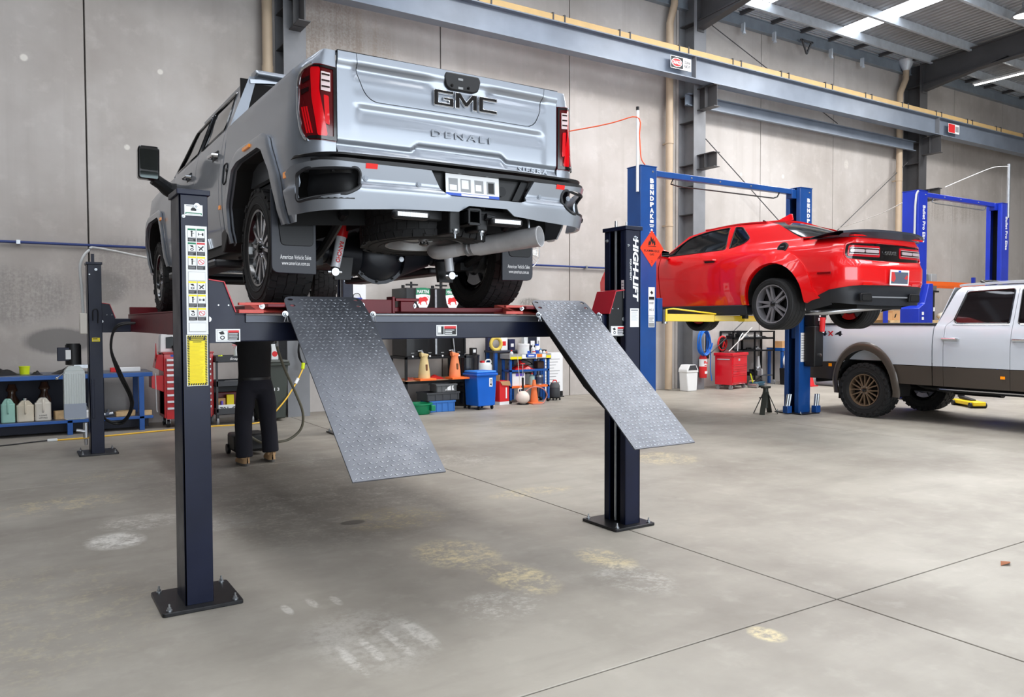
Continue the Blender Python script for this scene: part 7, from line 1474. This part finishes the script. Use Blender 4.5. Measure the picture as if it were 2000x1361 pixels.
can('spray_can', 'tall clear bottle on the trolley top', X0+.68, Y0+.20, zt_, .042, .27, CLR, CLR, cat='bottle'); can('spray_can', 'white spray can with a blue cap on the trolley top', X0+.78, Y0+.21, zt_, .045, .28, WHITE, BLUP, BLUP, neck=.8); can('spray_can', 'small bottle with a light blue cap on the trolley front edge', X0+.77, Y0+.06, zt_, .03, .19, WHITE, M('light blue cap', (60, 160, 220), .4), M('light blue cap'))
can('spray_can', 'white bottle with a black cap on the trolley front edge', X0+.86, Y0+.07, zt_, .03, .17, WHITE, BLACK); can('spray_can', 'flesh coloured bottle at the right end of the trolley top', X0+.935, Y0+.10, zt_, .028, .15, M('peach plastic', (226, 160, 130), .5), None)
single('glove_heap', 'crumpled red and white rag on the trolley top', 'cloth', (X0+.25, Y0+.12, zt_), MB().grid(lambda u, v: ((u-.5)*.30, (v-.5)*.2, .002+.10*sin(PI*u)*sin(PI*v)*(.6+.4*sin(9*u+4*v))), 14, 10), M('pinkish rag', (226, 176, 172), .8), ang=60, solid=.004)
b = MB(); b.tube([(.12*cos(a), 0, .12*sin(a)+.13) for a in np.linspace(0, 2*PI, 25)[:-1]], .035, 10, closed=True); single('yellow_ring', 'yellow ring of hose leaning on the table behind the trolley', 'hose', (8.20, 13.45, 1.0305), b, M('pale yellow hose', (224, 196, 90), .5))
for i, (x, w_, h, mt_, lb) in enumerate(((8.08, .12, .26, M('navy carton', (28, 34, 70), .5), 'navy carton on the table at the left of the yellow hose ring'), (8.42, .16, .3, WHITE, 'white carton with a red mark on the table behind the trolley'), (8.60, .14, .22, M('navy carton'), 'navy carton on the table beside the white one'), (8.95, .10, .30, CLR, 'tall pale bottle on the table behind the trolley'), (9.10, .2, .3, M('ink carton', (24, 28, 44), .5), 'wide dark carton on the table behind the spray cans'), (9.26, .08, .30, WHITE, 'narrow white carton at the right end of the table'))):
    t = item('carton', lb, 'box', (x, 13.52+.02*(i % 2), 1.0301), 0, [('box', MB().box(-w_/2, w_/2, -.05, .05, 0, h), mt_, .004), ('print', MB().box(-w_/4, w_/4, -.0515, -.05, h*.3, h*.6), REDP if i == 1 else (WHITE if mt_ is not WHITE else GREYP))])
cloth('red_hose_heap', 'heap of glossy red hose on the middle trolley shelf', (X0+.36, Y0+.15, .6605), .46, .26, .19, M('red hose', (196, 26, 30), .35, 0, .3), 9); single('black_hose', 'black hose loop around the red heap on the trolley', 'hose', (X0+.34, Y0+.14, .70), MB().tube([(.28*cos(a), .11*sin(a), .05+.10*max(0, sin(a))) for a in np.linspace(0, 2*PI, 25)[:-1]], .012, 6, closed=True), BLACK)
single('brown_bottle', 'brown tool roll at the right of the red hose heap', 'tool', (X0+.78, Y0+.15, .6605), MB().box(-.07, .09, -.08, .08, 0, .15), M('dark brown', (76, 54, 42), .6), .02)
item('white_container', 'white carton with a purple band on the bottom trolley shelf', 'box', (X0+.22, Y0+.14, .3405), 0, [('box', MB().box(-.14, .16, -.1, .1, 0, .25), WHITE, .006), ('purple_band', MB().box(-.06, .13, -.1015, -.1, .19, .248), M('purple'))])
can('bottle', 'pale teal bottle with black writing on the bottom trolley shelf', X0+.60, Y0+.13, .3405, .06, .24, M('pale teal', (170, 204, 198), .4), REDP, cat='bottle'); item('paint_tin', 'dark blue labelled tin on the bottom trolley shelf', 'tin', (X0+.79, Y0+.14, .3405), 0, [('tin', MB().lathe([(.08, 0), (.08, .19), (.07, .195), (.001, .195)], 20), STEEL), ('label', MB().cyl((0, 0, .02), (0, 0, .15), .0812, n=20, cap=False), M('slate label', (60, 70, 96), .5))])
single('black_cable_heap', 'small coil of black cable above the pale teal bottle', 'cable', (X0+.55, Y0+.18, .57), MB().tube([(.08*cos(a), .05*sin(a), .01*sin(2*a)) for a in np.linspace(0, 2*PI, 17)[:-1]], .014, 6, closed=True), BLACK)
# --- ball sprayer, cone, hose, poster, vacuum
sp_ = thing('pump_sprayer', 'round white pump sprayer on the floor before the trolley', 'sprayer', (8.36, 12.72, 0))
MB().sphere((0, 0, .135), .135, 28, sz=.96).build('tank', M('off white sprayer', (230, 214, 202), .5), sp_, ang=60); MB().cyl((.0, 0, .255), (0, 0, .52), .022, n=14).build('pump_barrel', BLACK, sp_); MB().cyl((0, 0, .52), (0, 0, .78), .008, n=8).build('pump_rod', STEEL, sp_); MB().box(-.05, .05, -.012, .012, .78, .80).build('pump_handle', REDP, sp_, bevel=.004)
MB().tube([(-.09, 0, .22), (-.10, 0, .30), (-.02, 0, .31)], .014, 8, smooth=4).build('handle', M('off white sprayer'), sp_); MB().cyl((-.05, 0, .26), (-.12, .0, .95), .006, n=6).build('lance', M('cream lance', (224, 216, 200), .5), sp_)
MB().lathe([(.10, 0), (.12, 0), (.12, .02), (.10, .02)], 24, closed=True).build('foot_ring', BLACK, sp_)
b = MB(); b.lathe([(.085, .025), (.03, .46), (.026, .465), (.001, .465)], 24); item('traffic_cone', 'faded orange traffic cone in front of the blue trolley', 'cone', (8.64, 12.74, 0), 0, [('cone', b, M('faded orange', (226, 116, 62), .6, var=.08)), ('base', MB().prism(roundpoly([(-.14, -.14), (.14, -.14), (.14, .14), (-.14, .14)], .04), 0, .03), M('faded orange'), .006)])
single('spray_hose', 'pinkish hose loop on the floor around the traffic cone', 'hose', (8.36, 12.72, 0), MB().tube([(.05, 0, .24), (.2, -.04, .33), (.42, -.05, .30), (.56, -.02, .17), (.52, .0, .05), (.34, -.17, .012), (.1, -.2, .012)], .011, 8, smooth=6), M('pinkish hose', (196, 130, 122), .45))
po = thing('banner', 'white standing banner with printed lines against the wall by the trolley', 'banner', (9.36, 13.62, 0)); MB().box(0, .62, 0, .03, .02, .95).build('board', WHITE, po, bevel=.003)
for k in range(9): MB().box(.06+.01*(k % 3), .54-.05*(k % 4), -.0012, 0, .80-.062*k, .812-.062*k).build('text_line', GREYP, po)
MB().box(.34, .54, -.0012, 0, .20, .22).build('text_line', INK, po); MB().box(0, .62, -.001, 0, .02, .12).build('black_band', INK, po); lettering('GROUP', .24, .05, frame((.42, -.002, .07), (1, 0, 0), (0, 0, 1)), YELP, po, .001, .02, .2)
MB().box(.02, .6, -.08, .06, 0, .02).build('foot', BLACK, po)
vc = item('shop_vacuum', 'small grey shop vacuum on castors at the end of the trolley', 'vacuum', (9.38, 13.08, 0), 0, [('drum', MB().lathe([(.13, .06), (.15, .1), (.15, .28), (.14, .30)], 24), GRYD), ('head', MB().lathe([(.15, .30), (.15, .34), (.11, .42), (.001, .43)], 24), M('mid grey plastic')), ('handle', MB().tube([(-.07, 0, .41), (-.05, 0, .47), (.05, 0, .47), (.07, 0, .41)], .014, 8, smooth=4), REDP), ('castor_base', MB().lathe([(.16, .05), (.17, .07), (.13, .08)], 24), BLACK)])
vc.scale = (.72, .72, .85)
for a in (.6, 2.2, 3.8, 5.4): MB().sphere((.15*cos(a), .15*sin(a), .028), .028, 12).build('castor', BLACK, vc)
# --- wall fan
fn_ = thing('wall_fan', 'round wire wall fan behind the tail of the silver pickup', 'fan', (8.82, 13.30, 3.02))
for k in range(4): MB().tube([(.34*(k+1)/4*cos(a), -.02*(4-k)/4, .34*(k+1)/4*sin(a)) for a in np.linspace(0, 2*PI, 33)[:-1]], .004 if k < 3 else .008, 6, closed=True).build('guard_ring', STEEL, fn_)
b = MB()
for k in range(30): a = 2*PI*k/30; b.cyl((.06*cos(a), -.05, .06*sin(a)), (.34*cos(a), 0, .34*sin(a)), .0028, n=5)
b.build('guard_wires', STEEL, fn_, kind='stuff'); MB().cyl((0, -.06, 0), (0, .12, 0), .06, n=20).cyl((0, .10, 0), (0, .39, -.02), .03, n=12).build('motor', BLACK, fn_)
for k in range(3):
    a = 2*PI*k/3; MB().prism([(.05, -.03), (.30, -.10), (.31, .06), (.05, .03)], -.006, .006, frame((0, .03, 0), (cos(a), 0, sin(a)), (-sin(a), .4, cos(a)))).build('blade', M('pale fan blade', (206, 204, 200), .45), fn_)
# ================================================ right hand side
sb = thing('swing_bin', 'white swing top bin standing beside the grey column', 'bin', (13.14, 13.05, 0))
MB().prism([(-.145, 0), (.145, 0), (.175, .44), (-.175, .44)], -.13, .13, frame((0, 0, 0), (1, 0, 0), (0, 0, 1), (0, 1, 0))).build('bin_body', M('white plastic', (232, 234, 234), .4), sb, bevel=.02)
MB().prism(roundpoly([(-.185, .43), (.185, .43), (.18, .50), (.10, .61), (-.10, .61), (-.18, .50)], .02), -.14, .14, frame((0, 0, 0), (1, 0, 0), (0, 0, 1), (0, 1, 0))).build('bin_hood', M('white plastic'), sb, bevel=.012); MB().prism([(-.14, .49), (.14, .49), (.085, .60), (-.085, .60)], -.146, -.14, frame((0, 0, 0), (1, 0, 0), (0, 0, 1), (0, 1, 0))).build('swing_flap', GRYD, sb)
ex_ = thing('fire_extinguisher', 'red fire extinguisher with a white label on the grey column', 'fire extinguisher', (13.66, 13.10, .28))
MB().lathe([(.08, 0), (.09, .02), (.09, .46), (.06, .53), (.03, .55)], 28).build('cylinder', REDP, ex_, ang=50); MB().cyl((0, 0, .27), (0, 0, .44), .0912, n=28, cap=False).build('label', WHITE, ex_); MB().cyl((0, 0, .55), (0, 0, .60), .03, n=12).bar((-.02, -.02, .60), (.09, -.04, .63), .02, .012).bar((-.02, -.02, .58), (.08, -.04, .585), .02, .012).build('valve', BLACK, ex_); MB().box(-.03, .05, -.093, -.088, .1, .16).build('small_label', WHITE, ex_); MB().box(-.05, .0, -.0925, -.09, .34, .40).box(.015, .05, -.0925, -.088, .33, .38).box(-.04, .03, -.0925, -.09, .29, .305).build('label_print', REDP, ex_, kind='stuff')
MB().tube([(.03, 0, .57), (.10, 0, .5), (.10, 0, .25)], .012, 8, smooth=4).build('hose', BLACK, ex_)
b = MB(); b.tube([(.17*cos(a)*(1+.15*sin(1.7*a)), -.02-.004*a, .28*sin(a)*(1+.05*cos(2.3*a))) for a in np.linspace(0, 12*PI, 150)], .014, 6); single('hose_coil', 'coil of blue air hose hanging on the grey column above the extinguisher', 'hose', (13.62, 13.12, 1.10), b, M('blue air hose', (28, 110, 206), .4))
single('black_strap', 'black strap hanging beside the blue hose coil', 'strap', (13.9, 13.2, .72), MB().box(-.05, .05, -.02, .02, 0, .62), BLACK, .01); single('hose_tail', 'loose end of blue hose hanging beside the extinguisher', 'hose', (13.88, 13.12, .1), MB().tube([(0, 0, 1.0), (.06, 0, .7), (.05, 0, .4), (.08, -.02, .1)], .012, 6, smooth=5), M('blue air hose'))
# red tool cabinet
rc = thing('tool_cabinet', 'low red tool cabinet on castors below the red coupe', 'tool cabinet', (14.18, 12.68, 0), .27)
MB().box(0, .78, 0, .44, .11, .80).build('cabinet', M('signal red steel', (214, 16, 36), .3, 0, .5), rc, bevel=.008); MB().box(-.025, .805, -.025, .465, .79, .86).build('cabinet_lid', M('signal red steel'), rc, bevel=.01)
for z0, z1 in ((.58, .78), (.47, .565), (.36, .455), (.15, .345)):
    d = MB().box(.03, .75, -.012, 0, z0, z1).build('drawer', M('signal red steel'), rc, bevel=.004); MB().box(.04, .74, -.022, -.011, z1-.022, z1-.006).build('drawer_pull', M('signal red steel'), d, bevel=.003)
MB().box(.30, .38, -.014, -.012, .67, .72).build('badge', M('silver trim'), rc); MB().box(-.012, -.0, .06, .38, .70, .72).build('side_handle', M('silver trim'), rc)
for x in (.06, .72):
    for y in (.06, .38): c_ = MB().cyl((x-.018, y, .05), (x+.018, y, .05), .05, n=18).build('castor', M('grey caster'), rc); MB().box(x-.025, x+.025, y-.02, y+.02, .05, .11).build('castor_fork', STEEL, c_)
cloth('tool_heap', 'dark red rag and cables heaped on the red cabinet', (14.34, 12.93, .8605), .36, .26, .09, M('maroon rag', (92, 40, 42), .8), 12, .3); single('black_tray', 'flat black tray on the red cabinet', 'tray', (14.66, 13.03, .8605), MB().box(-.16, .16, -.12, .12, 0, .035), BLACK, .008, rz=.3)
single('long_pole', 'long pale pole leaning up from the red cabinet towards the coupe', 'pole', (14.28, 12.9, .87), MB().cyl((0, 0, 0), (.95, .1, .58), .013, n=8).cyl((.5, .05, .29), (.68, .075, .41), .022, n=8), M('pale pole', (196, 194, 190), .4))
single('flexible_tube', 'short pale flexible tube standing behind the red cabinet', 'tube', (14.72, 12.98, .897), MB().tube([(-.02, 0, 0), (0, 0, .2), (.08, 0, .34), (.16, 0, .42)], .012, 8, smooth=5), CLR)
rl = thing('cable_reel', 'red and black hand cable reel on the black rack', 'reel', (14.80, 13.55, 1.06)); MB().tube([(.15*cos(a), 0, .17*sin(a)) for a in np.linspace(0, 2*PI, 25)[:-1]], .022, 8, closed=True).build('hoop', REDP, rl); MB().cyl((0, -.04, 0), (0, .04, 0), .09, n=20).build('drum', BLACK, rl); MB().bar((0, -.05, .05), (.07, -.05, -.10), .03, .02).bar((0, -.05, .05), (-.04, -.05, -.10), .03, .02).build('crank', REDP, rl)
rk = thing('black_rack', 'black tubular rack cart with tools behind the red cabinet', 'rack', (14.85, 13.25, 0))
for x in (0, .78, 1.50):
    for y in (0, .40): MB().box(x, x+.035, y, y+.035, .12, 1.36).build('upright', SATIN, rk)
for z in (1.33, 1.17, .86):
    b = MB(); b.box(0, 1.535, .0, .03, z, z+.03).box(0, 1.535, .405, .435, z, z+.03); b.build('rail', SATIN, rk, kind='stuff')
for z in (1.15, .85, .22): MB().box(0, 1.53, .03, .405, z, z+.02).build('shelf', GRYD, rk)
for x in (.04, 1.5):
    for y in (.02, .42): MB().cyl((x-.02, y, .06), (x+.02, y, .06), .06, n=18).build('castor', M('grey caster'), rk)
for i, (x, y, z, w_, h, mt_, lb) in enumerate(((.12, .2, 1.17, .16, .14, SATIN, 'dark vice jaw at the left end of the rack top'), (.42, .2, 1.17, .12, .20, SATIN, 'upright black clamp on the rack top'), (.62, .2, 1.17, .2, .10, STEEL, 'small bright tool block on the rack top'), (1.05, .2, 1.17, .28, .08, ALU, 'flat alloy tool case on the rack top'), (1.32, .2, 1.17, .16, .06, SATIN, 'low black tool case at the right end of the rack top'), (.75, .18, .87, .24, .07, SATIN, 'black ratchet box on the middle rack shelf'), (1.02, .18, .87, .2, .10, ALU, 'bright coupling on the middle rack shelf'), (.85, .15, .24, .26, .16, SATIN, 'dark gearbox part on the bottom rack shelf'), (1.0, .1, .24, .14, .22, ALU, 'round alloy housing on the bottom rack shelf'))):
    b = MB(); b.box(-w_/2, w_/2, -.07, .07, 0, h*.6).cyl((-w_*.2, 0, h*.5), (-w_*.2, 0, h), .03, n=12).cyl((w_*.2, -.05, h*.7), (w_*.2, .05, h*.7), h*.3, n=12); single('tool_part', lb, 'tool', (14.85+x, 13.25+y, z+.0005), b, mt_, .006)
b = MB(); b.prism([(-.13, 0), (.13, 0), (.10, .16), (.04, .16), (.0, .30), (-.02, .48), (-.08, .48), (-.08, .2)], -.05, .05, frame((0, 0, 0), (1, 0, 0), (0, 0, 1), (0, 1, 0))); single('press_frame', 'pale alloy casting on the bottom shelf of the black rack', 'casting', (15.95, 13.4, .2405), b, M('pale casting', (196, 196, 196), .4, .4), .008)
single('wood_block', 'timber block on the floor in front of the black rack', 'wood', (15.42, 13.1, 0), MB().box(-.1, .1, -.07, .07, 0, .14), WOOD, .005); tj = item('trolley_jack', 'small teal trolley jack on the floor beside the red cabinet', 'jack', (15.25, 12.85, 0), .2, [('frame', MB().box(-.22, .22, -.1, .1, .04, .14), M('teal steel', (36, 74, 92), .4), .02), ('arm', MB().bar((-.1, 0, .13), (.18, 0, .22), .07, .04), BLACK, .005), ('handle', MB().cyl((-.2, 0, .12), (-.32, 0, .34), .015, n=8), NEON)])
for x in (-.2, .2): MB().cyl((x, -.12, .055), (x, .12, .055), .055, n=16).build('wheel', STEEL, tj)
bl = thing('wall_bench', 'blue bench against the wall behind the far post of the blue lift', 'workbench', (16.55, 13.15, 0)); MB().box(0, 1.6, 0, .5, .84, .92).build('bench_frame', BB, bl, bevel=.005); MB().box(0, 1.6, 0.0, .5, .92, .93).build('bench_top', WOOD, bl)
for x in (.02, 1.52): MB().box(x, x+.06, .02, .08, 0, .84).build('leg', BB, bl); MB().box(x, x+.06, .42, .48, 0, .84).build('leg', BB, bl)
single('carton', 'open cardboard box on the blue bench behind the lift post', 'box', (16.85, 13.36, .9305), MB().box(-.2, .2, -.12, .12, 0, .16), CARD, .004)
bn2 = item('black_bin', 'black bin filled with a white bag by the far lift post', 'bin', (16.62, 13.00, 0), 0, [('bin', MB().prism([(-.2, 0), (.2, 0), (.23, .42), (-.23, .42)], -.14, .12, frame((0, 0, 0), (1, 0, 0), (0, 0, 1), (0, 1, 0))), BLACK, .015), ('bag', MB().grid(lambda u, v: (.2*sin(PI*v)*cos(u*2*PI)*(1+.12*sin(5*u*PI)), .1*sin(PI*v)*sin(u*2*PI), .60-.22*cos(PI*v)), 18, 12), WHITE, 0, {'ang': 60}), ('red_tie', MB().box(-.1, .12, -.155, -.13, .40, .46), REDP, .005)])
# jack stand by the far post
js = thing('axle_stand', 'dark green axle stand on the floor beside the far blue post', 'axle stand', (11.02, 9.10, 0))
for a in (.5, 2.1, 3.7, 5.3): MB().bar((.24*cos(a), .18*sin(a), .0), (.03*cos(a), .03*sin(a), .38), .09, .014).build('leg', M('dark olive steel', (52, 54, 48), .5), js)
MB().cyl((0, 0, .1), (0, 0, .44), .045, n=14).build('sleeve', M('dark olive steel'), js); MB().box(-.08, .08, -.05, .05, .44, .48).build('saddle', M('dark olive steel'), js, bevel=.01); MB().bar((-.04, 0, .30), (-.16, 0, .28), .02, .015).build('lock_lever', BLACK, js)
# --- pallet racking far behind the white pickup
pk_ = thing('pallet_rack', 'tall pallet rack with orange beams and blue uprights at the far wall', 'rack', (19.6, 12.20, 0))
for x in (-.1, 5.8):
    for y in (0, .78): MB().box(x, x+.09, y, y+.09, 0, 2.95).build('upright', BLU2, pk_)
for z in (1.48, 2.58): 
    for y in (0, .81): MB().box(.09, 5.8, y, y+.06, z, z+.12).build('beam', M('rack orange', (226, 96, 24), .45) if z > 2 else WOOD, pk_)
for z in (1.60,): MB().box(.05, 5.85, .0, .87, z, z+.02).build('deck', WOOD, pk_)
for i, (x, w_, h, rz, lb) in enumerate(((.25, .55, .20, .05, 'flat cardboard box at the left end of the pallet rack shelf'), (.72, .5, .26, .0, 'cardboard box with printed signs on the pallet rack shelf'), (1.28, .34, .2, -.1, 'small cardboard box beside the printed one on the rack'))):
    t = item('carton', lb, 'box', (19.6+x, 12.52, 1.6205), rz, [('box', MB().box(-w_/2, w_/2, -.16, .16, 0, h), CARD, .004), ('tape', MB().box(-w_/2-.001, w_/2+.001, -.03, .03, h-.004, h+.001), M('brown tape', (160, 120, 78), .4))])
    if i == 1: MB().box(.10, .18, -.1615, -.16, .02, .25).build('purple_tape', M('purple'), t); MB().prism([(-.2, .06), (-.12, .08), (-.08, .18), (-.14, .16)], -.1615, -.16, frame((0, 0, 0), (1, 0, 0), (0, 0, 1), (0, 1, 0))).build('print', INK, t)
cloth('dark_parts_heap', 'heap of dark parts behind the cardboard boxes on the rack', (20.6, 12.8, 1.6205), 1.2, .3, .35, M('dark oily parts', (40, 40, 38), .6), 15)
mc = item('compressor', 'tall black machine with a grey clear top on the pallet rack', 'machine', (21.72, 12.52, 1.6205), 0, [('cabinet', MB().box(-.28, .28, -.22, .3, 0, .78), BLACK, .02), ('deck', MB().box(-.42, .42, -.26, .34, .78, .83), SATIN, .01), ('drum', MB().cyl((-.08, 0, .83), (-.08, 0, 1.28), .19, n=28), M('grey drum', (128, 132, 134), .4, .4)), ('lid', MB().cyl((-.08, 0, 1.28), (-.08, 0, 1.42), .15, n=24), CLR), ('guard', MB().box(.12, .40, -.2, .2, .83, 1.30), M('smoky guard', (150, 154, 156), .2, spec=.5), .01), ('label', MB().box(.2, .27, -.222, -.22, .25, .36), WHITE)])
single('white_sack', 'crumpled white sack on the rack beside the black machine', 'bag', (22.9, 12.5, 1.6205), MB().grid(lambda u, v: (.32*sin(PI*v)*cos(u*2*PI)*(1+.1*sin(9*u)), .2*sin(PI*v)*sin(u*2*PI), .12-.12*cos(PI*v)), 18, 10), M('cream sack', (226, 220, 204), .8), ang=60)
# --- floor things near the white pickup
for i, (x, y, lb) in enumerate(((17.0, 12.15, 'grey cardboard roll on the floor, nearest the red cone'), (17.35, 12.25, 'grey roll in the middle of three under the white pickup tail'), (17.7, 12.3, 'grey roll farthest from the red cone under the white pickup tail'))):
    b = MB(); b.lathe([(.075, -.3), (.11, -.3), (.11, .3), (.075, .3)], 20, frame((0, 0, .111), (1, 0, 0), (0, 0, 1), (0, 1, 0)) if 0 else T(0, 0, .111) @ RX(PI/2), closed=True); single('tube_roll', lb, 'roll', (x, y, 0), b, M('grey tube', (140, 144, 152), .5), rz=.3*i)
item('red_cone', 'small red cone on the floor beside the grey rolls', 'cone', (16.6, 12.35, 0), 0, [('cone', MB().lathe([(.10, .02), (.02, .36), (.001, .365)], 20), REDP), ('base', MB().box(-.13, .13, -.13, .13, 0, .02), REDP)])
yj = item('floor_jack', 'low yellow trolley jack on the floor beyond the white pickup', 'jack', (15.05, 7.75, 0), 1.0, [('frame', MB().box(-.35, .35, -.12, .12, .04, .12), YEL, .02), ('arm', MB().bar((-.15, 0, .12), (.25, 0, .16), .1, .05), BLACK, .008), ('saddle', MB().cyl((.25, 0, .16), (.25, 0, .20), .06, n=16), BLACK)])
for x in (-.28, .28): MB().cyl((x, -.15, .05), (x, .15, .05), .05, n=16).build('wheel', BLACK, yj)
